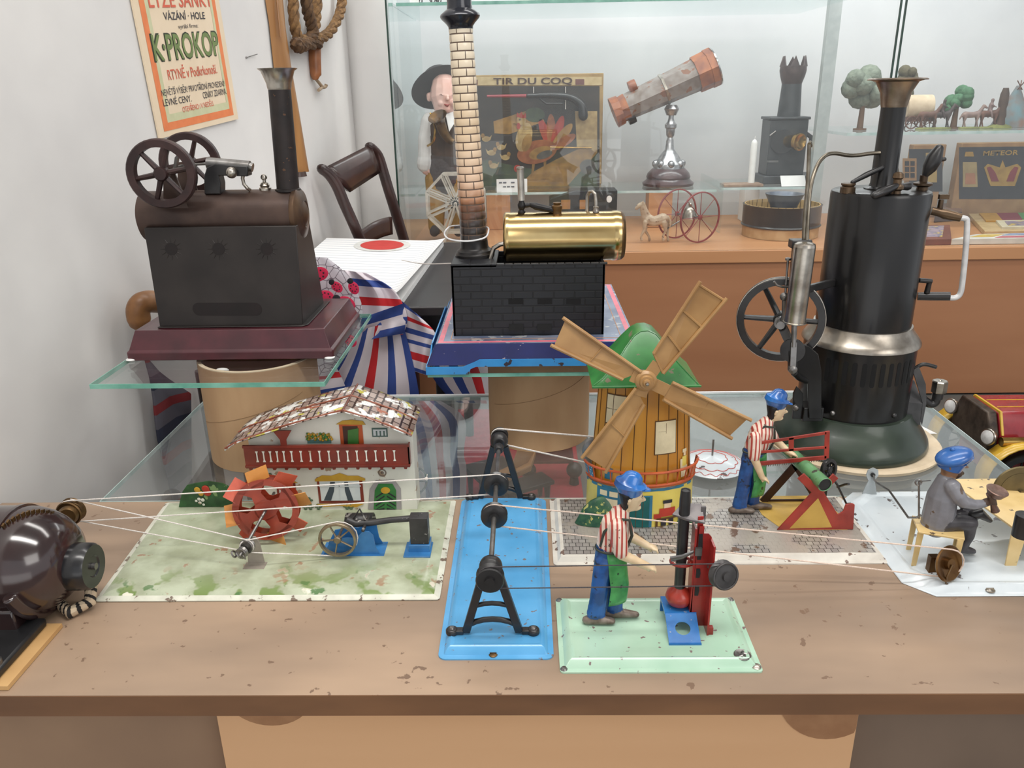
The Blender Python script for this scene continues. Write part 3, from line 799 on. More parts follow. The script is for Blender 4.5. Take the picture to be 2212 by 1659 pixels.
    for sy in (-1, 1):
        m.tube([P(.0235, sy*.006, .067), P(.0262, sy*.0068, .080), P(.0225, sy*.0072, .0935), P(.013, sy*.0066, .0945), P(.0052, sy*.0064, .083), P(.0042, sy*.005, .070)], .0012*s, 6)
    m.tube([P(.0125+.0112*cos(a*pi/8), .0090*sin(a*pi/8), .066) for a in range(16)], .0010*s, 6, closed=True)
    obj('braces', m, DARKST, fig)
    return fig
workman(pr, .0475, .5265, .0063, 1.0, .10, [
    ((.0135, -.0105, .0905), (.0190, -.0130, .0680), (.0400, -.012, .0570), (.050, -.010, .0530)),
    ((.0165, .0100, .0900), (.0270, .0125, .0690), (.0430, .010, .0610), (.052, .008, .0590))])
for o in pr.children:
    if o.name.startswith('lever'): LEV = o

# ---------------------------------------------------------------- windmill on paved plate with the sawyer
PAVE = brick_mat('paved_tin', srgb(178, 174, 168), srgb(156, 150, 146), srgb(74, 70, 68), .0062, .0062, .00035, 'XY', rough=.3, bump=.0002, blotch=[(srgb(176, 168, 158), .16, 22), (srgb(120, 96, 80), .06, 60)], metal=.25)
PRIM = mat('paved_rim', srgb(222, 218, 208), srgb(200, 194, 184), rough=.3, scale=40, chip=(srgb(120, 100, 90), .08, 120))
sw = thing('sawyer_toy', 'tin workman sawing a green log on a red trestle, on a paved tin plate', 'tin toy', (.17, .672, 0))
m = MB(); tin_base(m, .0215, .321, .612, .735, .004, [(0, 0), (0, .0012), (.004, .0016), (.007, .0056), (.010, .0060)], 1)
m.f.pop(); m.mi.pop(); m.uv.pop()
ring = rrect(.0215, .321, .612, .735, .004, .010); m.add([(x, y, .006) for x, y in ring], [tuple(range(len(ring)))], 0)
obj('base', m, [PAVE, PRIM], sw)
m = MB(); m.prism([(.226, .728, .0061), (.296, .728, .0061), (.303, .690, .0061), (.300, .661, .0061), (.240, .661, .0061), (.228, .690, .0061)], (0, 0, .0003))
obj('sawdust_panel', m, mat('ochre_panel', srgb(214, 178, 92), srgb(196, 158, 76), rough=.4, scale=40), sw)
m = MB()     # front trestle: red X with foot bar and side bracket
y0 = .661
outl = [(.234, .0062), (.262, .0455), (.2475, .0600), (.2530, .0655), (.2665, .0520), (.2690, .0500), (.2795, .0650), (.2850, .0600), (.2735, .0455), (.2890, .0225), (.2935, .0255), (.2950, .0330), (.3010, .0340), (.3035, .0325), (.3055, .0062)]
m.prism([(x, y0, z) for x, z in outl], (0, .0016, 0))
front = m
fo = obj('trestle', m, RED, sw, bevel=.0005)
m = MB(); m.prism([(.2455, y0-.0003, .0080), (.2685, y0-.0003, .0400), (.2850, y0-.0003, .0090)], (0, .0022, 0))
obj('trestle_opening', m, mat('ochre_opening', srgb(206, 168, 84), srgb(188, 150, 70), rough=.5, scale=40), fo)
m = MB(); y1 = .716
m.bar((.236, y1, .0062), (.268, y1, .052), .008, .0016, (0, 1, 0)); m.bar((.292, y1, .0062), (.262, y1, .052), .008, .0016, (0, 1, 0))
m.box(.236, .292, y1, y1+.0014, .0062, .0085)
obj('trestle', m, mat('dark_brown_tin', srgb(64, 38, 32), srgb(48, 30, 26), rough=.4, scale=80), sw, label='dark brown rear trestle of the saw horse')
m = MB(); a, b = Vector((.2695, .652, .0585)), Vector((.2565, .722, .0605))
m.tube([a, b], .0066, 22, cap=False); m.torus(a, b-a, .0064, .0005, n=22, m=6)
lg = obj('log', m, mat('green_log', srgb(104, 158, 108), srgb(82, 128, 88), rough=.3, scale=70, chip=(srgb(60, 60, 50), .09, 110), coat=.3), sw)
m = MB(); m.lathe([(0, .0005), (.0058, .0005), (.0058, .012)], a, b-a, n=20); obj('log_bore', m, BLACK, lg)
m = MB(); ys = .688   # frame saw
S = lambda px, py: (pY(px, py, ys).x, pY(px, py, ys).z)
fr_o = [S(1626, 962), S(1640, 951), S(1700, 943), S(1780, 930), S(1793, 934), S(1792, 985), S(1775, 992), S(1640, 1008), S(1628, 1004)]
m.prism([(x, ys, z) for x, z in fr_o], (0, .0012, 0))
holes = [[S(1643, 960), S(1703, 951), S(1703, 967), S(1643, 975)], [S(1714, 950), S(1780, 940), S(1781, 962), S(1714, 967)], [S(1642, 980), S(1700, 974), S(1781, 967), S(1781, 980), S(1700, 990), S(1650, 996), S(1640, 990)]]
# build the saw as bars instead of a holed plate so that one looks through it
m = MB()
def sb(p, q, w): m.bar((S(*p)[0], ys, S(*p)[1]), (S(*q)[0], ys, S(*q)[1]), w, .0014, (0, 1, 0))
sb((1634, 958), (1785, 935), .0030); sb((1634, 977), (1785, 966), .0026); sb((1632, 1002), (1785, 988), .0042)
sb((1634, 954), (1634, 1006), .0050); sb((1787, 931), (1785, 990), .0046); sb((1709, 945), (1709, 974), .0048)
sa = obj('frame_saw', m, RED, sw, bevel=.0003)
m = MB()
for k in range(30):
    p = Vector((S(1636, 1008)[0], ys, S(1636, 1008)[1])).lerp(Vector((S(1778, 994)[0], ys, S(1778, 994)[1])), k/29)
    m.prism([p+Vector((-.0010, 0, .0010)), p+Vector((.0010, 0, .0010)), p+Vector((0, 0, -.0014))], (0, .0007, 0))
obj('saw_teeth', m, STEEL, sa)
m = MB(); m.tube([(.2985, .669, .050), (.3000, .680, .044), (.2975, .690, .036)], .0012, 8)
for c, R in (((.2885, .694, .0530), .0105), ((.2905, .700, .0385), .0085)):
    m.wheel(c, (.6, -1, .2), R, .3, .35, 5, .1, .3)
m.bar((.2900, .704, .0062), (.2895, .701, .060), .007, .002, (0, 1, 0)); m.tube([(.2865, .690, .0530), (.2875, .668, .0500), (.2985, .668, .030), (.3025, .668, .0300)], .0011, 8)
obj('crank_gear', m, BLACKM, sw)
workman(sw, .2025, .6985, .0063, .985, .16, [
    ((.0050, -.0115, .0850), (.0085, -.0140, .0650), (.0205, -.013, .0440), (.0275, -.0125, .0395)),
    ((.0200, .0110, .0870), (.0330, .0125, .0730), (.0480, .004, .0620), (.056, .0, .0600))])
# ---------------------------------------------------------------- windmill
OCHRE = mat('ochre_boards', srgb(206, 148, 52), srgb(188, 126, 40), rough=.35, scale=40, stretch=(1, 1, .15), coat=.3)
YELL = mat('yellow_tin', srgb(226, 208, 104), srgb(214, 194, 88), rough=.35, scale=40, coat=.3)
TANB = mat('tan_blade', srgb(178, 138, 88), srgb(158, 118, 72), rough=.45, scale=30, coat=.15)
GRN = mat('green_tin', srgb(58, 134, 66), srgb(44, 110, 54), rough=.35, scale=50, coat=.3, chip=(srgb(120, 110, 90), .06, 120))
DGRN = mat('dark_green_litho', srgb(34, 78, 60), srgb(60, 104, 70), rough=.4, scale=160, chip=(srgb(190, 186, 110), .10, 220))
LBLUE = mat('litho_blue', srgb(52, 122, 150), srgb(44, 106, 134), rough=.4)
CREAM = mat('litho_cream', srgb(228, 214, 178), srgb(214, 200, 164), rough=.4, scale=80)
TEAL = mat('litho_teal', srgb(20, 100, 98), srgb(14, 84, 84), rough=.4, scale=80)
ORNG = mat('litho_orange', srgb(196, 92, 44), srgb(176, 78, 38), rough=.4, scale=80)
DKLINE = mat('litho_line', srgb(96, 62, 24), rough=.6)
LRED = mat('litho_red', srgb(190, 60, 40), srgb(170, 50, 36), rough=.4)
wm = thing('windmill', 'yellow tin windmill with four tan sails and a green cap on the paved plate', 'windmill', (.1085, .700, .006))
WC = Vector((.1085, .700, 0)); EY = .62      # the tower is flattened front to back
def WP(r, a, z, off=0.0):                      # point on an elliptical ring; a=0 faces the viewer, positive to the right
    t = radians(a); return Vector((WC.x+(r+off)*sin(t), WC.y-(r*EY+off)*cos(t), z))
m = MB(); m.lathe([(.0520, .0062), (.0512, .046)], WC, n=64, sy=EY, ref=(1, 0, 0)); ws = obj('lower_storey', m, YELL, wm)
def wpatch(mb, a0, a1, z0, z1, r0, off, mi=0, n=8):
    P = [[WP(r0(z), a0+(a1-a0)*k/n, z, off) for k in range(n+1)] for z in (z0, (z0+z1)/2, z1)]
    mb.grid(P, mi)
rl = lambda z: .0520-.0008*(z-.006)/.04
rt = lambda z: .0478-.0062*(z-.052)/.098
def litho(name, parts, par, r=rl, off=.0004):
    m = MB(); ms = []
    for (a0, a1, z0, z1, mt) in parts:
        if mt not in ms: ms.append(mt)
        wpatch(m, a0, a1, z0, z1, r, off+.00012*len(ms), ms.index(mt))
    return obj(name, m, ms, par)
litho('painted_window', [(-56, -22, .0215, .0445, LBLUE), (-51, -28, .0235, .0335, CREAM), (-51, -41, .0360, .0415, CREAM), (-38, -28, .0360, .0415, CREAM)], ws)
litho('painted_door', [(-24, 9, .0064, .0400, LBLUE), (-21, 6, .0064, .0385, TEAL), (-15, -14.5, .0064, .0385, DKLINE), (-8, -7.5, .0064, .0385, DKLINE), (-1, -.5, .0064, .0385, DKLINE)], ws)
litho('painted_window', [(54, 60, .0295, .0395, DGRN), (55.5, 59, .0305, .0385, LBLUE)], ws)
# painted man on a bench beside the door
litho('painted_sitter', [(17, 36, .0165, .0255, LRED), (11, 19, .0150, .0200, LRED), (35, 46, .0150, .0200, LRED), (22, 30, .0255, .0305, SKIN), (20.5, 31.5, .0305, .0340, INK), (14, 44, .0135, .0155, DKLINE), (19, 25, .0070, .0140, INK), (28, 34, .0070, .0140, INK), (13, 15.5, .0068, .0140, DKLINE), (41, 43.5, .0068, .0140, DKLINE)], ws, off=.0006)
litho('eaves_band', [(-84, 84, .0440, .0470, LBLUE)], ws, off=.0005)
m = MB(); m.lathe([(.0515, .046), (.0500, .0472), (.0478, .050), (.0478, .052), (.0416, .150), (.0, .1505)], WC, n=64, sy=EY, ref=(1, 0, 0)); wt = obj('tower', m, OCHRE, wm)
m = MB()
for a in range(-84, 85, 14): 
    m.tube([WP(rt(z), a, z, .0001) for z in (.053, .085, .115, .148)], .0004, 4)
obj('board_lines', m, DKLINE, wt)
litho('painted_window', [(10, 39, .0800, .1140, DKLINE), (11, 38, .0810, .1130, CREAM), (14, 24, .1030, .1032, DKLINE), (24, 24.5, .1010, .1110, DKLINE)], wt, rt)
litho('painted_window', [(-56, -24, .1080, .1380, DKLINE), (-54, -26, .1092, .1368, CREAM), (-44, -43, .1092, .1368, DKLINE), (-54, -26, .1228, .1236, DKLINE)], wt, rt)
litho('painted_woman', [(48, 62, .0530, .0640, CREAM), (50, 60, .0640, .0740, YELL), (52.5, 57.5, .0745, .0795, SKIN), (50.5, 59.5, .0780, .0815, CREAM), (46, 50, .0620, .0720, CREAM)], wt, rt, off=.0006)
# gallery: orange rail with checked ends
m = MB()
for z, mt in ((.0505, 0), (.0640, 0)):
    m.tube([WP(.0515+.0022*(z-.05)/.013, a, z, .0006) for a in range(-84, 85, 6)], .0013, 8)
for a in range(-72, 80, 12): m.tube([WP(.0517, a, .0505, .0006), WP(.0537, a, .064, .0006)], .0007, 6)
gl = obj('gallery_rail', m, ORNG, wm)
m = MB(); m.lathe([(.0485, .0470), (.0520, .0480), (.0523, .0495), (.0480, .0500)], WC, n=64, sy=EY, ref=(1, 0, 0)); obj('gallery_floor', m, ORNG, wm)
CHK = brick_mat('blue_check', srgb(206, 214, 210), srgb(190, 200, 198), srgb(70, 120, 150), .003, .003, .0011, 'YZ', rough=.4, bump=0)
for sx in (-1, 1):
    m = MB(); m.grid([[WP(.0515+.0025*k/4, sx*a, .050+.0155*k/4, .0008) for a in range(62, 100, 6)] for k in range(5)])
    obj('gallery_end', m, CHK if sx < 0 else brick_mat('orange_check', srgb(226, 190, 150), srgb(214, 176, 136), srgb(190, 96, 56), .003, .003, .0011, 'YZ', rough=.4, bump=0), wm)
litho('painted_jar', [(-49, -38, .0525, .0640, LBLUE)], wt, rt)
m = MB()      # painted shrub standing off to the left of the door
prof = [(0.028, .0065), (.024, .014), (.020, .022), (.012, .030), (.004, .034), (0, .0345)]
m.lathe(prof, (.070, .6775, 0), n=24, sx=.92, sy=.35, ref=(1, 0, 0)); obj('shrub', m, DGRN, wm)
m = MB(); m.lathe([(.014, .0065), (.012, .014), (.006, .019), (0, .020)], (.153, .678, 0), n=20, sx=.9, sy=.35, ref=(1, 0, 0)); obj('shrub', m, DGRN, wm)
# cap: folded saddle roof running front to back
prof = [(-.0495, .1500), (-.040, .1560), (-.028, .1670), (-.018, .1800), (-.010, .1890), (-.004, .1925), (.003, .1930), (.010, .1900), (.018, .1810), (.028, .1680), (.040, .1560), (.0475, .1490)]
def capx(x, z, y, sc=1.0): return Vector((WC.x-.0015+x*sc, y, .1485+(z-.1485)*sc))
def capy(z, front): return (.667+.030*(z-.149)/.044) if front else (.736-.012*(z-.149)/.044)
m = MB(); NP = len(prof)
base_f = [capx(prof[0][0]+(prof[-1][0]-prof[0][0])*k/(NP-1), .1492, .667) for k in range(NP)]
front = [capx(x, z, capy(z, True)) for x, z in prof]; back = [capx(x, z, capy(z, False)) for x, z in prof]
mid_f = [base_f[k].lerp(front[k], .55)+Vector((0, -.004*sin(pi*k/(NP-1)), 0)) for k in range(NP)]
m.grid([base_f, mid_f, front]); m.grid([front, back]); m.grid([back, [capx(prof[0][0]+(prof[-1][0]-prof[0][0])*k/(NP-1), .1492, .736) for k in range(NP)]])
obj('cap', m, GRN, wm, smooth=30)
m = MB(); m.tube([p+Vector((0, 0, .0006)) for p in base_f], .0012, 6); m.tube(front, .0007, 6); obj('cap_rim', m, GRN, wm)
# sails
HY = .651
hub = pY(1395, 822, HY)
def q(px, py): return pY(px, py, HY)
quads = {'a': ((1222, 690), (1196, 745), (1345, 819), (1384, 803)), 'b': ((1508, 614), (1567, 652), (1432, 806), (1412, 763)),
         'c': ((1616, 904), (1577, 947), (1432, 862), (1452, 826)), 'd': ((1261, 983), (1310, 1010), (1391, 873), (1374, 838))}
m = MB(); m.lathe([(0, -.004), (.0085, -.004), (.0095, -.001), (.0095, .0015), (.0075, .0035), (.0062, .0035), (.0055, .006), (.0035, .006), (.003, .0085), (0, .009)], hub, (0, -1, 0), n=28)
sl = obj('sail_hub', m, TANB, wm)
m = MB(); m.lathe([(0, .0085), (.0018, .0085), (.0014, .0108), (0, .0112)], hub, (0, -1, 0), n=12); obj('axle_end', m, NICKEL, sl)
m = MB(); m.cyl(hub, hub+Vector((0, .03, 0)), .0025, n=10); obj('sail_axle', m, STEEL, wm)
for k, (A, B, C, D) in quads.items():
    A, B, C, D = q(*A), q(*B), q(*C), q(*D)
    tw = .004     # each sail is pitched a little
    B = B+Vector((0, -tw if k in 'ad' else tw, 0)); 
    m = MB(); back = Vector((0, .0008, 0))
    m.prism([A, B, C, D], back)
    # raised side rails and folded rim
    face = -1
    for a, b in ((A, D), (B, C)): m.tube([a+(a-b).normalized()*.003+Vector((0, -.0012, 0)), b+Vector((0, -.0008, 0))], .0017, 8)
    for t in ((.36, .70) if k == 'b' else (.5,)):
        m.tube([A.lerp(D, t)+Vector((0, -.0005, 0)), B.lerp(C, t)+Vector((0, -.0005, 0))], .0012 if k == 'b' else .0004, 6)
    if k == 'b':
        m.tube([A, B], .0012, 6); m.tube([D, C], .0012, 6)
    mid = C.lerp(D, .5)
    m.bar(mid, hub, .011, .0012, (0, 1, 0))
    obj('sail', m, TANB, wm)
WPUL = Vector((.072, .7385, .0535))
m = MB(); grooved(m, WPUL, (0, 1, 0), .017, .006, .25); m.cyl(WPUL, WPUL+Vector((.02, -.012, .0)), .0015, n=8); obj('pulley', m, STEEL, wm)

# ---------------------------------------------------------------- water mill toy
GRASS = mat('grass_litho', srgb(186, 194, 168), srgb(158, 164, 136), rough=.32, scale=45, chip=(srgb(158, 128, 102), .04, 70), coat=.3)
GRIM = mat('mill_rim', srgb(222, 222, 206), srgb(200, 200, 184), rough=.35, scale=60, chip=(srgb(120, 104, 90), .1, 120))
HW = mat('house_white', srgb(228, 226, 214), srgb(218, 216, 204), rough=.4, scale=30, coat=.2, chip=(srgb(176, 150, 124), .05, 90))
BRN = mat('house_brown', srgb(134, 52, 38), srgb(112, 42, 32), rough=.4, scale=50, coat=.25)
YEL2 = mat('litho_gold', srgb(204, 160, 52), srgb(188, 142, 44), rough=.4)
PANE = mat('litho_pane', srgb(216, 220, 218), srgb(200, 206, 208), rough=.35, scale=60)
ml = thing('water_mill_toy', 'tin chalet water mill with shingled roof and red paddle wheel on a green base', 'tin toy', (-.22, .648, 0))
GBX = dict(x0=-.3675, x1=-.0755, y0=.5615, y1=.733)
m = MB()
prof = [(0, .0004), (0, .0012), (.0025, .0024), (.005, .0030), (.009, .0046), (.02, .0052)]
# slightly wider at the back left
def skew(p): 
    t = (p[1]-.5615)/.1715; return (p[0]-.012*t*max(0, (-.2-p[0])/.17), p[1], p[2])
mm = MB(); tin_base(mm, -.3675, -.0755, .5615, .733, .003, prof)
mm.v = [skew(p) for p in mm.v]; mm.mi = [1 if i < 3*24 else 0 for i in range(len(mm.f))]
# speckled flower patches printed along the front edge
nt = GRASS.node_tree; b = nt.nodes['Principled BSDF']; src = b.inputs['Base Color'].links[0].from_socket
tcn = [n for n in nt.nodes if n.type == 'TEX_COORD'][0]
sx = _n(nt, 'ShaderNodeSeparateXYZ'); nt.links.new(tcn.outputs['Object'], sx.inputs[0])
fr = _n(nt, 'ShaderNodeMapRange'); fr.inputs['From Min'].default_value = -.035; fr.inputs['From Max'].default_value = -.082; nt.links.new(sx.outputs['Y'], fr.inputs['Value'])
for cc, lo, sc in ((srgb(112, 136, 66), .53, 42), (srgb(160, 112, 82), .62, 60), (srgb(74, 116, 60), .63, 80), (srgb(236, 232, 214), .64, 70)):
    k = noise_mask(nt, tcn.outputs['Object'], sc, lo, lo+.05, 3.0)
    mu = _n(nt, 'ShaderNodeMath', operation='MULTIPLY'); nt.links.new(k, mu.inputs[0]); nt.links.new(fr.outputs[0], mu.inputs[1])
    src = mixc(nt, mu.outputs[0], src, cc)
nt.links.new(src, b.inputs['Base Color'])
obj('base', mm, [GRASS, GRIM], ml)
HX0, HX1, HY0, HY1 = -.2740, -.1125, .708, .7325
AX, AZ = -.1795, .118      # gable apex
m = MB(); m.prism([(HX0, HY0, .005), (HX1, HY0, .005), (HX1, HY0, .093), (AX, HY0, AZ-.004), (HX0, HY0, .083)], (0, HY1-HY0, 0)); hs = obj('house_walls', m, HW, ml)
# roof, two sheets with a flared left eave
SHN = brick_mat('shingles', srgb(186, 168, 158), srgb(146, 124, 116), srgb(66, 48, 44), .0125, .0075, .0010, 'YX', rough=.3, bump=.0006,
                blotch=[(srgb(238, 240, 236), .14, 75), (srgb(206, 198, 84), .075, 85), (srgb(172, 104, 78), .06, 60)], metal=.1)
yf, yb = .690, .762
def rp(px, py, y): return pY(px, py, y)
left = [(485, 972), (512, 957), (548, 945), (602, 926), (668, 908), (740, 889)]
right = [(740, 889), (790, 905), (840, 922), (889, 944)]
dl, drr = rp(740, 889, yf), None
def roof_sheet(pts):
    P = []
    for j in range(9):
        t = j/8
        row = []
        for (px, py) in pts:
            p = rp(px, py, yf); p.y = yf+(yb-yf)*t; p.z += .0007*sin(j*2.4+px*.05); row.append(p)
        P.append(row)
    return P
m = MB(); m.grid(roof_sheet(left)); m.grid(roof_sheet(right)); rf = obj('roof', m, SHN, ml, solid=.0012)
m = MB()
for pts in (left, right):
    for t in (.02, .55): m.tube([rp(px, py, yf)+Vector((0, (yb-yf)*t, .0010)) for px, py in pts], .0010, 5)
obj('roof_battens', m, mat('batten', srgb(150, 84, 58), srgb(122, 66, 46), rough=.5), rf)
m = MB(); m.tube([rp(740, 889, yf)+Vector((0, -.001, .0008)), rp(740, 889, yf)+Vector((0, yb-yf, .0008))], .0010, 6); obj('ridge', m, mat('ridge_brown', srgb(120, 72, 60), rough=.5), rf)
# balcony
BYF = .699
m = MB(); m.box(-.2765, -.1155, BYF, BYF+.0012, .0575, .0795); m.box(-.2765, -.1155, BYF, HY0, .0565, .0585); m.box(-.1167, -.1155, BYF, HY0+.008, .0575, .0795)
for k in range(14): 
    x = -.272+k*.0117; m.prism([(x-.0022, BYF-.0002, .058), (x+.0022, BYF-.0002, .058), (x+.0012, BYF-.0002, .0545), (x-.0012, BYF-.0002, .0545)], (0, .003, 0))
bal = obj('balcony', m, BRN, ml)
m = MB(); m.box(-.2770, -.1150, BYF-.0014, BYF+.0014, .0788, .0812); m.box(-.2770, -.1150, BYF-.0010, BYF+.0010, .0578, .0598); obj('balcony_rail', m, BRN, bal)
for k in range(17):
    i = k if k < 5 else k
    x = -.2645+k*.00635 if k < 5 else -.2300+(k-5)*.0091
    if k < 5: x = -.2640+k*.0066
    m = MB(); m.prism([(x-.0014, BYF-.0006, .0635), (x+.0014, BYF-.0006, .0635), (x+.0006, BYF-.0006, .0660), (x+.0006, BYF-.0006, .0725), (x+.0014, BYF-.0006, .0750), (x-.0014, BYF-.0006, .0750), (x-.0006, BYF-.0006, .0725), (x-.0006, BYF-.0006, .0660)], (0, .0004, 0))
    obj('baluster', m, HW, bal)
m = MB(); m.prism([(-.2395, BYF-.0005, .0795), (-.2335, BYF-.0005, .0795), (-.2335, BYF-.0005, .0870), (-.2275, BYF-.0005, .0965), (-.2455, BYF-.0005, .0965), (-.2395, BYF-.0005, .0870)], (0, .0015, 0)); obj('balcony_post', m, BRN, bal)
fy = HY0-.0004
def hrect(mb, a, b, mi, lift=0.0, y=fy):
    p, r_ = pY(a[0], a[1], HY0), pY(b[0], b[1], HY0)
    x0, x1 = sorted((p.x, r_.x)); z0, z1 = sorted((p.z, r_.z)); z0 = max(z0, .0056)
    mb.box(x0, x1, y-lift-.0003, y-lift+.0005, z0, z1, mi)
def hpoly(mb, pts, mi, lift=0.0):
    mb.prism([(pY(px, py, HY0).x, fy-lift-.0004, max(.0056, pY(px, py, HY0).z)) for px, py in pts], (0, .0006, 0), mi)
GLF = mat('leaf_green_litho', srgb(76, 132, 58), srgb(60, 112, 48), rough=.4)
m = MB(); hrect(m, (732, 912), (786, 958), 0); hrect(m, (740, 920), (776, 958), 1, .0003); hpoly(m, [(752, 928), (775, 924), (775, 958), (752, 958)], 2, .0006); hpoly(m, [(726, 916), (740, 908), (760, 906), (784, 909), (790, 917)], 3, .0002)
obj('gable_door', m, [ORNG, mat('litho_dark', srgb(72, 40, 30), rough=.5), GLF, YEL2], hs)
m = MB(); hrect(m, (803, 924), (838, 943), 0); hrect(m, (806, 927), (835, 940), 1, .0003)
for x in (812, 820, 828): hrect(m, (x, 930), (x+4, 940), 0, .0005)
obj('gable_window', m, [mat('litho_greygreen', srgb(86, 112, 104), rough=.5), PANE], hs)
m = MB()
for k in range(60):
    px, py = random.uniform(661, 718), random.uniform(936, 950); p = pY(px, py, HY0); m.sphere((p.x, fy-.0006, p.z), .0010+.0006*random.random(), n=6, mi=k % 3)
hrect(m, (664, 950), (716, 957), 3)
obj('flower_box', m, [YEL2, GLF, mat('flower_ochre', srgb(150, 128, 40), rough=.5), mat('litho_bluegreen', srgb(90, 128, 124), rough=.5)], hs)
m = MB(); hrect(m, (684, 1031), (787, 1086), 0); hrect(m, (690, 1038), (780, 1080), 1, .0003); hpoly(m, [(681, 1034), (696, 1026), (716, 1027), (734, 1021), (752, 1027), (774, 1027), (789, 1033), (789, 1037), (681, 1039)], 2, .0004)
hpoly(m, [(700, 1080), (712, 1052), (714, 1040), (724, 1040), (722, 1060), (716, 1080)], 3, .0005); hpoly(m, [(764, 1080), (754, 1052), (752, 1040), (744, 1040), (746, 1060), (752, 1080)], 3, .0005)
hrect(m, (690, 1048), (780, 1050), 1, .0007); hrect(m, (733, 1038), (736, 1080), 1, .0007); hpoly(m, [(684, 1088), (700, 1094), (735, 1092), (770, 1095), (786, 1088)], 2, .0002)
obj('ground_window', m, [BRN, PANE, YEL2, mat('curtain_ink', srgb(64, 74, 84), rough=.5)], hs)
m = MB(); hrect(m, (596, 1040), (642, 1076), 0); hrect(m, (602, 1046), (636, 1072), 1, .0003); hpoly(m, [(592, 1042), (606, 1036), (632, 1037), (644, 1042)], 2, .0004); obj('ground_window', m, [BRN, PANE, YEL2], hs)
m = MB(); hpoly(m, [(797, 1117), (799, 1056), (812, 1037), (852, 1036), (866, 1055), (869, 1117)], 0); hpoly(m, [(809, 1117), (810, 1058), (818, 1044), (848, 1044), (856, 1058), (858, 1117)], 1, .0003)
for k in range(6):
    hpoly(m, [(812, 1072+k*9), (831, 1060+k*9), (831, 1063+k*9), (812, 1075+k*9)], 2, .0005); hpoly(m, [(855, 1072+k*9), (836, 1060+k*9), (836, 1063+k*9), (855, 1075+k*9)], 2, .0005)
hpoly(m, [(824+10*cos(a*pi/8)+9, 1058+7*sin(a*pi/8)) for a in range(16)], 3, .0006)
obj('front_door', m, [mat('litho_stone', srgb(164, 158, 158), rough=.5), mat('door_green', srgb(60, 126, 66), srgb(48, 108, 54), rough=.4), INK, YEL2], hs)
m = MB(); p = pY(826, 1021, HY0); m.torus((p.x, fy, p.z), (0, 1, 0), .0036, .0006, n=20, m=6); m.sphere((p.x, fy, p.z), .0016, n=8); obj('medallion', m, mat('medallion_ink', srgb(120, 104, 92), rough=.5), hs)
m = MB()
for (px, py) in ((668, 1080), (660, 1094), (652, 1088), (671, 1098), (690, 1112), (602, 1030), (584, 1028), (760, 1112), (752, 1116)): 
    p = pY(px, py, HY0); p.z = max(p.z, .009)
    for a in range(4): m.sphere((p.x+.0022*cos(a*1.57), fy-.0002, p.z+.0022*sin(a*1.57)), .0019, (1, .25, .7), n=8)
obj('painted_leaves', m, mat('litho_leaf', srgb(92, 112, 84), srgb(70, 92, 66), rough=.5), hs)
# shrub panel at the left
m = MB(); pts = [(388, 1105), (388, 1085), (394, 1062), (404, 1048), (424, 1044), (450, 1040), (478, 1044), (496, 1052), (506, 1066), (507, 1096), (490, 1106), (440, 1110)]
m.prism([(pY(px, py, .715).x, .715, max(.0056, pY(px, py, .715).z)) for px, py in pts], (0, .0014, 0)); sh = obj('garden_panel', m, mat('garden_green', srgb(46, 92, 48), srgb(30, 66, 36), rough=.35, scale=110, chip=(srgb(122, 150, 96), .10, 100), coat=.3), ml)
m = MB()
for i, (px, py, r) in enumerate(((426, 1058, .0032), (434, 1066, .0028), (444, 1056, .0040), (448, 1064, .0040), (430, 1078, .0018), (438, 1080, .002), (432, 1086, .0018), (424, 1082, .0014), (440, 1090, .0014))):
    p = pY(px, py, .7146); m.sphere((p.x, .7144, p.z), r, (1, .15, 1), n=10, mi=(0, 0, 1, 1, 2, 2, 2, 2, 2)[i])
obj('painted_flowers', m, [YEL2, LRED, HW], sh)
# paddle wheel
WX = Vector((-.243, .650, .0405)); WAX = Vector((.12, -1, .10)).normalized()
WR = .0300
m = MB(); M3 = frame_of(WAX)
for s in (-.006, .006):
    c = WX+WAX*s
    # disc with four round openings: ring, hub and four webs
    m.lathe([(WR*.80, -.0004), (WR, -.0004), (WR, .0004), (WR*.80, .0004), (WR*.80, -.0004)], c, WAX, 44)
    m.lathe([(0, -.0004), (WR*.34, -.0004), (WR*.34, .0004), (0, .0004)], c, WAX, 28)
    for k in range(4):
        a = radians(25+90*k); d = M3 @ Vector((cos(a), sin(a), 0)); e = M3 @ Vector((-sin(a), cos(a), 0))
        m.prism([c+d*WR*.28+e*WR*.20-WAX*.0004, c+d*WR*.55+e*WR*.16-WAX*.0004, c+d*WR*.86+e*WR*.46-WAX*.0004, c+d*WR*.86-e*WR*.46-WAX*.0004, c+d*WR*.55-e*WR*.16-WAX*.0004, c+d*WR*.28-e*WR*.20-WAX*.0004], WAX*.0008)
pw_ = obj('paddle_wheel', m, mat('wheel_red', srgb(160, 62, 40), srgb(128, 46, 32), rough=.3, scale=40, coat=.4), ml)
PADC = [mat('paddle_orange', srgb(216, 150, 78), srgb(200, 132, 64), rough=.35), mat('paddle_red', srgb(206, 96, 70), srgb(186, 80, 58), rough=.35)]
for k in range(8):
    a = radians(10+45*k); d = M3 @ Vector((cos(a), sin(a), 0)); e = M3 @ Vector((-sin(a), cos(a), 0))
    m = MB(); tv = WAX*.0060+e*.0085; m.prism([WX+d*WR*.88-tv, WX+d*WR*.88+tv, WX+d*WR*1.30+tv, WX+d*WR*1.30-tv], (WAX*.0085-e*.006)*.06)
    obj('paddle', m, PADC[k % 2], pw_)
m = MB(); m.cyl(WX+WAX*.012, WX-WAX*.035, .0015, n=10); obj('wheel_axle', m, STEEL, ml)
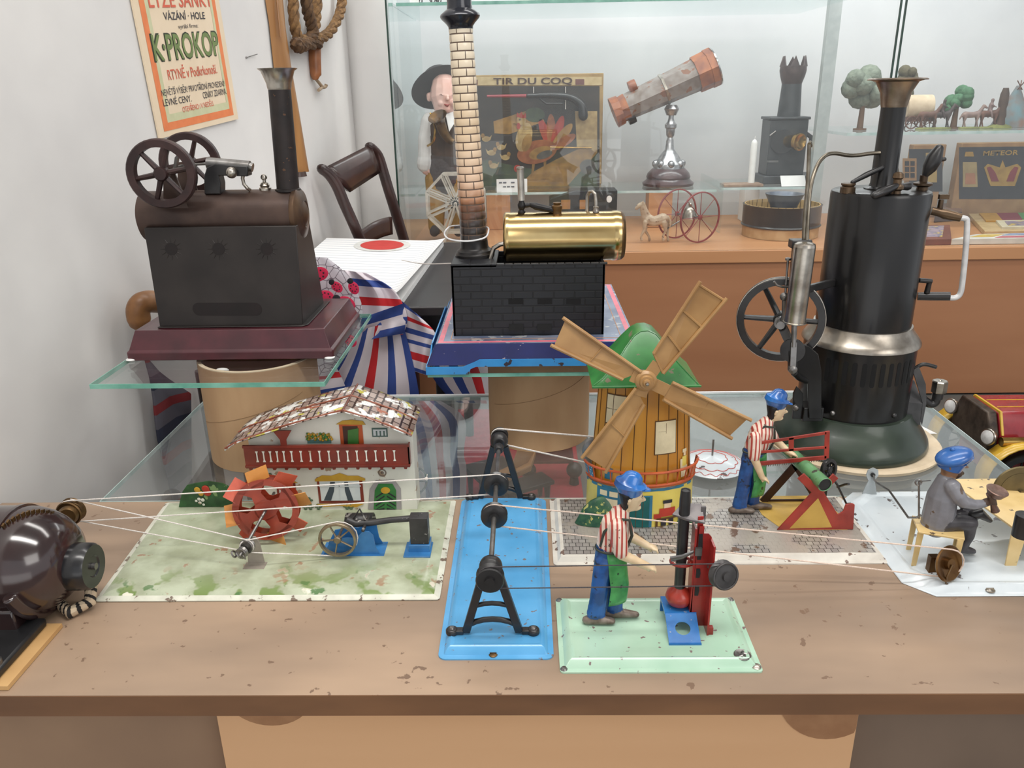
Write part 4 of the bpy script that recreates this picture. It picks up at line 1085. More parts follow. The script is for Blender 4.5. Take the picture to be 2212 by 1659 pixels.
m = MB(); m.prism([(-.2525, .611, .0045), (-.2375, .611, .0045), (-.2395, .611, .026), (-.2425, .611, .0325), (-.2480, .611, .0325), (-.2510, .611, .026)], (0, .0012, 0)); m.box(-.2545, -.2355, .602, .613, .0045, .0054)
obj('axle_stand', m, mat('grey_stand', srgb(158, 150, 138), srgb(136, 128, 118), rough=.4, scale=70), ml)
MP2 = Vector((-.2475, .603, .0285))
m = MB(); grooved(m, MP2, (-.25, -1, 0), .0068, .0050, .4); grooved(m, MP2+Vector((-.003, -.0065, -.003)), (-.25, -1, 0), .0052, .0045, .4); m.cyl(MP2+Vector((-.003, -.012, -.003)), WX+WAX*.012, .0014, n=8); obj('pulley', m, STEEL, ml)
m = MB()
for k in range(3): m.torus(MP2+Vector((-.010+.004*k, -.007, -.004-.001*k)), (1, .4*k, .5), .0028, .0009, n=14, m=6)
obj('axle_knot', m, STEEL, ml)
# trip hammer
HB = Vector((-.1715, .618, .0250))
m = MB(); m.wheel(HB, (0, -1, 0), .0172, .14, .22, 5, .055, .2, a0=.4); obj('pulley_wheel', m, mat('worn_brass_grey', srgb(160, 146, 122), srgb(128, 114, 94), rough=.35, metal=.7, scale=90), ml)
m = MB(); m.cyl(HB, HB+Vector((0, .03, 0)), .0013, n=8); obj('hammer_axle', m, STEEL, ml)
HBL = mat('hammer_blue', srgb(62, 128, 186), srgb(48, 108, 164), rough=.3, scale=60, coat=.3)
m = MB()
for y in (.625, .643):
    m.prism([(-.188, y, .0048), (-.136, y, .0048), (-.1395, y, .0120), (-.1410, y, .0250), (-.1445, y, .0290), (-.1500, y, .0290), (-.1535, y, .0250), (-.1580, y, .0220), (-.1650, y, .0225), (-.180, y, .0200)], (0, .0010, 0))
m.box(-.190, -.132, .622, .646, .0046, .0054)
obj('hammer_bracket', m, HBL, ml)
HBK = mat('hammer_black', srgb(58, 56, 56), srgb(36, 35, 36), rough=.4, scale=70, chip=(srgb(150, 146, 140), .08, 120))
m = MB(); m.tube([(-.166, .634, .0360), (-.158, .634, .0320), (-.145, .634, .0325), (-.125, .634, .0355), (-.100, .634, .0375)], [.003, .0035, .003, .0028, .003], 10)
m.box(-.108, -.0915, .628, .640, .0135, .0400); m.cyl((-.149, .622, .0315), (-.149, .648, .0315), .0016, n=8)
m.tube([(-.160, .636, .036), (-.153, .634, .047), (-.149, .634, .036)], .0011, 6)
obj('hammer', m, HBK, ml, bevel=.0006)
m = MB(); m.box(-.1100, -.0905, .626, .642, .0048, .0135); m.box(-.1140, -.0895, .619, .644, .0046, .0066); obj('anvil', m, HBL, ml, bevel=.0005)
m = MB(); P = []
for x in (-.176, -.150):
    P.append([(x+.002*k/8, .668-.010*cos(pi*k/8), .0048+.018*sin(pi*k/8)) for k in range(9)])
m.grid(P); obj('black_arch', m, HBK, ml, solid=.001)

# ---------------------------------------------------------------- cobbler toy
CREAMT = mat('cream_bench', srgb(226, 198, 140), srgb(214, 184, 124), rough=.35, scale=50, coat=.3, chip=(srgb(90, 70, 50), .03, 120))
GREYC = mat('grey_coat', srgb(132, 132, 138), srgb(112, 112, 118), rough=.4, scale=60, chip=(srgb(92, 72, 54), .10, 75), coat=.2)
DARKL = mat('dark_leg', srgb(70, 68, 72), srgb(48, 46, 50), rough=.45, scale=90)
FACE = mat('brown_face', srgb(150, 112, 84), srgb(112, 82, 62), rough=.4, scale=150)
cb = thing('cobbler_toy', 'tin cobbler in a blue cap seated on a cream stool on a white base', 'tin toy', (.46, .65, 0))
m = MB()
def chamf(x0, x1, y0, y1, c, o):
    x0, x1, y0, y1 = x0+o, x1-o, y0+o, y1-o; k = c*.9
    return [(x0+k, y0), (x1-k, y0), (x1, y0+k), (x1, y1-k), (x1-k, y1), (x0+k, y1), (x0, y1-k), (x0, y0+k)]
rings = []
for o, h in ((0, 0), (0, .0012), (.004, .0022), (.008, .0062), (.0105, .0070), (.0125, .0062), (.0155, .0046), (.018, .0056)):
    rings.append([(x, y, h) for x, y in chamf(.317, .60, .563, .744, .022, o)])
v = [p for r_ in rings for p in r_]; f = []
for i in range(len(rings)-1):
    for k in range(8): f.append((i*8+k, i*8+(k+1) % 8, (i+1)*8+(k+1) % 8, (i+1)*8+k))
f.append(tuple(range(7, -1, -1))); f.append(tuple(len(v)-8+k for k in range(8)))
m.add(v, f); obj('base', m, WTIN, cb, bevel=.0008)
tin_screw(cb, .383, .5685, .0028, NICKEL, .0042)
m = MB()      # stool
def top(mb, a, b, c, d, z, t): mb.prism([Vector((*p, z)) for p in (a, b, c, d)], (0, 0, -t))
st4 = [(.333, .600), (.366, .588), (.377, .613), (.340, .628)]
zt = .0400
top(m, *st4, zt, .0018)
stl = obj('stool', m, CREAMT, cb, bevel=.0004)
for (x, y), (dx, dy) in zip(st4, ((.0012, .0012), (-.0012, .0012), (-.0012, -.0012), (.0012, -.0012))):
    lg_ = MB(); lg_.prism([(x+dx*2.2-.0026, y+dy-.0004, zt-.0015), (x+dx*2.2+.0026, y+dy-.0004, zt-.0015), (x+dx*2.2+.0020-.001, y+dy-.0004, .0055), (x+dx*2.2-.0020-.001, y+dy-.0004, .0055)], (0, .0011, 0)); obj('leg', lg_, CREAMT, stl)
m = MB()      # bench
zb = .0440
b4 = [(.412, .600), (.60, .600), (.60, .690), (.400, .690)]
top(m, *b4, zb, .002); m.prism([(.412, .6003, zb), (.60, .6003, zb), (.60, .6003, zb-.0110), (.4235, .6003, zb-.0110)], (0, .0012, 0))
bn = obj('bench', m, CREAMT, cb, bevel=.0004)
for pts in ([(.412, .600), (.4255, .600), (.4225, .600), (.4130, .600)], [(.404, .688), (.414, .688), (.412, .688), (.405, .688)], [(.585, .600), (.598, .600), (.597, .600), (.587, .600)]):
    lg_ = MB(); a, b_, c, d = pts; lg_.prism([(a[0], a[1], zb-.001), (b_[0], b_[1], zb-.001), (c[0], c[1], .0055), (d[0], d[1], .0055)], (0, .0014, 0)); obj('leg', lg_, CREAMT, bn)
# the man
def CP(px, py, y): return pY(px, py, y)
Yc = .612
def cl(pts, y, r, rb=None):
    return limb([CP(px, py, y+dy) for px, py, dy in pts], r, rb, ref=(0, 1, 0))
pr_ = []
pr_.append((cl([(2022, 1128, 0), (2030, 1100, 0), (2036, 1070, 0), (2042, 1040, 0)], Yc, [.0135, .0138, .0130, .0085], [.0120, .0125, .0120, .0080]), 0))
pr_.append((cl([(2018, 1138, 0), (2030, 1137, 0)], Yc, [.0135, .0130], [.0060, .0070]), 0))
for s in (-1, 1):
    pr_.append((cl([(2032, 1132, s*.006), (2070, 1118 if s > 0 else 1128, s*.007), (2096, 1118 if s > 0 else 1130, s*.008)], Yc, [.0075, .0070, .0062], [.0085, .0075, .0062]), 1))
    pr_.append((cl([(2096, 1120 if s > 0 else 1130, s*.008), (2092, 1150 if s > 0 else 1158, s*.007), (2082 if s > 0 else 2080, 1180, s*.006)], Yc, [.0058, .0048, .0040]), 1))
    pr_.append((cl([(2078, 1186, s*.006), (2090, 1188, s*.006), (2100, 1190, s*.006)], Yc, [.0040, .0042, .0034], [.0036, .0034, .0026]), 1))
pr_.append((cl([(2044, 1036, 0), (2050, 1022, 0)], Yc, [.0052, .0050]), 2))
pr_.append((cl([(2052, 1018, 0), (2058, 1004, 0), (2060, 996, 0)], Yc, [.0066, .0072, .0066], [.0076, .0086, .0078]), 2))
pr_.append((cl([(2078, 1008, 0), (2090, 1009, 0)], Yc, [.0014, .0012]), 2)); pr_.append((cl([(2070, 1020, 0), (2078, 1022, 0)], Yc, [.0026, .0020]), 3))
pr_.append((cl([(2070, 1014, -.003), (2070, 1024, -.003), (2064, 1028, 0)], Yc, [.0030, .0034, .0030]), 3))
for s in (-1, 1): pr_.append((cl([(2052, 1008, s*.0072), (2053, 1014, s*.0072)], Yc, [.0014, .0014]), 2))
# near arm holding up the hammer
pr_.append((cl([(2058, 1052, -.010), (2070, 1072, -.013), (2080, 1084, -.014)], Yc, [.0068, .0062, .0055]), 0))
pr_.append((cl([(2080, 1084, -.014), (2104, 1090, -.013), (2126, 1088, -.012)], Yc, [.0054, .0044, .0034]), 0))
pr_.append((cl([(2128, 1086, -.012), (2140, 1082, -.012)], Yc, [.0036, .0034]), 3))
for k in range(4): pr_.append((cl([(2138+k*1.2, 1074+k*4.5, -.016), (2148+k, 1075+k*4.5, -.014), (2149+k, 1077+k*4.5, -.010)], Yc, [.0013, .0012, .0011]), 3))
pr_.append((cl([(2136, 1082, -.014), (2140, 1070, -.014)], Yc, [.0014, .0011]), 3))
# far arm down on the lap holding the shoe
pr_.append((cl([(2058, 1052, .011), (2072, 1076, .013), (2090, 1096, .012)], Yc, [.0064, .0056, .0050]), 0))
pr_.append((cl([(2090, 1096, .012), (2102, 1104, .006)], Yc, [.0044, .0034]), 0)); pr_.append((cl([(2104, 1105, .005), (2112, 1108, .002)], Yc, [.0034, .0032]), 3))
for k in range(4): pr_.append((cl([(2110+k*3, 1104+k*1.5, .001), (2118+k*3, 1106+k*1.5, -.003)], Yc, [.0012, .0010]), 3))
fg = figure('figure', pr_, [GREYC, DARKL, FACE, mat('beard_brown', srgb(86, 62, 48), srgb(64, 48, 38), rough=.5)], cb, voxel=.0008, smooth_it=3)
fg['label'] = 'seated cobbler in a worn grey coat'
m = MB(); ref = (0, 1, 0)
cc_ = CP(2061, 986, Yc); Rc = Matrix.Rotation(radians(-20), 3, 'Y')
m.sphere(cc_, .0150, (1.0, .88, .42), n=26, R=Rc)
m.tube([CP(2050, 1012, Yc), CP(2058, 994, Yc)], [.0086, .0100], 22, ref=ref, rb=[.0098, .0118])
m.sphere(cc_+Rc @ Vector((0, 0, .0066)), .0020, n=10); m.tube([CP(2076, 1000, Yc), CP(2093, 991, Yc)], [.0062, .0042], 14, ref=ref, rb=[.0014, .001], dome=True)
obj('cap', m, mat('cobbler_cap', srgb(46, 104, 176), srgb(34, 82, 148), rough=.3, scale=60, coat=.4), fg)
m = MB(); a, b_ = CP(2150, 1104, Yc-.013), CP(2138, 1066, Yc-.013); m.tube([a, a.lerp(b_, .4), b_], [.0036, .0022, .0030], 10)
h = CP(2152, 1064, Yc-.013); m.lathe([(0, -.003), (.006, -.003), (.0088, .0025), (.0080, .0030), (0, .0018)], h, (.15, -.2, 1), n=22)
obj('hammer', m, mat('rusty_steel', srgb(150, 124, 112), srgb(112, 86, 76), rough=.4, metal=.6, scale=120), cb)
m = MB(); m.tube([CP(2104, 1112, Yc-.004), CP(2116, 1108, Yc-.004), CP(2138, 1124, Yc-.004)], [.0046, .0052, .0022], 10, dome=True); obj('shoe_work', m, BLACKM, cb)
# wires, hook post, pulley, grinding disc and tub
hp = Vector((.3485, .7305, .0055))
m = MB(); m.prism([(hp.x-.0075, hp.y, hp.z), (hp.x+.0075, hp.y, hp.z), (hp.x+.0050, hp.y, hp.z+.010), (hp.x+.0030, hp.y, hp.z+.016), (hp.x+.0062, hp.y, hp.z+.022), (hp.x+.0050, hp.y, hp.z+.028), (hp.x, hp.y, hp.z+.0305), (hp.x-.0050, hp.y, hp.z+.028), (hp.x-.0062, hp.y, hp.z+.022), (hp.x-.0030, hp.y, hp.z+.016), (hp.x-.0050, hp.y, hp.z+.010)], (0, .0012, 0))
hk = obj('hook_post', m, mat('grey_post', srgb(186, 192, 194), srgb(164, 170, 172), rough=.3, metal=.3), cb)
m = MB(); m.lathe([(0, -.0004), (.0022, -.0004), (.0022, .0018), (0, .0018)], hp+Vector((0, 0, .023)), (0, -1, 0), n=14); obj('hook_hole', m, BLACK, hk)
m = MB(); m.tube([hp+Vector((0, -.002, .024)), hp+Vector((.0015, -.003, .018)), hp+Vector((.004, -.003, .0155)), CP(1921, 1060, .68), CP(1962, 1118, .625), CP(1980, 1118, .612), CP(1990, 1112, .612)], .0010, 8); obj('pull_wire', m, STEEL, cb)
m = MB(); m.tube([CP(1985, 1120, .612), CP(1985, 1040, .612)], .0009, 8); m.torus(CP(1984, 1042, .612), (0, 1, 0), .0026, .0007, n=14, m=6); m.tube([CP(1985, 1040, .612), CP(2010, 1038, .614)], .0005, 6); obj('back_wire', m, STEEL, cb)
CPUL = Vector((.3495, .5785, .0225))
m = MB(); m.lathe([(.0020, -.004), (.0035, -.0035), (.0150, .0010), (.0155, .0018), (.0142, .0026), (.005, .0010), (.0045, .0042), (0, .0046)], CPUL, (.45, -1, .35), n=32); m.cyl(CPUL, CPUL+Vector((-.004, .02, -.008)), .0018, n=10); m.box(CPUL.x-.007, CPUL.x+.001, CPUL.y+.012, CPUL.y+.018, .0052, CPUL.z-.002)
obj('crank_pulley', m, mat('brass_brown', srgb(116, 84, 46), srgb(84, 58, 34), rough=.3, metal=.8, scale=60), cb)
m = MB(); m.tube([CPUL+Vector((.0015, -.005, .0015)), CPUL+Vector((-.003, -.008, -.008)), CPUL+Vector((-.002, -.007, -.015)), CPUL+Vector((.0005, -.006, -.0165))], .0007, 6); obj('crank_pin', m, OLDBRASS, cb)
dk = pY(2204, 1062, .665)
m = MB(); m.lathe([(0, -.0012), (.0235, -.0012), (.0245, 0), (.0235, .0012), (0, .0012)], dk, (-.15, -1, .15), n=44); m.lathe([(.0170, -.0016), (.0180, -.0016), (.0180, .0016), (.0170, .0016), (.0170, -.0016)], dk, (-.15, -1, .15), n=40); m.cyl(dk+Vector((0, -.004, 0)), dk+Vector((0, .004, 0)), .003, n=12); m.bar(dk+Vector((0, .003, 0)), Vector((dk.x, dk.y+.003, zb)), .008, .0015, (0, 1, 0))
obj('grinding_disc', m, mat('olive_brass', srgb(118, 104, 72), srgb(98, 86, 60), rough=.35, metal=.7), cb)
tp = pz(2206, 1158, zb); m = MB(); m.lathe([(0, zb), (.0075, zb), (.0078, zb+.020), (0, zb+.0195)], (tp.x, tp.y, 0), n=22); obj('tub', m, BLACKM, cb)

# ---------------------------------------------------------------- cords joining the toys
cord('upper white cord from the motor pulley to the rear middle pulley of the blue stand', MPUL, .0108, PA, .0098, CORD, .00065, knot=.16)
cord('white cord slanting from the motor pulley down to the water mill axle', MPUL+Vector((0, .003, 0)), .0108, MP2, .0060, CORD, .0006)
cord('short white cord from the mill axle to the small spoked hammer wheel', MP2+Vector((0, -.001, 0)), .0060, HB+Vector((0, .001, 0)), .0175, CORD, .0006)
cord('thick white cord from the rear trestle pulley to the windmill', (SX, PY[3], shaft_z(PY[3])), .0080, WPUL, .0155, CORD, .0009)
cord('long cream cord from the front middle pulley to the brown cobbler pulley', PB, .0098, CPUL, .0135, CORDP, .0007)
cord('dark cord from the front trestle pulley to the drop press wheel', (SX, PY[0], shaft_z(PY[0])), .0092, PP, .0095, CORDD, .0005)
# ================================================================== steam engines
IRONB = mat('brown_iron', srgb(84, 66, 58), srgb(60, 46, 42), rough=.42, metal=.5, scale=26, coat=.15)
CASEB = mat('dark_case', srgb(54, 49, 47), srgb(43, 39, 38), rough=.42, metal=.4, scale=20)
MAROON = mat('maroon_base', srgb(80, 34, 42), srgb(64, 28, 35), rough=.32, scale=40, coat=.35)
MAROOND = mat('brown_wheel', srgb(66, 46, 44), srgb(48, 34, 34), rough=.4, metal=.3, scale=60)
RUST = mat('sooty_stack', srgb(46, 38, 36), srgb(32, 28, 28), rough=.45, metal=.3, scale=60, chip=(srgb(92, 64, 46), .035, 120))

# ---------------------------------------------------------------- left engine: overtype on a riveted case
ZP = .1255
eL = thing('steam_engine', 'dark brown toy steam engine with two flywheels and thin stack on maroon base', 'toy engine', (-.33, .91, ZP))
m = MB(); tin_base(m, -.4435, -.2135, .8295, .985, .004, [(0, ZP), (0, ZP+.009), (.003, ZP+.0115), (.010, .1575), (.0165, .1570)]); bs = obj('base', m, MAROON, eL, smooth=20, bevel=.0008)
for x in (-.4395, -.2185):
    m = MB(); m.sphere((x, .8325, ZP+.001), .006, (1, 1, .3), n=12); obj('rubber_foot', m, WHITEP, bs)
Yb = .854; FT = .868
c0, c1, c2, c3 = pY(345, 705, Yb), pY(655, 707, Yb), pY(640, 490, FT), pY(310, 490, FT)
zt_ = (c2.z+c3.z)/2; z0 = .1572
bl = [Vector((c0.x, Yb, z0)), Vector((c1.x, Yb, z0)), Vector((c1.x, .953, z0)), Vector((c0.x, .953, z0))]
tl = [Vector((c3.x, FT, zt_)), Vector((c2.x, FT, zt_)), Vector((c2.x, .922, zt_)), Vector((c3.x, .922, zt_))]
m = MB(); m.add(bl+tl, [(0, 1, 5, 4), (1, 2, 6, 5), (2, 3, 7, 6), (3, 0, 4, 7), (3, 2, 1, 0), (4, 5, 6, 7)])
m.prism([(c0.x, Yb-.006, z0), (c1.x+.001, Yb-.006, z0), (c1.x+.006, Yb, z0), (c1.x+.006, .96, z0), (c0.x, .96, z0)], (0, 0, .0014))
cs = obj('case', m, CASEB, eL, bevel=.0012)
nrm = (bl[1]-bl[0]).cross(tl[0]-bl[0]).normalized()
def onf(px, py):
    d = ray(px, py); t = (bl[0]-CAM).dot(nrm)/d.dot(nrm); return CAM+d*t
DARKH = mat('case_hole', srgb(26, 16, 16), srgb(18, 12, 12), rough=.8)
for px in (370, 472, 576):
    c = onf(px, 538)
    m = MB(); m.lathe([(0, 0), (.0068, 0), (.0068, .0006), (0, .0006)], c-nrm*.0003, nrm, n=26); obj('vent_hole', m, DARKH, cs)
    m = MB()
    Fm = frame_of(nrm)
    for k in range(12):
        a = 2*pi*k/12; d = Fm @ Vector((cos(a), sin(a), 0)); m.tube([c+d*.0075, c+d*.0122], [.0006, .0002], 5)
    obj('rayed_crease', m, CASEB, cs)
a, b = onf(430, 668), onf(552, 668)
m = MB(); up = (tl[0]-bl[0]).normalized(); ax = (b-a).normalized()
slot = [b+ax*.0*1+ax*(.0072*cos(radians(t)))+up*(.0072*sin(radians(t))) for t in range(-90, 91, 15)]+[a+ax*(.0072*cos(radians(t)))+up*(.0072*sin(radians(t))) for t in range(90, 271, 15)]
m.prism([p-nrm*.0003 for p in slot], nrm*.0006); obj('burner_slot', m, DARKH, cs)
bY = .900; bc_ = pY(655, 462, bY); BZ = bc_.z; BR = .0275
bx0, bx1 = pY(313, 440, bY).x, pY(640, 440, bY).x
m = MB(); m.lathe([(0, -.003), (BR*.8, -.003), (BR, 0), (BR, bx1-bx0), (BR*.97, bx1-bx0)], (bx0, bY, BZ), (1, 0, 0), n=48); blr = obj('boiler', m, IRONB, eL)
m = MB(); L_ = bx1-bx0
m.lathe([(BR*1.0, -.002), (BR*1.05, 0), (BR*1.05, .0035), (BR*.94, .0065), (BR*.55, .0095), (BR*.50, .0085), (BR*.25, .0115), (0, .012)], (bx1, bY, BZ), (1, 0, 0), n=48); obj('end_cap', m, mat('end_cap_bronze', srgb(110, 86, 66), srgb(74, 58, 50), rough=.35, metal=.7, scale=40), blr)
BT = BZ+BR
# stack
sx_ = pY(622, 408, bY).x; tip = pY(600, 152, bY)
m = MB(); m.tube([(sx_, bY, BT-.004), (sx_+(tip.x-sx_)*.9, bY, BT+(tip.z-BT)*.86)], [.0123, .0118], 28); m.lathe([(.0123, 0), (.0140, .001), (.0140, .003), (.0123, .004)], (sx_, bY, BT-.003), n=28); st = obj('stack', m, RUST, eL)
m = MB(); c = Vector((sx_+(tip.x-sx_)*.9, bY, BT+(tip.z-BT)*.86)); m.lathe([(.0119, -.002), (.0126, 0), (.0130, .004), (.0175, .0165), (.0205, .0185), (.0208, .0192), (.0195, .0190), (.0160, .0160), (.0110, .003)], c, n=36); obj('stack_flare', m, NICKEL, st)
# safety valve
p = pY(573, 408, bY); m = MB(); m.lathe([(0, 0), (.0065, 0), (.0065, .003), (.0048, .0042), (.0056, .0058), (.0040, .0085), (.0018, .0095), (.0018, .0115), (.0034, .013), (.0036, .0150), (.0024, .0172), (0, .0178)], (p.x, bY, BT-.0015), n=22); obj('safety_valve', m, NICKEL, eL)
# flywheels, axle, bearings
w1 = pY(350, 375, .856); w2 = pY(411, 352, .948); R1 = 73/1720*(.856*cos(PITCH)+.075*sin(PITCH))/.985
axd = (w2-w1).normalized()
for w_, r_ in ((w1, R1), (w2, R1*.97)):
    m = MB(); m.wheel(w_, axd, r_, .24, .28, 6, .10, .21, a0=.35); obj('flywheel', m, MAROOND, eL)
m = MB(); m.cyl(w1-axd*.006, w2+axd*.006, .0022, n=12); m.bar(w1.lerp(w2, .45), w1.lerp(w2, .45)+Vector((.004, 0, .012)), .006, .003); m.cyl(w1.lerp(w2, .45)+Vector((.004, 0, .012)), w1.lerp(w2, .55)+Vector((.004, 0, .012)), .002, n=10); obj('axle', m, STEEL, eL)
for t in (.22, .72):
    p = w1.lerp(w2, t); m = MB()
    zb_ = BZ + sqrt(max(0, BR**2-(p.y-bY)**2)) - .001 if abs(p.y-bY) < BR else BT-.012
    m.prism([(p.x-.012, p.y-.0012, zb_-.003), (p.x+.016, p.y-.0012, zb_-.003), (p.x+.005, p.y-.0012, p.z+.004), (p.x-.005, p.y-.0012, p.z+.004)], (0, .0024, 0)); obj('bearing_stand', m, IRONB, eL)
# cylinder on its bracket
y_ = .893
m = MB(); pts = [(447, 418), (482, 418), (482, 395), (478, 378), (540, 380), (540, 358), (470, 352), (452, 360), (446, 380)]
m.prism([(pY(px, py, y_).x, y_-.008, pY(px, py, y_).z) for px, py in pts], (0, .016, 0)); obj('cylinder_bracket', m, BLACKM, eL, bevel=.0012)
m = MB(); m.tube([pY(448, 352, y_), pY(540, 360, y_)], .0062, 18); m.tube([pY(538, 360, y_), pY(546, 362, y_)], .0048, 16); m.tube([pY(400, 356, y_), pY(450, 354, y_)], .0014, 8); m.bar(pY(352, 372, y_), pY(404, 356, y_), .005, .002); obj('cylinder', m, STEEL, eL)
m = MB(); m.sphere(pY(500, 373, y_-.012), .0062, n=16); m.cyl(pY(500, 373, y_-.012), pY(500, 373, y_), .0022, n=10); obj('valve_ball', m, NICKEL, eL)
m = MB(); m.tube([pY(527, 372, y_-.004), pY(524, 385, y_-.004), pY(527, 398, y_-.004), pY(534, 406, y_-.004), pY(540, 410, y_)], .0020, 10); obj('steam_pipe', m, NICKEL, eL)

# ---------------------------------------------------------------- middle engine: brick furnace, brass boiler, tall brick chimney
ZM = .1125
eM = thing('steam_engine', 'toy steam engine with brass boiler, black brick furnace and tall pale brick chimney', 'toy engine', (.007, .95, ZM))
NAVY = mat('navy_tin', srgb(26, 34, 98), srgb(20, 27, 80), rough=.3, scale=30, coat=.15, chip=(srgb(150, 140, 150), .02, 150))
SKY = mat('sky_tin', srgb(58, 150, 214), srgb(44, 130, 196), rough=.25, scale=30, coat=.4, chip=(srgb(52, 44, 52), .07, 110))
TOPT = mat('grey_blue_tin', srgb(112, 124, 154), srgb(150, 160, 182), rough=.22, metal=.35, scale=26, chip=(srgb(196, 200, 206), .10, 80))
PINK = mat('pink_line', srgb(232, 130, 146), srgb(220, 112, 130), rough=.3, chip=(srgb(170, 160, 170), .06, 120))
X0, X1, Y0, Y1 = -.1085, .1215, .8115, 1.095; ZT = .1445
xi0, xi1, yi0, yi1 = X0+.010, X1-.004, Y0+.0075, Y1-.008
m = MB()
B = [(X0, Y0), (X1, Y0), (X1, Y1), (X0, Y1)]; T = [(xi0, yi0), (xi1, yi0), (xi1, yi1), (xi0, yi1)]
v = [(x, y, ZM+.010) for x, y in B]+[(x, y, ZT) for x, y in T]
m.add(v, [(0, 1, 5, 4), (1, 2, 6, 5), (2, 3, 7, 6), (3, 0, 4, 7)]); obj('skirt', m, NAVY, eM, bevel=.001)
m = MB()   # light blue foot rail with arched cut-outs
def rail(p, q, nrm_, flip):
    p, q = Vector(p), Vector(q); d = q-p; L = d.length; d.normalize(); up = Vector((0, 0, 1)); o = []
    a = .046; h1 = .0185; 
    o = [(0, 0), (a, 0), (a+.002, .006), (a+.008, .0085), (L-a-.008, .0085), (L-a-.002, .006), (L-a, 0), (L, 0), (L, .0085), (L-a+.006, .0085), (L-a-.006, .0135), (L-a-.012, .0165), (a+.012, .0165), (a+.006, .0135), (a-.006, .0085), (0, .0085)]
    m.prism([p+d*u+up*w for u, w in o], Vector(nrm_)*.0016)
rail((X0-.001, Y0-.0015, ZM), (X1+.001, Y0-.0015, ZM), (0, 1, 0), 0); rail((X0-.001, Y1+.0015, ZM), (X1+.001, Y1+.0015, ZM), (0, -1, 0), 0)
rail((X0-.0015, Y0, ZM), (X0-.0015, Y1, ZM), (1, 0, 0), 0); rail((X1+.0015, Y0, ZM), (X1+.0015, Y1, ZM), (-1, 0, 0), 0)
obj('foot_rail', m, SKY, eM)
m = MB(); m.prism([(x, y, ZT-.001) for x, y in T], (0, 0, .0014)); tp_ = obj('base_top', m, TOPT, eM)
m = MB()
zz = ZT+.0005
for i in range(4):
    a, b = Vector((*T[i], zz)), Vector((*T[(i+1) % 4], zz)); cc = Vector(((xi0+xi1)/2, (yi0+yi1)/2, zz))
    def ins(p, w): return Vector((p.x+(w if p.x < cc.x else -w), p.y+(w if p.y < cc.y else -w), zz))
    m.add([ins(a, .002), ins(b, .002), ins(b, .0075), ins(a, .0075)], [(0, 1, 2, 3)])
obj('pink_border', m, PINK, tp_)
m = MB()
for i in range(4):
    a, b = Vector((*T[i], zz)), Vector((*T[(i+1) % 4], zz))
    m.bar(ins(a, .0150)+Vector((0, 0, .0001)), ins(b, .0150)+Vector((0, 0, .0001)), .0008, .0002)
obj('fine_line', m, mat('orange_line', srgb(206, 150, 110), rough=.4), tp_)
BRK = brick_mat('black_brick', srgb(25, 26, 31), srgb(20, 21, 26), srgb(13, 13, 16), .0225, .0082, .0009, 'XZ', rough=.42, bump=.0012)
fx0, fx1, fy0, fy1 = -.0815, .0845, .846, .925
fz = pY(1140, 571, fy0).z
cx1 = pY(1073, 571, fy0).x
m = MB(); m.box(fx0, fx1, fy0, fy0+.003, ZT, fz); m.box(fx0, fx1, fy1-.003, fy1, ZT, fz); m.box(fx0, fx0+.003, fy0, fy1, ZT, fz); m.box(fx1-.003, fx1, fy0, fy1, ZT, fz); m.box(fx0, cx1, fy0, fy1, fz-.003, fz+.0012); m.box(fx0+.004, fx1-.004, fy0+.004, fy1-.004, fz-.03, fz-.027)
m.box(fx0-.0006, fx1+.0006, fy0-.0006, fy1+.0006, fz-.0006, fz+.0004) if False else None
fu = obj('furnace', m, BRK, eM, bevel=.0006)
m = MB(); zr = fz-.0014
for k in range(13): m.obox((cx1+.004+(fx1-cx1-.006)*k/12, fy0+.0016, fz), ((fx1-cx1)/13.5, .0042, .0022))
obj('coping', m, BLACKM, fu, bevel=.0004)
HOLE = mat('dark_hole', srgb(10, 10, 12), rough=.9)  # even near-black for slots and lips
for px in (1114, 1177, 1239):
    p = pY(px, 651, fy0); m = MB(); m.box(p.x-.0080, p.x+.0080, fy0-.0003, fy0+.0006, p.z-.0032, p.z+.0032); obj('fire_slot', m, HOLE, fu)
for px in (1115, 1176):
    p = pY(px, 706, fy0); m = MB(); m.prism([(p.x-.0080, fy0-.0003, p.z+.0035), (p.x-.0080, fy0-.0003, p.z-.0032), (p.x-.0080, fy0-.0045, p.z-.0030)], (.016, 0, 0)); obj('ash_lip', m, HOLE, fu)
BOY = .888; r0 = .0268
pl, pr2 = pY(1092, 512, BOY), pY(1338, 515, BOY)
bz = pl.z
m = MB(); Lb = pr2.x-pl.x
m.lathe([(0, -.002), (r0*.9, -.002), (r0, 0), (r0*1.015, .001), (r0*1.015, .004), (r0, .005), (r0, Lb-.009), (r0*1.02, Lb-.008), (r0*1.02, Lb-.003), (r0, Lb)], (pl.x, BOY, bz), (1, 0, 0), n=56); bo = obj('brass_boiler', m, mat('boiler_brass', srgb(214, 188, 134), srgb(188, 158, 104), rough=.2, metal=1.0, scale=20), eM)
m = MB(); m.lathe([(r0*.99, 0), (r0*1.0, .0015), (r0*.90, .0045), (r0*.5, .006), (0, .0065)], (pr2.x, BOY, bz), (1, 0, 0), n=48); obj('end_cap', m, OLDBRASS, bo)
bt = bz+r0
BKF = mat('fitting_black', srgb(44, 42, 42), srgb(30, 29, 30), rough=.35, metal=.5)
p = pY(1127, 466, BOY); m = MB(); m.lathe([(0, -.002), (.0042, -.002), (.0042, .0015), (.0028, .003), (.0042, .005), (.0046, .0085), (.0030, .0115), (.0030, .0135)], (p.x, BOY, bt), n=20); obj('whistle_cock', m, BKF, eM)
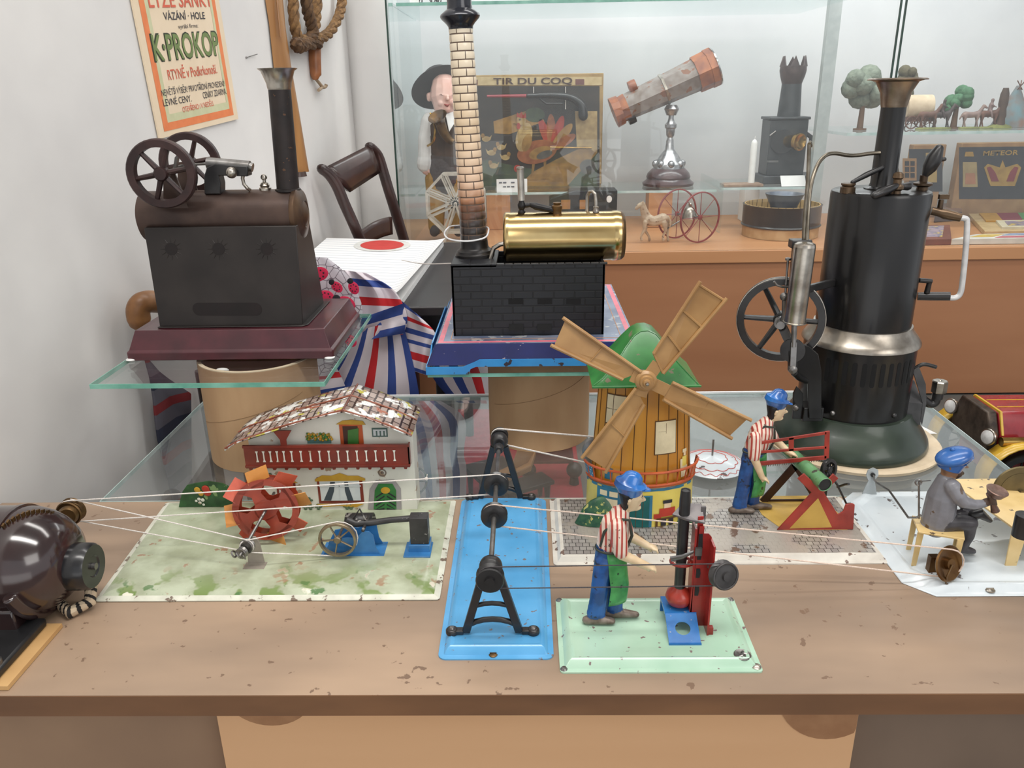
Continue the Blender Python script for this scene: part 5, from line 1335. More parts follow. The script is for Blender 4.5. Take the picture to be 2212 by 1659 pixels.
m = MB(); m.tube([(p.x, BOY, bt+.013), (p.x-.001, BOY, bt+.046)], .0038, 16); m.lathe([(.0038, 0), (.0042, .0004), (.0042, .0022), (.0030, .0028), (0, .003)], (p.x-.001, BOY, bt+.046), n=16); obj('whistle', m, NICKEL, eM)
m = MB(); a = Vector((p.x+.004, BOY, bt+.0075)); m.tube([a, a+Vector((.006, 0, .0005))], [.0028, .0022], 12); m.tube([a+Vector((.006, 0, .0005)), a+Vector((.012, -.002, -.001)), a+Vector((.034, -.004, -.006))], [.0026, .0040, .0030], 12, dome=True); obj('whistle_handle', m, BKF, eM)
p = pY(1203, 463, BOY); m = MB(); m.lathe([(0, -.002), (.0052, -.002), (.0048, .001), (.0052, .003), (.0056, .0045), (.0056, .0072), (.0038, .0085), (.0045, .0095), (.0045, .0108), (0, .0115)], (p.x, BOY-.004, bt), n=20); obj('filler_plug', m, OLDBRASS, eM)
pa, pb_ = pY(1268, 466, BOY+.004), pY(1280, 466, BOY-.004)
m = MB(); m.tube([Vector((pa.x, BOY+.004, bt-.002)), Vector((pa.x, BOY+.004, bt+.016)), Vector((pa.x+.002, BOY+.003, bt+.0205)), Vector((pa.x+.005, BOY, bt+.0215)), Vector((pa.x+.0080, BOY-.003, bt+.019)), Vector((pa.x+.0090, BOY-.004, bt+.010)), Vector((pa.x+.0090, BOY-.004, bt-.002))], .0019, 10)
m.lathe([(0, 0), (.0034, 0), (.0034, .002), (.0026, .0035), (.0030, .006), (0, .0075)], (pa.x+.0090, BOY-.004, bt-.0005), n=16); obj('steam_outlet', m, NICKEL, eM)
m = MB(); m.tube([(pl.x, BOY-.012, bz-.005), (pl.x-.006, BOY-.012, bz-.006), (pl.x-.013, BOY-.012, bz-.010), (pl.x-.017, BOY-.012, fz)], .0026, 10); obj('feed_pipe', m, NICKEL, eM)
# chimney
def sm2(P):
    P = [Vector(p) for p in P]; n = len(P); out = []
    for i in range(n):
        p0, p1, p2, p3 = P[i-1], P[i], P[(i+1) % n], P[(i+2) % n]
        for k in range(5):
            t = k/5; out.append(0.5*((2*p1)+(-p0+p2)*t+(2*p0-5*p1+4*p2-p3)*t*t+(-p0+3*p1-3*p2+p3)*t**3))
    return out
CY = .893; cb_ = pY(1026, 552, CY); ct = pY(995, 55, CY)
ax_ = (Vector((ct.x, CY, ct.z))-Vector((cb_.x, CY, fz+.001))); LC = ax_.length; c0_ = Vector((cb_.x, CY, fz+.001))
m = MB(); m.lathe([(.0222, 0), (.0222, .003), (.0205, .0045), (.0200, .0065), (.0168, .0085), (.0158, .0105), (.0152, .018), (.0140, .018)], c0_, ax_, n=36); ch = obj('chimney_foot', m, BKF, eM)
m = MB()
rb_, rt_ = .0147, .0120
prof = []
NR = 27
for k in range(NR*6+1):
    t = k/(NR*6); h = .017+(LC-.017)*t; r = rb_+(rt_-rb_)*t+.0005*(abs(sin(pi*k/6))**.6)
    prof.append((r, h))
m.lathe(prof, c0_, ax_, n=44, ref=(1, 0, 0))
m.uv = [tuple((u*5, (vv-.017)/(LC-.017)*NR*.4) for u, vv in q_) if q_ else None for q_ in m.uv]
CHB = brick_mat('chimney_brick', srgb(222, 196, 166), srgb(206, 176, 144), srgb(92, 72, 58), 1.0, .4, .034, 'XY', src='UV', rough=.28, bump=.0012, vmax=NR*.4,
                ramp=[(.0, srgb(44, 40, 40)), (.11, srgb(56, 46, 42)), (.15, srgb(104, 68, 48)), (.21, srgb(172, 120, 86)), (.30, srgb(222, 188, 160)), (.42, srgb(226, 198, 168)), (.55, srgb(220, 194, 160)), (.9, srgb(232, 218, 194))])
CHB.node_tree.nodes['Principled BSDF'].inputs['Coat Weight'].default_value = .35
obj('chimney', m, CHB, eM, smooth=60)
m = MB(); cc = c0_+ax_.normalized()*(LC-.004)
m.lathe([(.0125, 0), (.0128, .003), (.0150, .006), (.0196, .0105), (.0206, .0125), (.0200, .0145), (.0160, .0175), (.0132, .0195), (.0126, .0225), (.0124, .045), (.0150, .0465), (.0150, .050), (.0100, .050), (.0100, .04)], cc, ax_, n=40); obj('chimney_cap', m, mat('cap_black', srgb(40, 42, 50), srgb(30, 32, 40), rough=.25, metal=.3, coat=.4), eM)
m = MB()
q0 = c0_+ax_.normalized()*.024
m.tube(sm2([pY(968, 492, .872), pY(960, 505, .868), pY(972, 517, .866), pY(1010, 521, .864), pY(1046, 514, .866), pY(1055, 500, .872), pY(1050, 490, .90), pY(1010, 487, .915), pY(980, 488, .90)]), .0009, 6, closed=True)
tag(obj('wire_loop', m, mat('clear_wire', srgb(226, 226, 226), srgb(206, 206, 208), rough=.2), loc=q0), 'clear wire loop around the sooty foot of the brick chimney', 'wire')

# ---------------------------------------------------------------- right engine: tall vertical boiler
BX, BYY = .3785, .873
eR = thing('vertical_steam_engine', 'tall black vertical toy steam engine with nickel ring and green bell base', 'toy engine', (BX, BYY, 0))
BOIL = mat('boiler_black', srgb(25, 24, 24), srgb(19, 18, 19), rough=.3, metal=.2, scale=30, coat=.25)
GBASE = mat('bell_green', srgb(58, 70, 58), srgb(46, 56, 48), rough=.35, metal=.2, scale=26, coat=.25)
m = MB(); m.lathe([(.084, .0005), (.098, .0005), (.099, .004), (.096, .0065), (.084, .0065), (.084, .0005)], (BX+.006, BYY+.004, 0), n=64)
tag(obj('ring_mat', m, CARDIN, loc=(BX, BYY, 0)), 'cream ring under the tall vertical steam engine on the glass plate', 'ring')
C_ = (BX, BYY, 0)
m = MB(); m.lathe([(0, .0068), (.0860, .0068), (.0875, .010), (.0862, .016), (.0815, .024), (.0735, .034), (.0675, .041), (.0650, .047), (.0636, .0475), (0, .0475)], C_, n=72); obj('bell_base', m, GBASE, eR)
m = MB(); m.lathe([(.0600, .047), (.0600, .132), (.0580, .134), (0, .134)], C_, n=72); lb = obj('firebox', m, BOIL, eR)
def RP(r, a, z): t = radians(a); return Vector((BX+r*sin(t), BYY-r*cos(t), z))
for k in range(11):
    a = -52+k*9.2
    m = MB(); pts = []
    P = [[RP(.0602, a+da, z) for da in (-2.4, 0, 2.4)] for z in (.091, .093, .116, .118)]
    P[0] = [RP(.0602, a+da, .091) for da in (-1.5, 0, 1.5)]; P[-1] = [RP(.0602, a+da, .118) for da in (-1.5, 0, 1.5)]
    m.grid(P); obj('air_slot', m, HOLE, lb)
for a in (25, -62, -40): 
    m = MB(); m.sphere(RP(.0600, a, .056), .0030, n=12); obj('rivet', m, STEEL if a != 25 else BLACKM, lb)
m = MB(); m.lathe([(.0500, .149), (.0520, .1485), (.0536, .1430), (.0600, .1350), (.0628, .1310), (.0632, .1285), (.0610, .1275), (.0585, .130), (.0550, .132)], C_, n=72); obj('nickel_ring', m, mat('ring_nickel', srgb(196, 188, 176), srgb(130, 122, 112), rough=.3, metal=.95, scale=34), eR)
ZTOP = .294
m = MB(); m.lathe([(.0502, .146), (.0502, ZTOP-.004), (.0492, ZTOP-.001), (.0470, ZTOP), (0, ZTOP+.0015)], C_, n=72); ub = obj('boiler', m, BOIL, eR)
sc = pY(1905, 412, BYY)
m = MB(); m.lathe([(.0185, 0), (.0185, .002), (.0140, .004), (.0128, .007), (.0122, .090), (.0118, .090)], (sc.x, BYY, ZTOP), n=36); sk = obj('stack', m, BOIL, eR)
m = MB(); m.lathe([(.0124, .083), (.0132, .086), (.0150, .097), (.0205, .1075), (.0265, .1095), (.0285, .1092), (.0290, .1100), (.0265, .1112), (.0190, .1095), (.0130, .098), (.0100, .09)], (sc.x, BYY, ZTOP), n=44); obj('stack_flare', m, mat('flare_nickel', srgb(176, 162, 146), srgb(140, 122, 106), rough=.3, metal=.95, scale=60), sk)
# flywheel on the left, crank, cylinder
Yw = .838
fwc = pY(1686, 690, Yw); fwr = 91/1720*(Yw*cos(PITCH)+(.4-fwc.z)*sin(PITCH))/1.0
fax = Vector((-.30, -1, .05)).normalized()
m = MB(); m.wheel(fwc, fax, fwr, .17, .22, 6, .085, .17, a0=.52); m.torus(fwc+fax*.001, fax, fwr*1.0, .0006, n=60, m=6); obj('flywheel', m, BLACKM, eR)
m = MB(); m.lathe([(fwr*.97, -.004), (fwr*1.004, -.004), (fwr*1.004, .004), (fwr*.97, .004), (fwr*.97, -.004)], fwc, fax, n=60); obj('wheel_tyre', m, NICKEL, eR)
m = MB(); m.cyl(fwc, fwc+fax*.03, .0042, n=16); m.cyl(fwc+fax*.012, fwc+fax*.020, .0065, n=16); m.cyl(fwc-fax*.004, fwc-fax*.028, .004, n=14); obj('crank_shaft', m, STEEL, eR)
Yc_ = .797
ctop, cbot = pY(1738, 533, Yc_), pY(1716, 700, Yc_)
m = MB(); m.tube([cbot+Vector((0, 0, .002)), ctop], .0107, 28); m.lathe([(.0107, 0), (.0100, .003), (.0070, .0045), (0, .005)], ctop, ctop-cbot, n=28); m.torus(cbot+Vector((0, 0, .002)), ctop-cbot, .0108, .0010, n=28, m=6); cy = obj('cylinder', m, NICKEL, eR)
m = MB(); m.box(ctop.x-.011, ctop.x+.009, Yc_+.004, Yc_+.018, ctop.z-.003, ctop.z+.0055); m.bar(ctop+Vector((0, .012, .004)), cbot+Vector((.004, .016, .02)), .016, .006, (0, 1, 0)); m.bar(cbot+Vector((.006, .018, .03)), Vector((BX-.046, BYY-.02, cbot.z+.03)), .006, .008, (0, 0, 1)); obj('valve_block', m, BLACKM, eR, bevel=.001)
crk = pY(1712, 798, Yc_-.006)
m = MB(); m.tube([cbot, cbot+(crk-cbot)*.5], .0028, 12); m.bar(cbot+(crk-cbot)*.4, crk, .0058, .0030, (0, 1, 0)); m.lathe([(0, -.003), (.0044, -.003), (.0044, .0025), (.0024, .004), (0, .004)], crk, (0, -1, 0), n=18); obj('connecting_rod', m, STEEL, eR)
m = MB(); cw = fwc+fax*.022; m.lathe([(0, -.002), (.0125, -.002), (.0125, .002), (0, .002)], pY(1712, 757, Yc_), fax, n=28); m.bar(pY(1712, 757, Yc_), cw, .008, .004, fax); m.bar(pY(1712, 757, Yc_), pY(1712, 795, Yc_), .009, .004, (0, 1, 0)); obj('crank_disc', m, BLACKM, eR)
m = MB()      # curved black bearing bracket at the left of the firebox
br_ = [(1728, 742), (1748, 748), (1768, 766), (1775, 800), (1775, 905), (1748, 905), (1745, 830), (1720, 800), (1716, 770)]
m.prism([(pY(px, py, .815).x, .815, pY(px, py, .815).z) for px, py in br_], (0, .003, 0)); m.prism([(pY(px, py, .822).x, .822, pY(px, py, .822).z) for px, py in ((1712, 905), (1714, 850), (1722, 835), (1735, 850), (1735, 905))], (0, .003, 0))
m.tube([pY(1715, 805, .80), pY(1725, 815, .81), pY(1742, 823, .818)], .0035, 10)
a_ = pY(1760, 890, .818); m.box(a_.x-.012, a_.x+.010, .818, .84, .05, .066)
obj('bearing_bracket', m, BOIL, eR, bevel=.0006)
m = MB(); m.sphere(pY(1719, 881, .815), .0036, n=12); obj('bracket_bolt', m, STEEL, eR)
m = MB(); g = [pY(1702, 562, .812), pY(1699, 600, .812), pY(1696, 640, .812)]; m.tube(g, .0012, 8); m.lathe([(0, 0), (.0028, 0), (.0028, .0022), (0, .003)], g[0], n=14); m.sphere(pY(1694, 641, .812), .0045, n=14); m.tube([pY(1672, 608, .806), pY(1678, 616, .806), pY(1690, 620, .806), pY(1702, 620, .808)], .0012, 8); m.tube([pY(1694, 645, .812), pY(1693, 680, .815), fwc+fax*.022], .0022, 8); obj('governor', m, STEEL, eR)
# pipes
PIPE = mat('pipe_nickel', srgb(150, 142, 128), srgb(112, 104, 92), rough=.3, metal=.9)
def ptube(pts, r, n=12, sub=6):
    """smooth path through pixel points with a depth each"""
    V = [pY(px, py, y) for px, py, y in pts]; out = []
    for i in range(len(V)-1):
        p0, p1, p2, p3 = V[max(0, i-1)], V[i], V[i+1], V[min(len(V)-1, i+2)]
        for k in range(sub):
            t = k/sub; out.append(0.5*((2*p1)+(-p0+p2)*t+(2*p0-5*p1+4*p2-p3)*t*t+(-p0+3*p1-3*p2+p3)*t**3))
    out.append(V[-1]); return MB().tube(out, r, n)
m = ptube([(1743, 528, .805), (1745, 470, .81), (1750, 410, .82), (1762, 365, .83), (1778, 340, .84), (1800, 331, .85), (1840, 336, .86), (1885, 331, .866), (1915, 331, .868), (1931, 345, .868), (1938, 375, .868), (1939, 402, .868)], .0021); obj('steam_pipe', m, PIPE, eR)
m = ptube([(1736, 528, .808), (1738, 470, .808), (1745, 390, .808), (1748, 312, .808)], .0019); m2 = ptube([(1748, 312, .808), (1750, 308, .812), (1751, 316, .815)], .0019); m.add(m2.v, m2.f); obj('exhaust_pipe', m, PIPE, eR)
# fittings on top
def fit(name, px, py, y, prof, mt, n=18):
    p = pY(px, py, y); m = MB(); m.lathe(prof, (p.x, y, ZTOP-.001), n=n); return obj(name, m, mt, eR), Vector((p.x, y, ZTOP))
FB = mat('fitting_bronze', srgb(112, 92, 72), srgb(76, 62, 50), rough=.35, metal=.8)
_, p = fit('filler_cap', 1831, 412, .858, [(0, 0), (.0075, 0), (.0075, .006), (.0060, .0072), (.0072, .0085), (.0072, .0100), (0, .0105)], FB)
m = MB(); m.tube([p+Vector((.004, 0, .010)), p+Vector((.018, .002, .017)), p+Vector((.034, .004, .024))], [.0022, .0032, .0026], 10, dome=True); obj('filler_lever', m, BLACKM, eR)
_, p = fit('steam_cock', 1934, 425, .838, [(0, 0), (.0050, 0), (.0045, .004), (.0070, .006), (.0070, .009), (.0040, .011), (.0040, .0155), (.0056, .017), (.0048, .021), (.0030, .0225), (0, .023)], FB)
m = MB(); m.tube([p+Vector((-.003, -.004, .008)), p+Vector((-.016, -.010, .004)), p+Vector((-.027, -.014, .0005))], [.0034, .0046, .0036], 12, dome=True); m.tube([p+Vector((.003, 0, .007)), p+Vector((.012, .002, .007))], [.0030, .0042], 12, dome=True); obj('cock_handle', m, BLACKM, eR)
_, p = fit('whistle_base', 1992, 408, .868, [(0, 0), (.0060, 0), (.0056, .004), (.0095, .006), (.0095, .008), (.0040, .0095), (.0040, .016), (0, .016)], FB)
m = MB(); m.tube([p+Vector((0, -.001, .014)), p+Vector((.003, -.002, .022)), p+Vector((.0065, -.002, .032)), p+Vector((.0095, -.002, .041))], [.0030, .0070, .0082, .0050], 14, dome=True); m.tube([p+Vector((.009, -.002, .030)), p+Vector((.017, -.002, .031))], [.0018, .0022], 8, dome=True); obj('whistle_lever', m, BLACKM, eR)
# water gauge on the right
Yg = .862
m = MB(); a = pY(2012, 455, Yg); b = pY(2076, 470, Yg-.01); m.tube([a, a.lerp(b, .3), a.lerp(b, .45), b], [.0044, .0044, .0056, .0044], 14); t_ = pY(2030, 452, Yg); m.tube([t_, t_+Vector((0, 0, .010))], [.0030, .0026], 10); m.obox(t_+Vector((.002, 0, .013)), (.010, .004, .005)); obj('upper_gauge_cock', m, FB, eR)
m = MB(); a = pY(1982, 640, Yg); b = pY(2052, 640, Yg-.01); m.tube([a, a.lerp(b, .4), b], [.0044, .0048, .0048], 14); t_ = pY(2002, 632, Yg-.004); m.tube([t_, t_+Vector((0, -.002, .012))], [.003, .0026], 10); m.tube([t_+Vector((.002, -.002, .013)), t_+Vector((-.012, -.003, .0145))], .0026, 10); obj('lower_gauge_cock', m, BLACKM, eR)
m = ptube([(2070, 471, Yg-.01), (2084, 472, Yg-.01), (2089, 482, Yg-.01), (2086, 540, Yg-.01), (2080, 600, Yg-.01), (2075, 632, Yg-.01), (2064, 643, Yg-.01), (2046, 643, Yg-.01)], .0030)
obj('gauge_tube', m, mat('cloudy_tube', srgb(214, 214, 214), srgb(184, 184, 186), rough=.2, spec=.7, coat=.4), eR)
# firebox chute and burner at the right
m = MB(); Yd = .842
def dp(px, py, y=Yd): return pY(px, py, y)
f0 = [dp(1950, 868), dp(1993, 872), dp(1988, 918), dp(1945, 918)]; bk_ = [p+Vector((0, .035, 0)) for p in f0]; tk = [dp(1957, 820, Yd+.02), dp(1975, 822, Yd+.02)]
m.prism(f0, (0, .035, 0)); m.prism([f0[0], f0[1], tk[1], tk[0]], (0, .015, 0)); m.prism([dp(1972, 800), dp(1985, 792), dp(2000, 830), dp(2001, 872), dp(1992, 918), dp(1988, 905), dp(1993, 870)], (0, .0015, 0)); obj('burner_chute', m, mat('grey_sheet', srgb(92, 92, 94), srgb(74, 74, 76), rough=.38, metal=.5), eR)
m = ptube([(1975, 797, .85), (1995, 787, .85), (2022, 793, .85)], .0022); obj('chute_handle', m, BLACKM, eR)
m = ptube([(1994, 862, .85), (2008, 872, .85), (2020, 868, .85), (2024, 850, .85)], .0050); pe = pY(2025, 850, .85); m.cyl(pe+Vector((.0006, 0, -.006)), pe+Vector((.0008, 0, .003)), .0058, n=16); obj('burner_elbow', m, BLACKM, eR)
m = MB(); m.lathe([(0, 0), (.0082, 0), (.0086, .001), (.0086, .0125), (.0075, .0135), (.002, .0135), (.0014, .0128), (0, .0128)], pe+Vector((.0008, 0, .002)), n=8); obj('burner_cap', m, NICKEL, eR, smooth=20)
m = MB(); p = pz(1992, 930, 0.0); m.prism([(p.x-.008, p.y-.012, .0006), (p.x+.012, p.y-.012, .0006), (p.x+.004, p.y+.012, .0006)], (0, 0, .0006))
tag(obj('paper_scrap', m, WHITEP, loc=p), 'small white paper corner behind the green bell base', 'paper')
# ================================================================== wall, side table, cloth
def sm(mb_pts, sub=6):
    V = [Vector(p) for p in mb_pts]; out = []
    for i in range(len(V)-1):
        p0, p1, p2, p3 = V[max(0, i-1)], V[i], V[i+1], V[min(len(V)-1, i+2)]
        for k in range(sub):
            t = k/sub; out.append(0.5*((2*p1)+(-p0+p2)*t+(2*p0-5*p1+4*p2-p3)*t*t+(-p0+3*p1-3*p2+p3)*t**3))
    out.append(V[-1]); return out

# ---------------------------------------------------------------- poster
BLp, BRp = pw(345, 300, .004), pw(515, 257, .004)
TLp = pw(285, 0, .004); TRp = pw(473, 0, .004)
po_ = thing('wall_poster', 'cream printed poster with orange border and Czech lettering on the white left wall', 'poster', BLp)
ext = 1.12
TL2, TR2 = BLp+(TLp-BLp)*ext, BRp+(TRp-BRp)*ext
m = MB(); m.prism([BLp, BRp, TR2, TL2], -WN*.0025); obj('sheet', m, mat('poster_cream', srgb(234, 214, 186), srgb(228, 208, 178), rough=.6, scale=20), po_)
def pp(u, v):      # u across 0..1, v up from the bottom edge 0..1 (1 = top of picture)
    a = BLp+(TLp-BLp)*v; b = BRp+(TRp-BRp)*v; return a.lerp(b, u)
ORP = mat('poster_orange', srgb(232, 136, 84), srgb(224, 126, 76), rough=.6); GRP = mat('poster_green', srgb(206, 206, 168), srgb(198, 198, 158), rough=.6)
m = MB(); lf = WN*.0003
for a, b, c, d in ((.06, .94, .045, .105), (.06, .115, .105, 1.1), (.895, .94, .105, 1.1)):
    m.add([pp(a, c)+lf, pp(b, c)+lf, pp(b, d)+lf, pp(a, d)+lf], [(0, 1, 2, 3)])
obj('orange_border', m, ORP, po_)
m = MB()
for a, b, c, d in ((.115, .895, .105, .165), (.115, .15, .165, 1.1), (.865, .895, .165, 1.1)):
    m.add([pp(a, c)+lf, pp(b, c)+lf, pp(b, d)+lf, pp(a, d)+lf], [(0, 1, 2, 3)])
obj('green_border', m, GRP, po_)
TXR = mat('poster_red', srgb(220, 104, 78), rough=.6); TXG = mat('poster_letter_green', srgb(120, 140, 84), rough=.6); TXK = mat('poster_ink', srgb(52, 52, 62), rough=.6)
def ptext(body, l, r_, hpx, mt, bold=0.0, off=.0006):
    a, b = pw(*l, .004), pw(*r_, .004)
    h = (pw(l[0], l[1]-hpx, .004)-a).length
    return fit_text('lettering', body, a, b, h, mt, po_, off=off, bold=bold)
ptext('LYŽE SÁŇKY', (322, 16), (459, 14), 34, TXR, .012)
ptext('VÁZÁNÍ · HOLE', (354, 43), (443, 41), 16, TXK, .008)
ptext('vyrábí firma:', (385, 62), (428, 59), 9, TXK)
ptext('K·PROKOP', (333, 133), (476, 118), 58, mat('poster_outline', srgb(58, 66, 48), rough=.6), .03, .0005)
ptext('K·PROKOP', (335, 131), (474, 117), 54, TXG, .018, .0009)
ptext('RTYNĚ v Podkrkonoší.', (364, 173), (469, 158), 22, TXR, .006)
ptext('NEJVĚTŠÍ VÝBĚR! PRVOTŘÍDNÍ PROVEDENÍ!', (349, 208), (485, 186), 14, TXK)
ptext('LEVNÉ CENY.', (353, 230), (414, 219), 15, TXK)
ptext('CENÍKY ZDARMA.', (439, 213), (489, 203), 14, TXK)
ptext('OTEVŘENO i V NEDĚLI.', (395, 243), (462, 228), 12, TXR)
# ---------------------------------------------------------------- things hung on the wall
HONEY = mat('honey_wood', srgb(172, 124, 72), srgb(140, 96, 54), rough=.4, scale=30, stretch=(1, 1, .1), coat=.2)
sk_ = thing('wooden_shaft', 'long honey coloured wooden shaft with a dark tip hanging on the white wall', 'wooden tool', pw(640, 380, .004))
Lp = [(573, -40), (573, 0), (581, 49), (591, 143), (617, 260), (637, 372)]; Rp = [(607, -40), (609, 0), (614, 65), (627, 143), (645, 255), (664, 370)]
m = MB()
P = []
for (a, b) in zip(Lp, Rp):
    p, q_ = pw(*a, .003), pw(*b, .003); row = []
    for k in range(9):
        t = k/8; row.append(p.lerp(q_, t)+WN*(.014*sin(pi*t)))
    P.append(row)
m.grid(P); obj('shaft', m, HONEY, sk_)
m = MB(); m.tube([pw(650, 371, .010), pw(651, 381, .010)], [.013, .016], 20, rb=[.008, .010], ref=WD); obj('dark_tip', m, mat('dark_tip', srgb(70, 52, 46), rough=.4), sk_)
m = MB(); m.tube([pw(596, -30, .017), pw(600, 20, .0175), pw(606, 80, .0175)], .0018, 8); obj('split_ridge', m, HONEY, sk_)
rp_ = thing('rope_hank', 'twisted brown rope loops with a wooden handle and small hook on the white wall', 'rope', pw(690, 150, .004))
ROPE = mat('old_rope', srgb(140, 106, 66), srgb(92, 66, 40), rough=.8, scale=120)
def rope(pts, r, off=.016):
    c = sm([pw(px, py, off) for px, py in pts], 8); out = MB()
    for s in range(3):
        Q = []
        for i, p in enumerate(c):
            d = (c[min(i+1, len(c)-1)]-c[max(i-1, 0)]).normalized(); M = frame_of(d, WN); a = i*.55+s*2.09
            Q.append(p+M.col[0]*(r*.5*cos(a))+M.col[1]*(r*.5*sin(a)))
        out.tube(Q, r*.62, 7)
    return out
m = rope([(690, -30), (684, 20), (680, 60), (668, 84), (646, 84), (636, 50), (634, 0), (640, -30)], .010); obj('rope_loop', m, ROPE, rp_)
m = rope([(738, -30), (738, 10), (730, 40), (712, 70), (690, 84), (668, 90), (640, 92)], .010, .020); obj('rope_loop', m, ROPE, rp_)
m = rope([(660, -20), (664, 20), (672, 50), (676, 74), (664, 92), (646, 102), (640, 94), (660, 96), (690, 92)], .011, .022); obj('rope_loop', m, mat('dark_rope', srgb(104, 76, 48), srgb(66, 46, 30), rough=.8, scale=120), rp_)
m = MB(); m.tube([pw(680, 100, .010), pw(680, 130, .010), pw(682, 160, .010), pw(681, 166, .010), pw(682, 170, .010)], [.0125, .0125, .0115, .0085, .0065], 16); obj('handle', m, mat('reddish_wood', srgb(156, 98, 58), srgb(126, 76, 44), rough=.4, scale=40), rp_)
m = MB(); m.tube(sm([pw(682, 170, .010), pw(690, 180, .010), pw(697, 188, .010), pw(703, 187, .012), pw(705, 182, .014)]), .0035, 10); m.tube([pw(697, 188, .010), pw(688, 195, .012)], .0032, 10); obj('hook', m, mat('pale_hook', srgb(168, 146, 120), rough=.5), rp_)
p = pw(540, 121, .001); m = MB(); m.tube([pw(533, 124, .001), pw(556, 117, .004)], .0007, 6); m.sphere(pw(533, 124, .002), .0018, n=8)
tag(obj('wall_nail', m, STEEL, loc=p), 'small bent nail in the white wall beside the poster', 'nail')

# ---------------------------------------------------------------- chair against the wall
CHW = mat('dark_chair_wood', srgb(66, 44, 40), srgb(48, 33, 31), rough=.3, scale=22, coat=.3)
ch_ = thing('wooden_chair', 'dark wooden chair with curved top rail standing close to the left wall', 'chair', (-.33, 1.7, ZF))
_A = pw(690, 365, .03); _B = Vector((-.275, 1.86, 0)); _D = (_B-_A); _D.z = 0; _D.normalize(); _N = Vector((_D.y, -_D.x, 0))
def cw_(px, py, off=.035):
    d = ray(px, py); t = (_A+_N*(off-.03)-CAM).dot(_N)/d.dot(_N); return CAM+d*t
lp_ = sm([cw_(697, 366, .018), cw_(712, 378, .025), cw_(728, 402, .03), cw_(744, 440, .035), cw_(762, 480, .04), cw_(780, 522, .045)])
rp2 = sm([cw_(800, 318, .018), cw_(816, 336, .022), cw_(828, 372, .025), cw_(840, 412, .03), cw_(858, 470, .035), cw_(876, 530, .04)])
lb_, rb2 = lp_[-1], rp2[-1]
for path in (lp_, rp2):
    m = MB(); m.tube(path, .0125, 12, rb=.0085, ref=WN, dome=True); obj('back_post', m, CHW, ch_)
m = MB(); P = []
TLr, TRr, BLr, BRr = (702, 364), (800, 314), (752, 414), (818, 371)
for i in range(7):
    t = i/6
    a = cw_(TLr[0]+(BLr[0]-TLr[0])*t, TLr[1]+(BLr[1]-TLr[1])*t, .016+.010*t+.012*sin(pi*t)); b = cw_(TRr[0]+(BRr[0]-TRr[0])*t, TRr[1]+(BRr[1]-TRr[1])*t, .016+.008*t+.012*sin(pi*t))
    P.append([a.lerp(b, k/8) for k in range(9)])
m.grid(P); obj('top_rail', m, CHW, ch_, solid=.010)
m = MB(); P = []
for i in range(5):
    t = i/4; P.append([cw_(*q_, .036) for q_ in [(772+2*t+k*(72-0*t)/8, 506+38*t-k*(38)/8-7*sin(pi*k/8)) for k in range(9)]])
m.grid(P); obj('lower_rail', m, CHW, ch_, solid=.008)
sz = -.19
c1_, c2_ = Vector((lb_.x+.005, lb_.y, sz)), Vector((rb2.x+.005, rb2.y, sz)); dv = Vector((_N.x, _N.y, 0))
m = MB(); m.prism([c1_+dv*.0, c2_+dv*.0, c2_+dv*.10, c1_+dv*.10], (0, 0, .02)); obj('seat', m, CHW, ch_, bevel=.004)
for p, tp in ((c1_, lb_), (c2_, rb2)):
    m = MB(); m.tube([tp, p+Vector((0, 0, .01)), Vector((p.x, p.y, -.3296))], [.010, .011, .008], 10); obj('leg', m, CHW, ch_)
    q_ = p+dv*.085; m = MB(); m.tube([q_, Vector((q_.x, q_.y, -.3296))], [.011, .008], 10); obj('leg', m, CHW, ch_)

# small upholstered armchair behind the left tube
ac = thing('small_armchair', 'small armchair with brown wooden arm and dark striped cover behind the left cardboard tube', 'chair', (-.42, 1.1, -.33))
m = MB(); a = pY(300, 672, 1.075); m.tube([Vector((max(p.x, WA.x+(p.y-.75)*.1304+.022), p.y, p.z)) for p in sm([pY(300, 690, .985), pY(299, 666, .985), pY(316, 652, .995), pY(360, 655, 1.035), pY(420, 668, 1.09)])], .0145, 14, dome=True); obj('arm', m, mat('arm_wood', srgb(150, 104, 62), srgb(118, 80, 48), rough=.4, scale=40), ac)
UPH = stripe_mat('striped_cover', [srgb(92, 90, 100), srgb(124, 40, 44), srgb(92, 90, 100), srgb(48, 52, 70)], .075, 'Z', rough=.8, weights=[3, 2, 3, 3])
m = MB(); P = [[pY(292+k*24, 770+i*45+k*16, 1.0+.004*sin(i*1.2)+.0115*k) for k in range(6)] for i in range(8)]
P = [[Vector((max(p.x, WA.x+(p.y-.75)*.1304+.018), p.y, p.z)) for p in row] for row in P]
m.grid(P); obj('seat_cover', m, UPH, ac, solid=.004)
for x, y in ((-.480, 1.10), (-.415, 1.06)):
    m = MB(); m.tube([(x, y, .02), (x, y, -.3296)], [.010, .008], 10); obj('leg', m, CHW, ac)

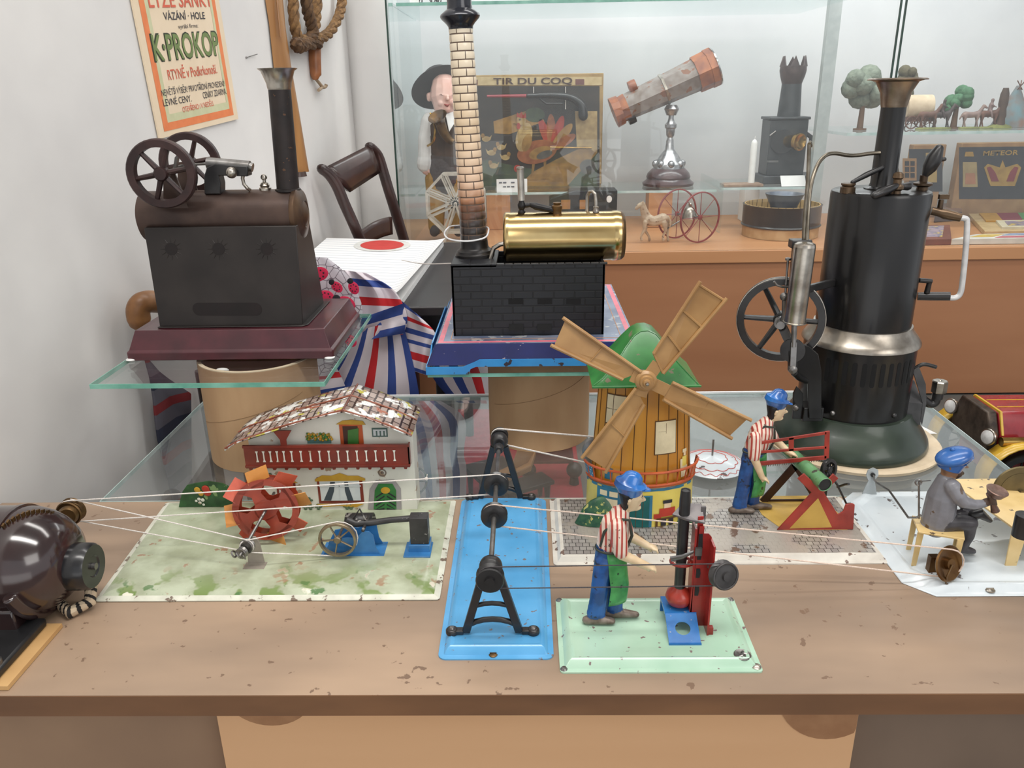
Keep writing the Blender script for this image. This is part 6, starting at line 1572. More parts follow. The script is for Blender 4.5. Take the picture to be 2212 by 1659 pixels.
# ---------------------------------------------------------------- dark side table and the open notebook
TZ = .105
dt = thing('side_table', 'low black table between the left wall and the glass cabinet, under the notebook', 'table', (-.2, 1.4, -.33))
m = MB(); m.box(-.418, -.112, 1.130, 1.655, TZ-.016, TZ); obj('top', m, mat('black_table', srgb(50, 46, 48), srgb(40, 37, 39), rough=.35, scale=20), dt, bevel=.003)
m = MB(); m.box(-.30, -.115, 1.155, 1.165, TZ-.11, TZ-.016); m.box(-.30, -.115, 1.65, 1.66, TZ-.11, TZ-.016); m.box(-.30, -.29, 1.155, 1.66, TZ-.11, TZ-.016); m.box(-.125, -.115, 1.155, 1.66, TZ-.11, TZ-.016); obj('apron', m, BLACK, dt)
for x in (-.285, -.132):
    for y in (1.17, 1.64):
        m = MB(); m.tube([(x, y, TZ-.02), (x, y, -.3296)], [.013, .010], 10); obj('leg', m, BLACK, dt)
NB = thing('open_notebook', 'open white lined notebook with a red oval on the low black table', 'notebook', (*pz(800, 580, TZ)[:2], TZ))
c4 = [(706, 514), (962, 521), (868, 652), (560, 640)]
def npt(u, v, lift=0.0):
    A, B_, C2, D2 = [pz(px, py, TZ+.010) for px, py in c4]
    p = A.lerp(B_, u).lerp(D2.lerp(C2, u), v); p.z = TZ+.010+lift; return p
m = MB()
P = [[npt(u/14, v/10, .006*max(0, (u/14-.82)/.18)**2*(1+v/10*2.2)) for u in range(15)] for v in range(11)]
m.grid(P); m.uv = [tuple((a, b) for a, b in q_) for q_ in m.uv]
LINED = stripe_mat('lined_paper', [srgb(240, 240, 240), srgb(196, 200, 208)], .045, 'Y', 'UV', rough=.8, weights=[5, 1])
obj('page', m, LINED, NB)
m = MB(); n_ = 15
edge = [npt(u/14, 1) for u in range(15)]+[npt(1, v/10) for v in range(10, -1, -1)]+[npt(0, 0)]
base_ = [Vector((p.x, p.y, TZ+.0004)) for p in edge]
m.prism([Vector((p.x, p.y, TZ+.0004)) for p in (npt(0, 0), npt(.985, 0), npt(.985, .99), npt(0, .99))], (0, 0, .0085)); obj('page_block', m, WHITEP, NB)
m = MB(); ce = npt(.52, .13); ex = (npt(.70, .13)-ce); ey = (npt(.52, .235)-ce)
def lift_(u, v): return .006*max(0, (u-.82)/.18)**2*(1+v*2.2)
def ring_(s, dz): return [npt(.52+.18*s*cos(a*pi/20), .13+.105*s*sin(a*pi/20), lift_(.52+.18*s*cos(a*pi/20), .1)+dz) for a in range(40)]
m.add(ring_(1.28, .0006), [tuple(range(40))]); obj('cup_mark', m, mat('grey_ring', srgb(222, 222, 218), rough=.8), NB)
m = MB(); m.add(ring_(.98, .0009), [tuple(range(40))]); obj('red_oval', m, mat('red_oval', srgb(206, 62, 56), srgb(196, 54, 50), rough=.6), NB)

# ---------------------------------------------------------------- striped cloth and ladybird cloth
SW, SB_, SR = srgb(226, 216, 222), srgb(54, 78, 150), srgb(206, 40, 46)
def patch(mb, L_, R_, y, amp, waves, nu=24, nv=16, ph=0.0, yl=None):
    """cloth between two pixel-traced edges; folds ripple in depth"""
    Ls, Rs = sm([Vector((px, py, 0)) for px, py in L_], 8), sm([Vector((px, py, 0)) for px, py in R_], 8)
    P = []
    for i in range(nv+1):
        t = i/nv
        a = Ls[min(len(Ls)-1, int(t*(len(Ls)-1)+.5))]; b = Rs[min(len(Rs)-1, int(t*(len(Rs)-1)+.5))]
        row = []
        for k in range(nu+1):
            u = k/nu; q_ = a.lerp(b, u)
            yy = y+(yl or 0)*t-amp*sin(u*waves*2*pi+ph+t*1.3)-amp*.6*sin(t*7+u*3)-.012*sin(pi*u)
            row.append(pY(q_.x, q_.y, yy))
        P.append(row)
    mb.grid(P)
    return mb
def cloth_mat(name, cols, per, axis, w=None): return stripe_mat(name, cols, per, axis, 'UV', rough=.75, weights=w)
stc = thing('striped_cloth', 'crumpled doll dress striped red, white and blue hanging between the two steam engines', 'cloth', (-.18, 1.08, -.33))
S1 = cloth_mat('stripes_down', [SW, SB_, SW, SB_, SW, SR, SW, SB_, SW, SB_], 1.0, 'X', [1.5, 1, 1.5, 1, 1.6, 1.1, 1.6, 1, 1.5, 1])
S2 = cloth_mat('stripes_across', [SW, SB_, SW, SR], .52, 'Y', [1.4, 1, 1.4, 1])
S3 = cloth_mat('stripes_diagonal', [SB_, SW, SR, SW, SB_, SW], .55, 'Y', [1, 1.4, 1, 1.4, 1, 1.4])
S4 = cloth_mat('stripes_tail', [SB_, SW, SB_, SW, SR, SW], 1.0, 'X')
S5 = cloth_mat('stripes_low', [SW, SB_, SW, SR, SW, SB_, SW], 1.0, 'X')
obj('skirt', patch(MB(), [(748, 720), (716, 775), (672, 830), (625, 900)], [(868, 690), (884, 750), (900, 820), (912, 900)], 1.085, .005, 2.6, ph=.5), S1, stc)
obj('sleeve', patch(MB(), [(740, 583), (762, 615), (772, 655), (772, 700), (752, 745)], [(792, 590), (846, 622), (872, 660), (880, 695), (868, 728)], 1.092, .006, 2.0, ph=1.2), S2, stc)
obj('gathered_fold', patch(MB(), [(772, 690), (780, 715), (790, 735)], [(872, 655), (876, 690), (874, 720)], 1.078, .005, 1.6), cloth_mat('stripes_fold', [SB_, SW, SB_], 1.0, 'Y'), stc)
obj('drape', patch(MB(), [(868, 650), (872, 700), (880, 745), (890, 800)], [(905, 682), (942, 722), (936, 760), (925, 812)], 1.10, .005, 1.4, ph=.8), S3, stc)
obj('tail', patch(MB(), [(928, 780), (935, 815), (962, 850), (990, 870)], [(1040, 770), (1056, 800), (1062, 840), (1064, 872)], 1.13, .003, 1.5), S4, stc)
obj('lower_skirt', patch(MB(), [(862, 862), (880, 930), (900, 1010), (905, 1100), (905, 1240)], [(952, 866), (1004, 905), (1002, 980), (1008, 1030), (1000, 1240)], 1.085, .006, 1.8, ph=2.0, yl=.0), S5, stc)
obj('hem', patch(MB(), [(600, 790), (600, 830), (600, 880)], [(728, 796), (738, 815), (752, 850)], 1.075, .003, 1.2), cloth_mat('stripes_hem', [SW, SR, SW, SB_], 1.0, 'Y'), stc)
m = MB(); c = pY(893, 1040, 1.05); m.torus(c, (.5, -1, .2), .021, .0016, n=30, m=6); 
for k in range(3): m.tube([c+Vector((.021*cos(k*1.05), 0, .023*sin(k*1.05))), c-Vector((.021*cos(k*1.05), 0, .023*sin(k*1.05)))], .0008, 5)
tag(obj('pram_wheel', m, BLACK, loc=c), 'thin black doll pram wheel beside the striped dress, behind the chalet', 'wheel')
lc_ = thing('ladybird_cloth', 'grey-white cloth printed with pink ladybirds beside the maroon engine base', 'cloth', (-.22, 1.07, -.05))
LBM, ntl, bl_, tcl = newmat('squiggle_cloth'); bl_.inputs['Roughness'].default_value = .8
vo = _n(ntl, 'ShaderNodeTexVoronoi', feature='DISTANCE_TO_EDGE'); vo.inputs['Scale'].default_value = 95; ntl.links.new(tcl.outputs['Object'], vo.inputs['Vector'])
mr = _n(ntl, 'ShaderNodeMapRange'); mr.inputs['From Min'].default_value = .02; mr.inputs['From Max'].default_value = .06; ntl.links.new(vo.outputs['Distance'], mr.inputs['Value'])
ntl.links.new(mixc(ntl, mr.outputs[0], srgb(120, 112, 122), srgb(208, 205, 212)), bl_.inputs['Base Color'])
obj('cloth', patch(MB(), [(640, 556), (640, 650), (640, 740), (640, 815)], [(706, 556), (752, 596), (782, 660), (776, 706), (748, 752), (712, 812)], 1.062, .004, 1.2), LBM, lc_)
LBR = mat('ladybird_pink', srgb(226, 50, 92), srgb(216, 40, 80), rough=.7)
for px, py, ang, s in ((690, 592, -.3, 1.0), (748, 656, .5, 1.05), (704, 640, .1, .9), (728, 620, .8, .7), (764, 622, 1.2, .75), (757, 736, .9, .8)):
    d = ray(px, py); c = pY(px, py, 1.030)
    M = basis(c, Vector((cos(ang), 0, -sin(ang))), Vector((sin(ang), 0, cos(ang))))
    m = MB(M); m.sphere((0, 0, 0), .0098*s, (1.25, .95, .12), n=18, mi=0); m.sphere((-.0135*s, 0, .0006), .0052*s, (1, 1.1, .16), n=12, mi=1)
    for a in range(7): m.sphere((.0055*s*cos(a*.9)*1.1, .0055*s*sin(a*.9), .0011*s), .0013*s, (1, 1, .3), n=8, mi=1)
    obj('printed_ladybird', m, [LBR, INK], lc_)
# thread from the brick engine
m = MB(); a, b = pY(976, 569, .868), pY(868, 562, 1.2); m.tube(sm([a, a.lerp(b, .5)+Vector((0, 0, -.003)), b], 5), .0006, 6)
tag(obj('thread', m, CORD, loc=a), 'thin white thread running from the black brick furnace towards the notebook', 'thread')

# ---------------------------------------------------------------- on and under the wide glass plate
tpz = pz(1537, 1006, .004); TR_ = .0365
sp_ = thing('spinning_top', 'flat white tin spinning top with red scallops behind the windmill', 'spinning top', (tpz.x, tpz.y, 0))
m = MB(); m.lathe([(0, .0004), (.012, .0006), (TR_, .0055), (TR_+.0006, .0066), (TR_*.8, .0100), (TR_*.45, .0140), (TR_*.3, .0150), (.004, .0165), (0, .0168)], (tpz.x, tpz.y, 0), n=48); tb_ = obj('body', m, WTIN, sp_)
m = MB()
def tz(r):
    pr__ = [(TR_, .0068), (TR_*.8, .0102), (TR_*.45, .0142), (TR_*.3, .0152), (.004, .0167)]
    for (ra, za), (rb_2, zb2) in zip(pr__, pr__[1:]):
        if rb_2 <= r <= ra: return zb2+(za-zb2)*(r-rb_2)/(ra-rb_2)
    return .0168
def tcurve(f, w): 
    m.tube([(tpz.x+f(a)*cos(a), tpz.y+f(a)*sin(a), tz(f(a))) for a in [2*pi*k/120 for k in range(120)]], w, 5, closed=True)
tcurve(lambda a: TR_*(.70+.06*abs(sin(a*6))), .0005); tcurve(lambda a: TR_*(.90+.04*sin(a*18)), .0004); tcurve(lambda a: TR_*(.40+.05*abs(sin(a*4))), .0005)
obj('red_scallops', m, mat('scallop_red', srgb(206, 104, 96), rough=.5), tb_)
m = MB(); m.tube([(tpz.x, tpz.y, .016), (tpz.x, tpz.y, .036)], .0011, 8); obj('spindle', m, STEEL, sp_)
RUG = mat('red_rug', srgb(168, 50, 62), srgb(150, 42, 54), rough=.9, scale=60)
m = MB(); q4 = [pz(px, py, -.328) for px, py in ((990, 885), (1232, 885), (1262, 1085), (985, 1085))]; m.prism([Vector((p.x, p.y, -.3296)) for p in q4], (0, 0, .003)); tag(obj('red_rug', m, RUG, loc=q4[0]), 'red rug under the glass plate below the middle cardboard tube', 'rug')
def doll_table(label, px, py, w_, d_, h_, rot):
    c = pz(px, py, -.3265+h_); t = thing('doll_table', label, 'doll table', (c.x, c.y, -.3265), 'black doll tables on the red rug'); t.rotation_euler = (0, 0, 0)
    R3 = Matrix.Rotation(rot, 3, 'Z'); C0 = Vector((c.x, c.y, 0))
    m = MB(); m.obox(C0+Vector((0, 0, -.3265+h_-.004)), (w_, d_, .008), R3); obj('top', m, BLACK, t, bevel=.001)
    for a in (-1, 1):
        for b in (-1, 1):
            p = C0+R3 @ Vector((a*(w_/2-.01), b*(d_/2-.01), 0)); m = MB(); m.tube([(p.x, p.y, -.3265+h_-.006), (p.x, p.y, -.3262)], [.007, .004], 8); obj('leg', m, BLACK, t)
doll_table('black doll table on the red rug, the one further back', 1062, 1010, .085, .075, .060, .5)
doll_table('black doll table on the red rug, the one nearest the windmill', 1135, 1042, .10, .045, .045, .55)
m = MB(); c = pz(1105, 1030, -.245); m.prism([c+Vector(v_) for v_ in ((-.045, -.03, 0), (-.02, -.035, 0), (.035, .02, 0), (.045, .05, .02), (.02, .045, .0), (-.03, -.005, .0))], (0, 0, .012)); m.prism([c+Vector(v_) for v_ in ((.00, .0, .012), (.03, .03, .012), (.045, .05, .03), (.01, .03, .03))], (0, 0, .010))
tag(obj('wooden_boat', m, HONEY, loc=c, bevel=.002), 'small carved wooden piece lying on the black doll tables', 'wooden toy')
t = thing('doll_chair', 'dark red upholstered doll chair with round black feet under the glass plate', 'doll chair', (*pz(1190, 1035, -.3265)[:2], -.3265))
c = Vector(t.location); m = MB(); m.prism([c+Vector(v_) for v_ in ((-.06, -.03, .045), (.045, -.03, .045), (.030, -.03, .15), (-.035, -.03, .15))], (0, .06, 0)); obj('cushion', m, mat('dark_red_cloth', srgb(112, 32, 40), srgb(94, 26, 34), rough=.9, scale=60), t, bevel=.008)
for sx in (-1, 1):
    m = MB(); m.sphere(c+Vector((sx*.045, -.02, .030)), .016, n=16); m.tube([c+Vector((sx*.045, -.02, .018)), c+Vector((sx*.045, -.02, .0004))], [.007, .010], 10); obj('foot', m, BLACK, t)

# ---------------------------------------------------------------- tin car at the right
car = thing('toy_car', 'red and yellow vintage tin car with brass lamps at the right edge', 'toy car', (.95, 1.40, -.33))
CARR = mat('car_red', srgb(158, 40, 48), srgb(140, 32, 42), rough=.25, coat=.5); CARY = mat('car_yellow', srgb(226, 184, 62), srgb(212, 168, 50), rough=.3, coat=.4)
Yn, Yf = 1.34, 1.47
zb2 = -.33; zh0, zh1 = pY(2170, 945, Yn).z, pY(2170, 905, Yn).z
xr_ = pY(2140, 940, Yn).x
m = MB(); hp_ = [(0, zh0-.03), (0, zh0+.004), (.02, zh1+.004), (.11, zh1+.004), (.13, zh0+.004), (.13, zh0-.03)]
m.prism([(xr_+.02, Yn+.002+y, z) for y, z in hp_], (.14, 0, 0)); hd = obj('hood', m, CARR, car, bevel=.004)
m = MB()
for z_ in (.007, ): m.prism([(xr_+.021, Yn+y, z+.001) for y, z in ((.001, zh0+.002), (.020, zh1+.005), (.110, zh1+.005), (.131, zh0+.002))], (.004, 0, 0))
for t_ in (.3, .7): m.tube([(xr_+.03, Yn+.02+.09*t_, zh1+.0045), (xr_+.16, Yn+.02+.09*t_, zh1+.0045)], .0008, 5)
obj('gold_line', m, CARY, hd)
m = MB(); m.prism([(xr_, Yn+.004+y, z) for y, z in hp_], (.018, 0, 0)); obj('radiator', m, mat('radiator_dark', srgb(96, 84, 74), srgb(60, 52, 48), rough=.4, metal=.6), car, bevel=.003)
m = MB()
for k in range(7): m.box(xr_+.055+k*.008, xr_+.059+k*.008, Yn, Yn+.003, zh0-.026, zh0-.006)
obj('louvres', m, mat('dark_red_lou', srgb(110, 30, 36), rough=.4), hd)
for y in (Yn-.006, Yf+.004):
    c = Vector((xr_-.006, y, zh0+.004)) if y < 1.4 else Vector((xr_-.004, y, zh0+.008))
    m = MB(); m.lathe([(0, -.012), (.008, -.011), (.014, -.002), (.0155, .002), (.0145, .004), (0, .006)], c, (-1, -.35, .15), n=26); hl = obj('headlamp', m, NICKEL, car); 
    m = MB(); m.lathe([(0, .0045), (.0125, .0042), (.0125, .0052), (.006, .008), (0, .0088)], c, (-1, -.35, .15), n=24); obj('lens', m, mat('lamp_glass', srgb(232, 232, 230), srgb(196, 196, 196), rough=.15, coat=.6), hl)
m = MB(); p = Vector((xr_+.012, Yn-.014, zh0-.002)); m.cyl(p, p+Vector((.045, 0, 0)), .0085, n=20); obj('brass_lamp', m, BRASS, car)
for y0_, y1_ in ((Yn-.045, Yn-.006), (Yf+.012, Yf+.05)):
    m = MB(); cx = xr_+.05; P = []
    for k in range(13):
        a = radians(200-k*15); P.append([(cx+.068*cos(a), y_, zb2+.055+.066*sin(a)) for y_ in (y0_, y1_)])
    P.append([(cx+.14, y_, zb2+.022) for y_ in (y0_, y1_)])
    m.grid(P); obj('fender', m, CARY, car, solid=.003)
for x_ in (xr_+.05, xr_+.30):
    for y_ in (Yn-.026, Yf+.032):
        m = MB(); m.wheel((x_, y_, zb2+.052), (0, -1, 0), .051, .24, .5, 10, .04, .2, 0); obj('wheel', m, BLACK, car)
m = MB(); m.box(xr_+.02, xr_+.36, Yn-.002, Yf+.002, zb2+.035, zh0-.028); m.box(xr_+.16, xr_+.36, Yn-.004, Yf+.006, zh0-.03, zh1+.01); obj('body', m, CARR, car, bevel=.006)
m = MB(); m.box(xr_+.165, xr_+.17, Yn, Yf, zh1+.01, zh1+.07); obj('windscreen', m, GLASS, car)
# ================================================================== in the cabinet
PYX = lambda px, py, y: pY(px, py, y)
def card(label, px0, px1, py0, py1, y, zbase, lean=.004, lines=2):
    a, b = pY(px0, py1, y), pY(px1, py1, y); h = pY(px0, py0, y).z-pY(px0, py1, y).z
    t = thing('label_card', label, 'label', ((a.x+b.x)/2, y, zbase))
    m = MB(); m.prism([(a.x, y, zbase), (b.x, y, zbase), (b.x, y+lean, zbase+h), (a.x, y+lean, zbase+h)], (0, .0008, 0)); obj('paper', m, WHITEP, t)
    for k in range(lines):
        m = MB(); z = zbase+h*(.68-.32*k); w_ = (b.x-a.x)
        for j in range(5): 
            if random.random() < .85: m.box(a.x+w_*(.08+.13*j), a.x+w_*(.08+.13*j+.09+.03*random.random()), y-.0006+lean*(.68-.32*k), y+lean*(.68-.32*k), z, z+h*.10)
        if m.v: obj('print_line', m, mat('print_grey', srgb(110, 110, 118), rough=.8), t)
    return t
# ---------------------------------------------------------------- doll
Yd_ = 2.06
dl = thing('doll', 'doll in a wide black hat, brown waistcoat and white shirt at the cabinet left end', 'doll', (*pY(945, 500, Yd_)[:2], ZC))
DSK = mat('doll_skin', srgb(238, 198, 184), srgb(230, 182, 168), rough=.35, scale=30, coat=.2); DWH = mat('doll_shirt', srgb(242, 240, 238), srgb(226, 224, 222), rough=.8, scale=40)
DBR = mat('doll_waistcoat', srgb(84, 64, 52), srgb(66, 50, 42), rough=.7, scale=50); DYE = mat('doll_yellow', srgb(186, 142, 52), srgb(160, 118, 40), rough=.7, scale=30); DDK = mat('doll_breeches', srgb(82, 72, 70), srgb(66, 58, 58), rough=.8, scale=40)
def dlm(pts, r, rb=None): return limb([pY(px, py, Yd_+dy) for px, py, dy in pts], r, rb, ref=(0, 1, 0))
k_ = .00117
pd = []
pd.append((dlm([(966, 350, 0), (964, 310, 0), (962, 270, 0), (962, 252, 0)], [.030, .032, .034, .024], [.044, .046, .046, .026]), 2))
pd.append((dlm([(962, 390, 0), (965, 340, 0)], [.034, .032], [.046, .046]), 4))
for s in (-1, 1): pd.append((dlm([(962+s*22, 385, 0), (964+s*22, 440, 0), (966+s*24, 492, -.002)], [.026, .023, .018], [.026, .024, .020]), 3)); pd.append((dlm([(966+s*24, 496, 0), (964+s*26, 500, -.03)], [.012, .012], [.015, .014]), 4))
for s in (-1, 1):
    x = lambda d: 962+s*d
    pd.append((dlm([(x(34), 262, 0), (x(42), 300, -.004), (x(44), 345, -.008)], [.021, .020, .018], [.021, .020, .018]), 1)); pd.append((dlm([(x(44), 345, -.008), (x(45), 355, -.008)], [.020, .020]), 1))
    pd.append((dlm([(x(44), 358, -.008), (x(43), 368, -.010)], [.009, .010]), 0))
    for f in range(4): pd.append((dlm([(x(40+f*2.2), 368, -.012+f*.003), (x(40+f*2.2), 376-abs(f-1), -.013+f*.003)], [.0030, .0026]), 0))
    pd.append((dlm([(x(38), 364, -.016), (x(36), 371, -.018)], [.0032, .0026]), 0))
pd.append((dlm([(962, 250, 0), (962, 236, 0)], [.016, .016]), 0))
HX = 961
pd.append((dlm([(HX, 226, -.004), (HX, 212, 0), (HX-1, 192, .002)], [.034, .039, .036], [.030, .036, .034]), 0))
for s in (-1, 1):
    pd.append((dlm([(HX+5+s*14, 222, -.026), (HX+5+s*14, 223, -.030)], [.011, .009]), 0)); pd.append((dlm([(HX-2+s*32, 214, .004), (HX-2+s*32, 206, .004)], [.006, .007]), 0))
    pd.append((dlm([(HX+6+s*9, 206, -.0375), (HX+6+s*14, 204.5, -.0365), (HX+6+s*18, 206, -.034)], [.0014, .0016, .0014]), 5))
pd.append((dlm([(HX+6, 209, -.038), (HX+6, 214, -.041)], [.0034, .0046]), 0)); pd.append((dlm([(HX+5, 235, -.030), (HX+5, 236, -.032)], [.010, .009]), 0))
pd.append((dlm([(HX+1, 226, -.039), (HX+5, 228, -.041), (HX+9, 226, -.039)], [.0022, .0030, .0022]), 6))
fd = figure('body', pd, [DSK, DWH, DBR, DYE, DDK, mat('doll_eye', srgb(176, 138, 126), rough=.4), mat('doll_mouth', srgb(170, 84, 78), rough=.4)], dl, voxel=.0016, smooth_it=3)
m = MB(); c = pY(955, 196, Yd_+.02)
m.lathe([(.030, .010), (.044, .004), (.068, .002), (.074, .004), (.070, .008), (.048, .012), (.044, .030), (.034, .044), (0, .048)], c+Vector((-.002, .006, .004)), (-.30, .62, .75), n=44); obj('hat', m, mat('black_felt', srgb(56, 50, 50), srgb(44, 40, 40), rough=.9, scale=40), fd, solid=.002)
m = MB()
for s in (-1, 1): m.prism([pY(962, 246, Yd_-.036), pY(962+s*26, 238, Yd_-.02), pY(962+s*30, 250, Yd_-.03), pY(962+s*8, 285, Yd_-.052)], (0, .006, 0))
obj('collar', m, DWH, fd, bevel=.001)
m = MB(); m.tube(sm([pY(950, 262, Yd_-.062), pY(958, 285, Yd_-.060), pY(970, 302, Yd_-.058), pY(980, 308, Yd_-.058)]), [.013-.0003*k for k in range(19)], 16); m.lathe([(.012, 0), (.017, .010), (.024, .018), (.0225, .018), (.010, .002)], pY(951, 264, Yd_-.062), (-.3, -.55, .8), n=26); m.lathe([(.005, 0), (.010, .006), (.0085, .006)], pY(980, 308, Yd_-.058), (.8, -.4, -.2), n=18); obj('horn', m, OLDBRASS, fd)
m = MB(); m.tube(sm([pY(930, 245, Yd_-.03), pY(940, 275, Yd_-.056), pY(936, 305, Yd_-.056), pY(924, 315, Yd_-.03)]), .003, 8); obj('gold_braid', m, BRASS, fd)

# ---------------------------------------------------------------- white toy big wheel
Yw_ = 1.955
fw = thing('toy_big_wheel', 'white wooden eight sided toy big wheel standing in front of the doll', 'toy wheel', (*pY(985, 512, Yw_)[:2], ZC))
WOODW = mat('chipped_white', srgb(214, 208, 196), srgb(190, 182, 168), rough=.6, scale=60)
c = pY(984, 440, Yw_); R_ = .0745
for nm, y in (('rim', 0), ('rim', .035)):
    m = MB(); P8 = [c+Vector((R_*cos(radians(22.5+45*k)), y, R_*sin(radians(22.5+45*k)))) for k in range(8)]
    for k in range(8): m.bar(P8[k], P8[(k+1) % 8], .006, .004, (0, 1, 0))
    r_ = obj(nm, m, WOODW, fw)
    for k in range(4):
        a = radians(22.5+45*k); d = Vector((cos(a), 0, sin(a))); m = MB()
        for o in (-.005, .005): e = Vector((-sin(a), 0, cos(a)))*o; m.bar(c+Vector((0, y, 0))-d*R_*.97+e, c+Vector((0, y, 0))+d*R_*.97+e, .0035, .003, (0, 1, 0))
        obj('spoke', m, WOODW, r_)
for k in range(8):
    m = MB(); m.bar(P8[k]-Vector((0, .035, 0)), P8[k], .004, .004); obj('rung', m, WOODW, fw)
m = MB()
for y in (-.008, .043): m.bar(c+Vector((0, y, 0)), (c.x-.035, Yw_+y, ZC+.002), .005, .004); m.bar(c+Vector((0, y, 0)), (c.x+.035, Yw_+y, ZC+.002), .005, .004)
m.cyl(c+Vector((0, -.010, 0)), c+Vector((0, .046, 0)), .004, n=12); m.box(c.x-.05, c.x+.05, Yw_-.014, Yw_+.05, ZC+.0004, ZC+.004); obj('stand', m, WOODW, fw)

# ---------------------------------------------------------------- rooster target game
Yt = 2.30
tg = thing('target_game', 'framed rooster shooting game lettered TIR DU COQ on the glass shelf', 'game', (.04, Yt, ZS))
TANF = mat('tan_frame', srgb(168, 140, 92), srgb(146, 118, 76), rough=.6, scale=40); PDK = mat('picture_dark', srgb(58, 50, 44), srgb(44, 40, 38), rough=.5, scale=20)
def T_(px, py): p = pY(px, py, Yt); return p.x, p.z
def tq(mb, pts, lift, mi=0): mb.prism([(T_(px, py)[0], Yt-lift, T_(px, py)[1]) for px, py in pts], (0, .0012, 0), mi)
m = MB(); x0_, z1_ = T_(1005, 163); x1_, _ = T_(1304, 163); m.box(x0_, x1_, Yt, Yt+.03, ZS+.0004, z1_); tf = obj('box', m, TANF, tg, bevel=.002)
m = MB(); tq(m, [(1012, 186), (1295, 186), (1295, 402), (1012, 402)], .0008); obj('picture', m, PDK, tf)
m = MB(); tq(m, [(1008, 166), (1300, 166), (1300, 184), (1008, 184)], .0012); obj('title_band', m, mat('title_cream', srgb(196, 176, 134), srgb(180, 158, 116), rough=.6), tf)
zt2 = pY(1150, 183, Yt)
a, b = pY(1066, 182.5, Yt), pY(1236, 181, Yt); a.y = b.y = Yt-.0028; fit_text('lettering', 'TIR DU COQ', a, b, .017, mat('title_ink', srgb(72, 50, 44), rough=.6), tf, bold=.02)
m = MB(); tq(m, [(1243, 171), (1262, 171), (1262, 183), (1243, 183)], .0022); tq(m, [(1014, 172), (1032, 172), (1032, 183), (1014, 183)], .0022); obj('title_ornament', m, mat('ornament', srgb(112, 72, 66), rough=.6), tf)
def ell(mb, cx, cy, rx, ry, lift, mi=0, rot=0): tq(mb, [(cx+rx*cos(a*pi/12)*cos(rot)-ry*sin(a*pi/12)*sin(rot), cy+rx*cos(a*pi/12)*sin(rot)+ry*sin(a*pi/12)*cos(rot)) for a in range(24)], lift, mi)
LP = [mat('pic_orange', srgb(150, 92, 58), srgb(122, 72, 46), rough=.5, scale=60), mat('pic_red', srgb(164, 62, 48), srgb(136, 48, 40), rough=.5, scale=60), mat('pic_ochre', srgb(158, 122, 66), srgb(124, 94, 52), rough=.5, scale=40), mat('pic_green', srgb(72, 84, 60), srgb(54, 64, 50), rough=.5, scale=50), mat('pic_cream', srgb(176, 152, 104), srgb(146, 122, 82), rough=.5, scale=60), mat('pic_grey', srgb(96, 92, 84), srgb(74, 72, 68), rough=.5, scale=60)]
m = MB()
tq(m, [(1040, 402), (1290, 402), (1290, 320), (1230, 330), (1180, 370), (1120, 360), (1050, 345), (1040, 350)], .0014, 3); tq(m, [(1120, 402), (1225, 402), (1290, 330), (1262, 316), (1200, 345), (1150, 372)], .0018, 2)
tq(m, [(1066, 262), (1160, 232), (1176, 262), (1100, 290), (1068, 288)], .0016, 2); tq(m, [(1242, 240), (1290, 240), (1290, 330), (1246, 320)], .0016, 4)
for i, (an, ln) in enumerate(((-1.95, 70), (-1.6, 76), (-1.25, 76), (-.9, 70), (-.55, 60))):      # tail plumes
    cx, cy = 1186+ln*.5*cos(an)+6, 322+ln*.5*sin(an); ell(m, cx, cy, ln*.5, 10, .0022+.0002*i, (1, 0, 1, 2, 0)[i], an)
ell(m, 1160, 328, 44, 25, .0034, 0, -.25); ell(m, 1168, 330, 26, 13, .0038, 2, -.3); ell(m, 1176, 334, 18, 8, .0041, 5, -.35)
ell(m, 1132, 296, 17, 32, .0038, 4, .25); ell(m, 1138, 308, 10, 20, .0041, 2, .3); ell(m, 1126, 260, 10, 11, .0043, 4)
tq(m, [(1116, 252), (1117, 242), (1122, 249), (1126, 240), (1130, 249), (1136, 243), (1137, 255), (1126, 255)], .0046, 1); tq(m, [(1117, 260), (1107, 265), (1118, 268)], .0046, 2); ell(m, 1120, 272, 4, 7, .0046, 1); ell(m, 1123, 258, 2, 2, .0048, 5)
tq(m, [(1150, 348), (1156, 348), (1152, 384), (1160, 388), (1140, 388), (1147, 384)], .0028, 2); tq(m, [(1174, 346), (1180, 346), (1180, 382), (1188, 386), (1168, 386), (1176, 382)], .0028, 2)
for px, py, f in ((1050, 300, 1), (1062, 330, -1), (1082, 318, 1), (1092, 340, -1), (1066, 358, 1)): ell(m, px, py, 9, 6, .0022, 4); ell(m, px-7*f, py-7, 4, 5, .0024, 2); tq(m, [(px+6*f, py-2), (px+13*f, py-9), (px+9*f, py+3)], .0024, 4)
ell(m, 1155, 248, 22, 16, .0022, 3); ell(m, 1118, 364, 8, 8, .0022, 1); ell(m, 1270, 360, 18, 16, .0022, 5)
obj('painted_rooster', m, LP, tf)
pg = thing('toy_pistol', 'black toy pistol with a pink barrel hung across the rooster picture', 'toy pistol', pY(1160, 205, Yt-.02))
yg = Yt-.022
m = MB(); m.tube([pY(1052, 208, yg), pY(1140, 207, yg)], [.0034, .0046], 12); obj('barrel', m, mat('pink_barrel', srgb(158, 66, 74), rough=.4), pg)
m = MB(); m.tube(sm([pY(1140, 207, yg), pY(1200, 206, yg), pY(1236, 212, yg), pY(1256, 228, yg), pY(1260, 250, yg)]), [.006+.0003*k for k in range(25)], 14, dome=True); m.tube([pY(1165, 212, yg), pY(1180, 224, yg), pY(1215, 224, yg)], .003, 8); obj('stock', m, BLACKM, pg)
m = MB()
for px in (1153, 1222): m.tube([pY(px, 188, yg), pY(px, 236 if px > 1200 else 208, yg)], .0010, 6)
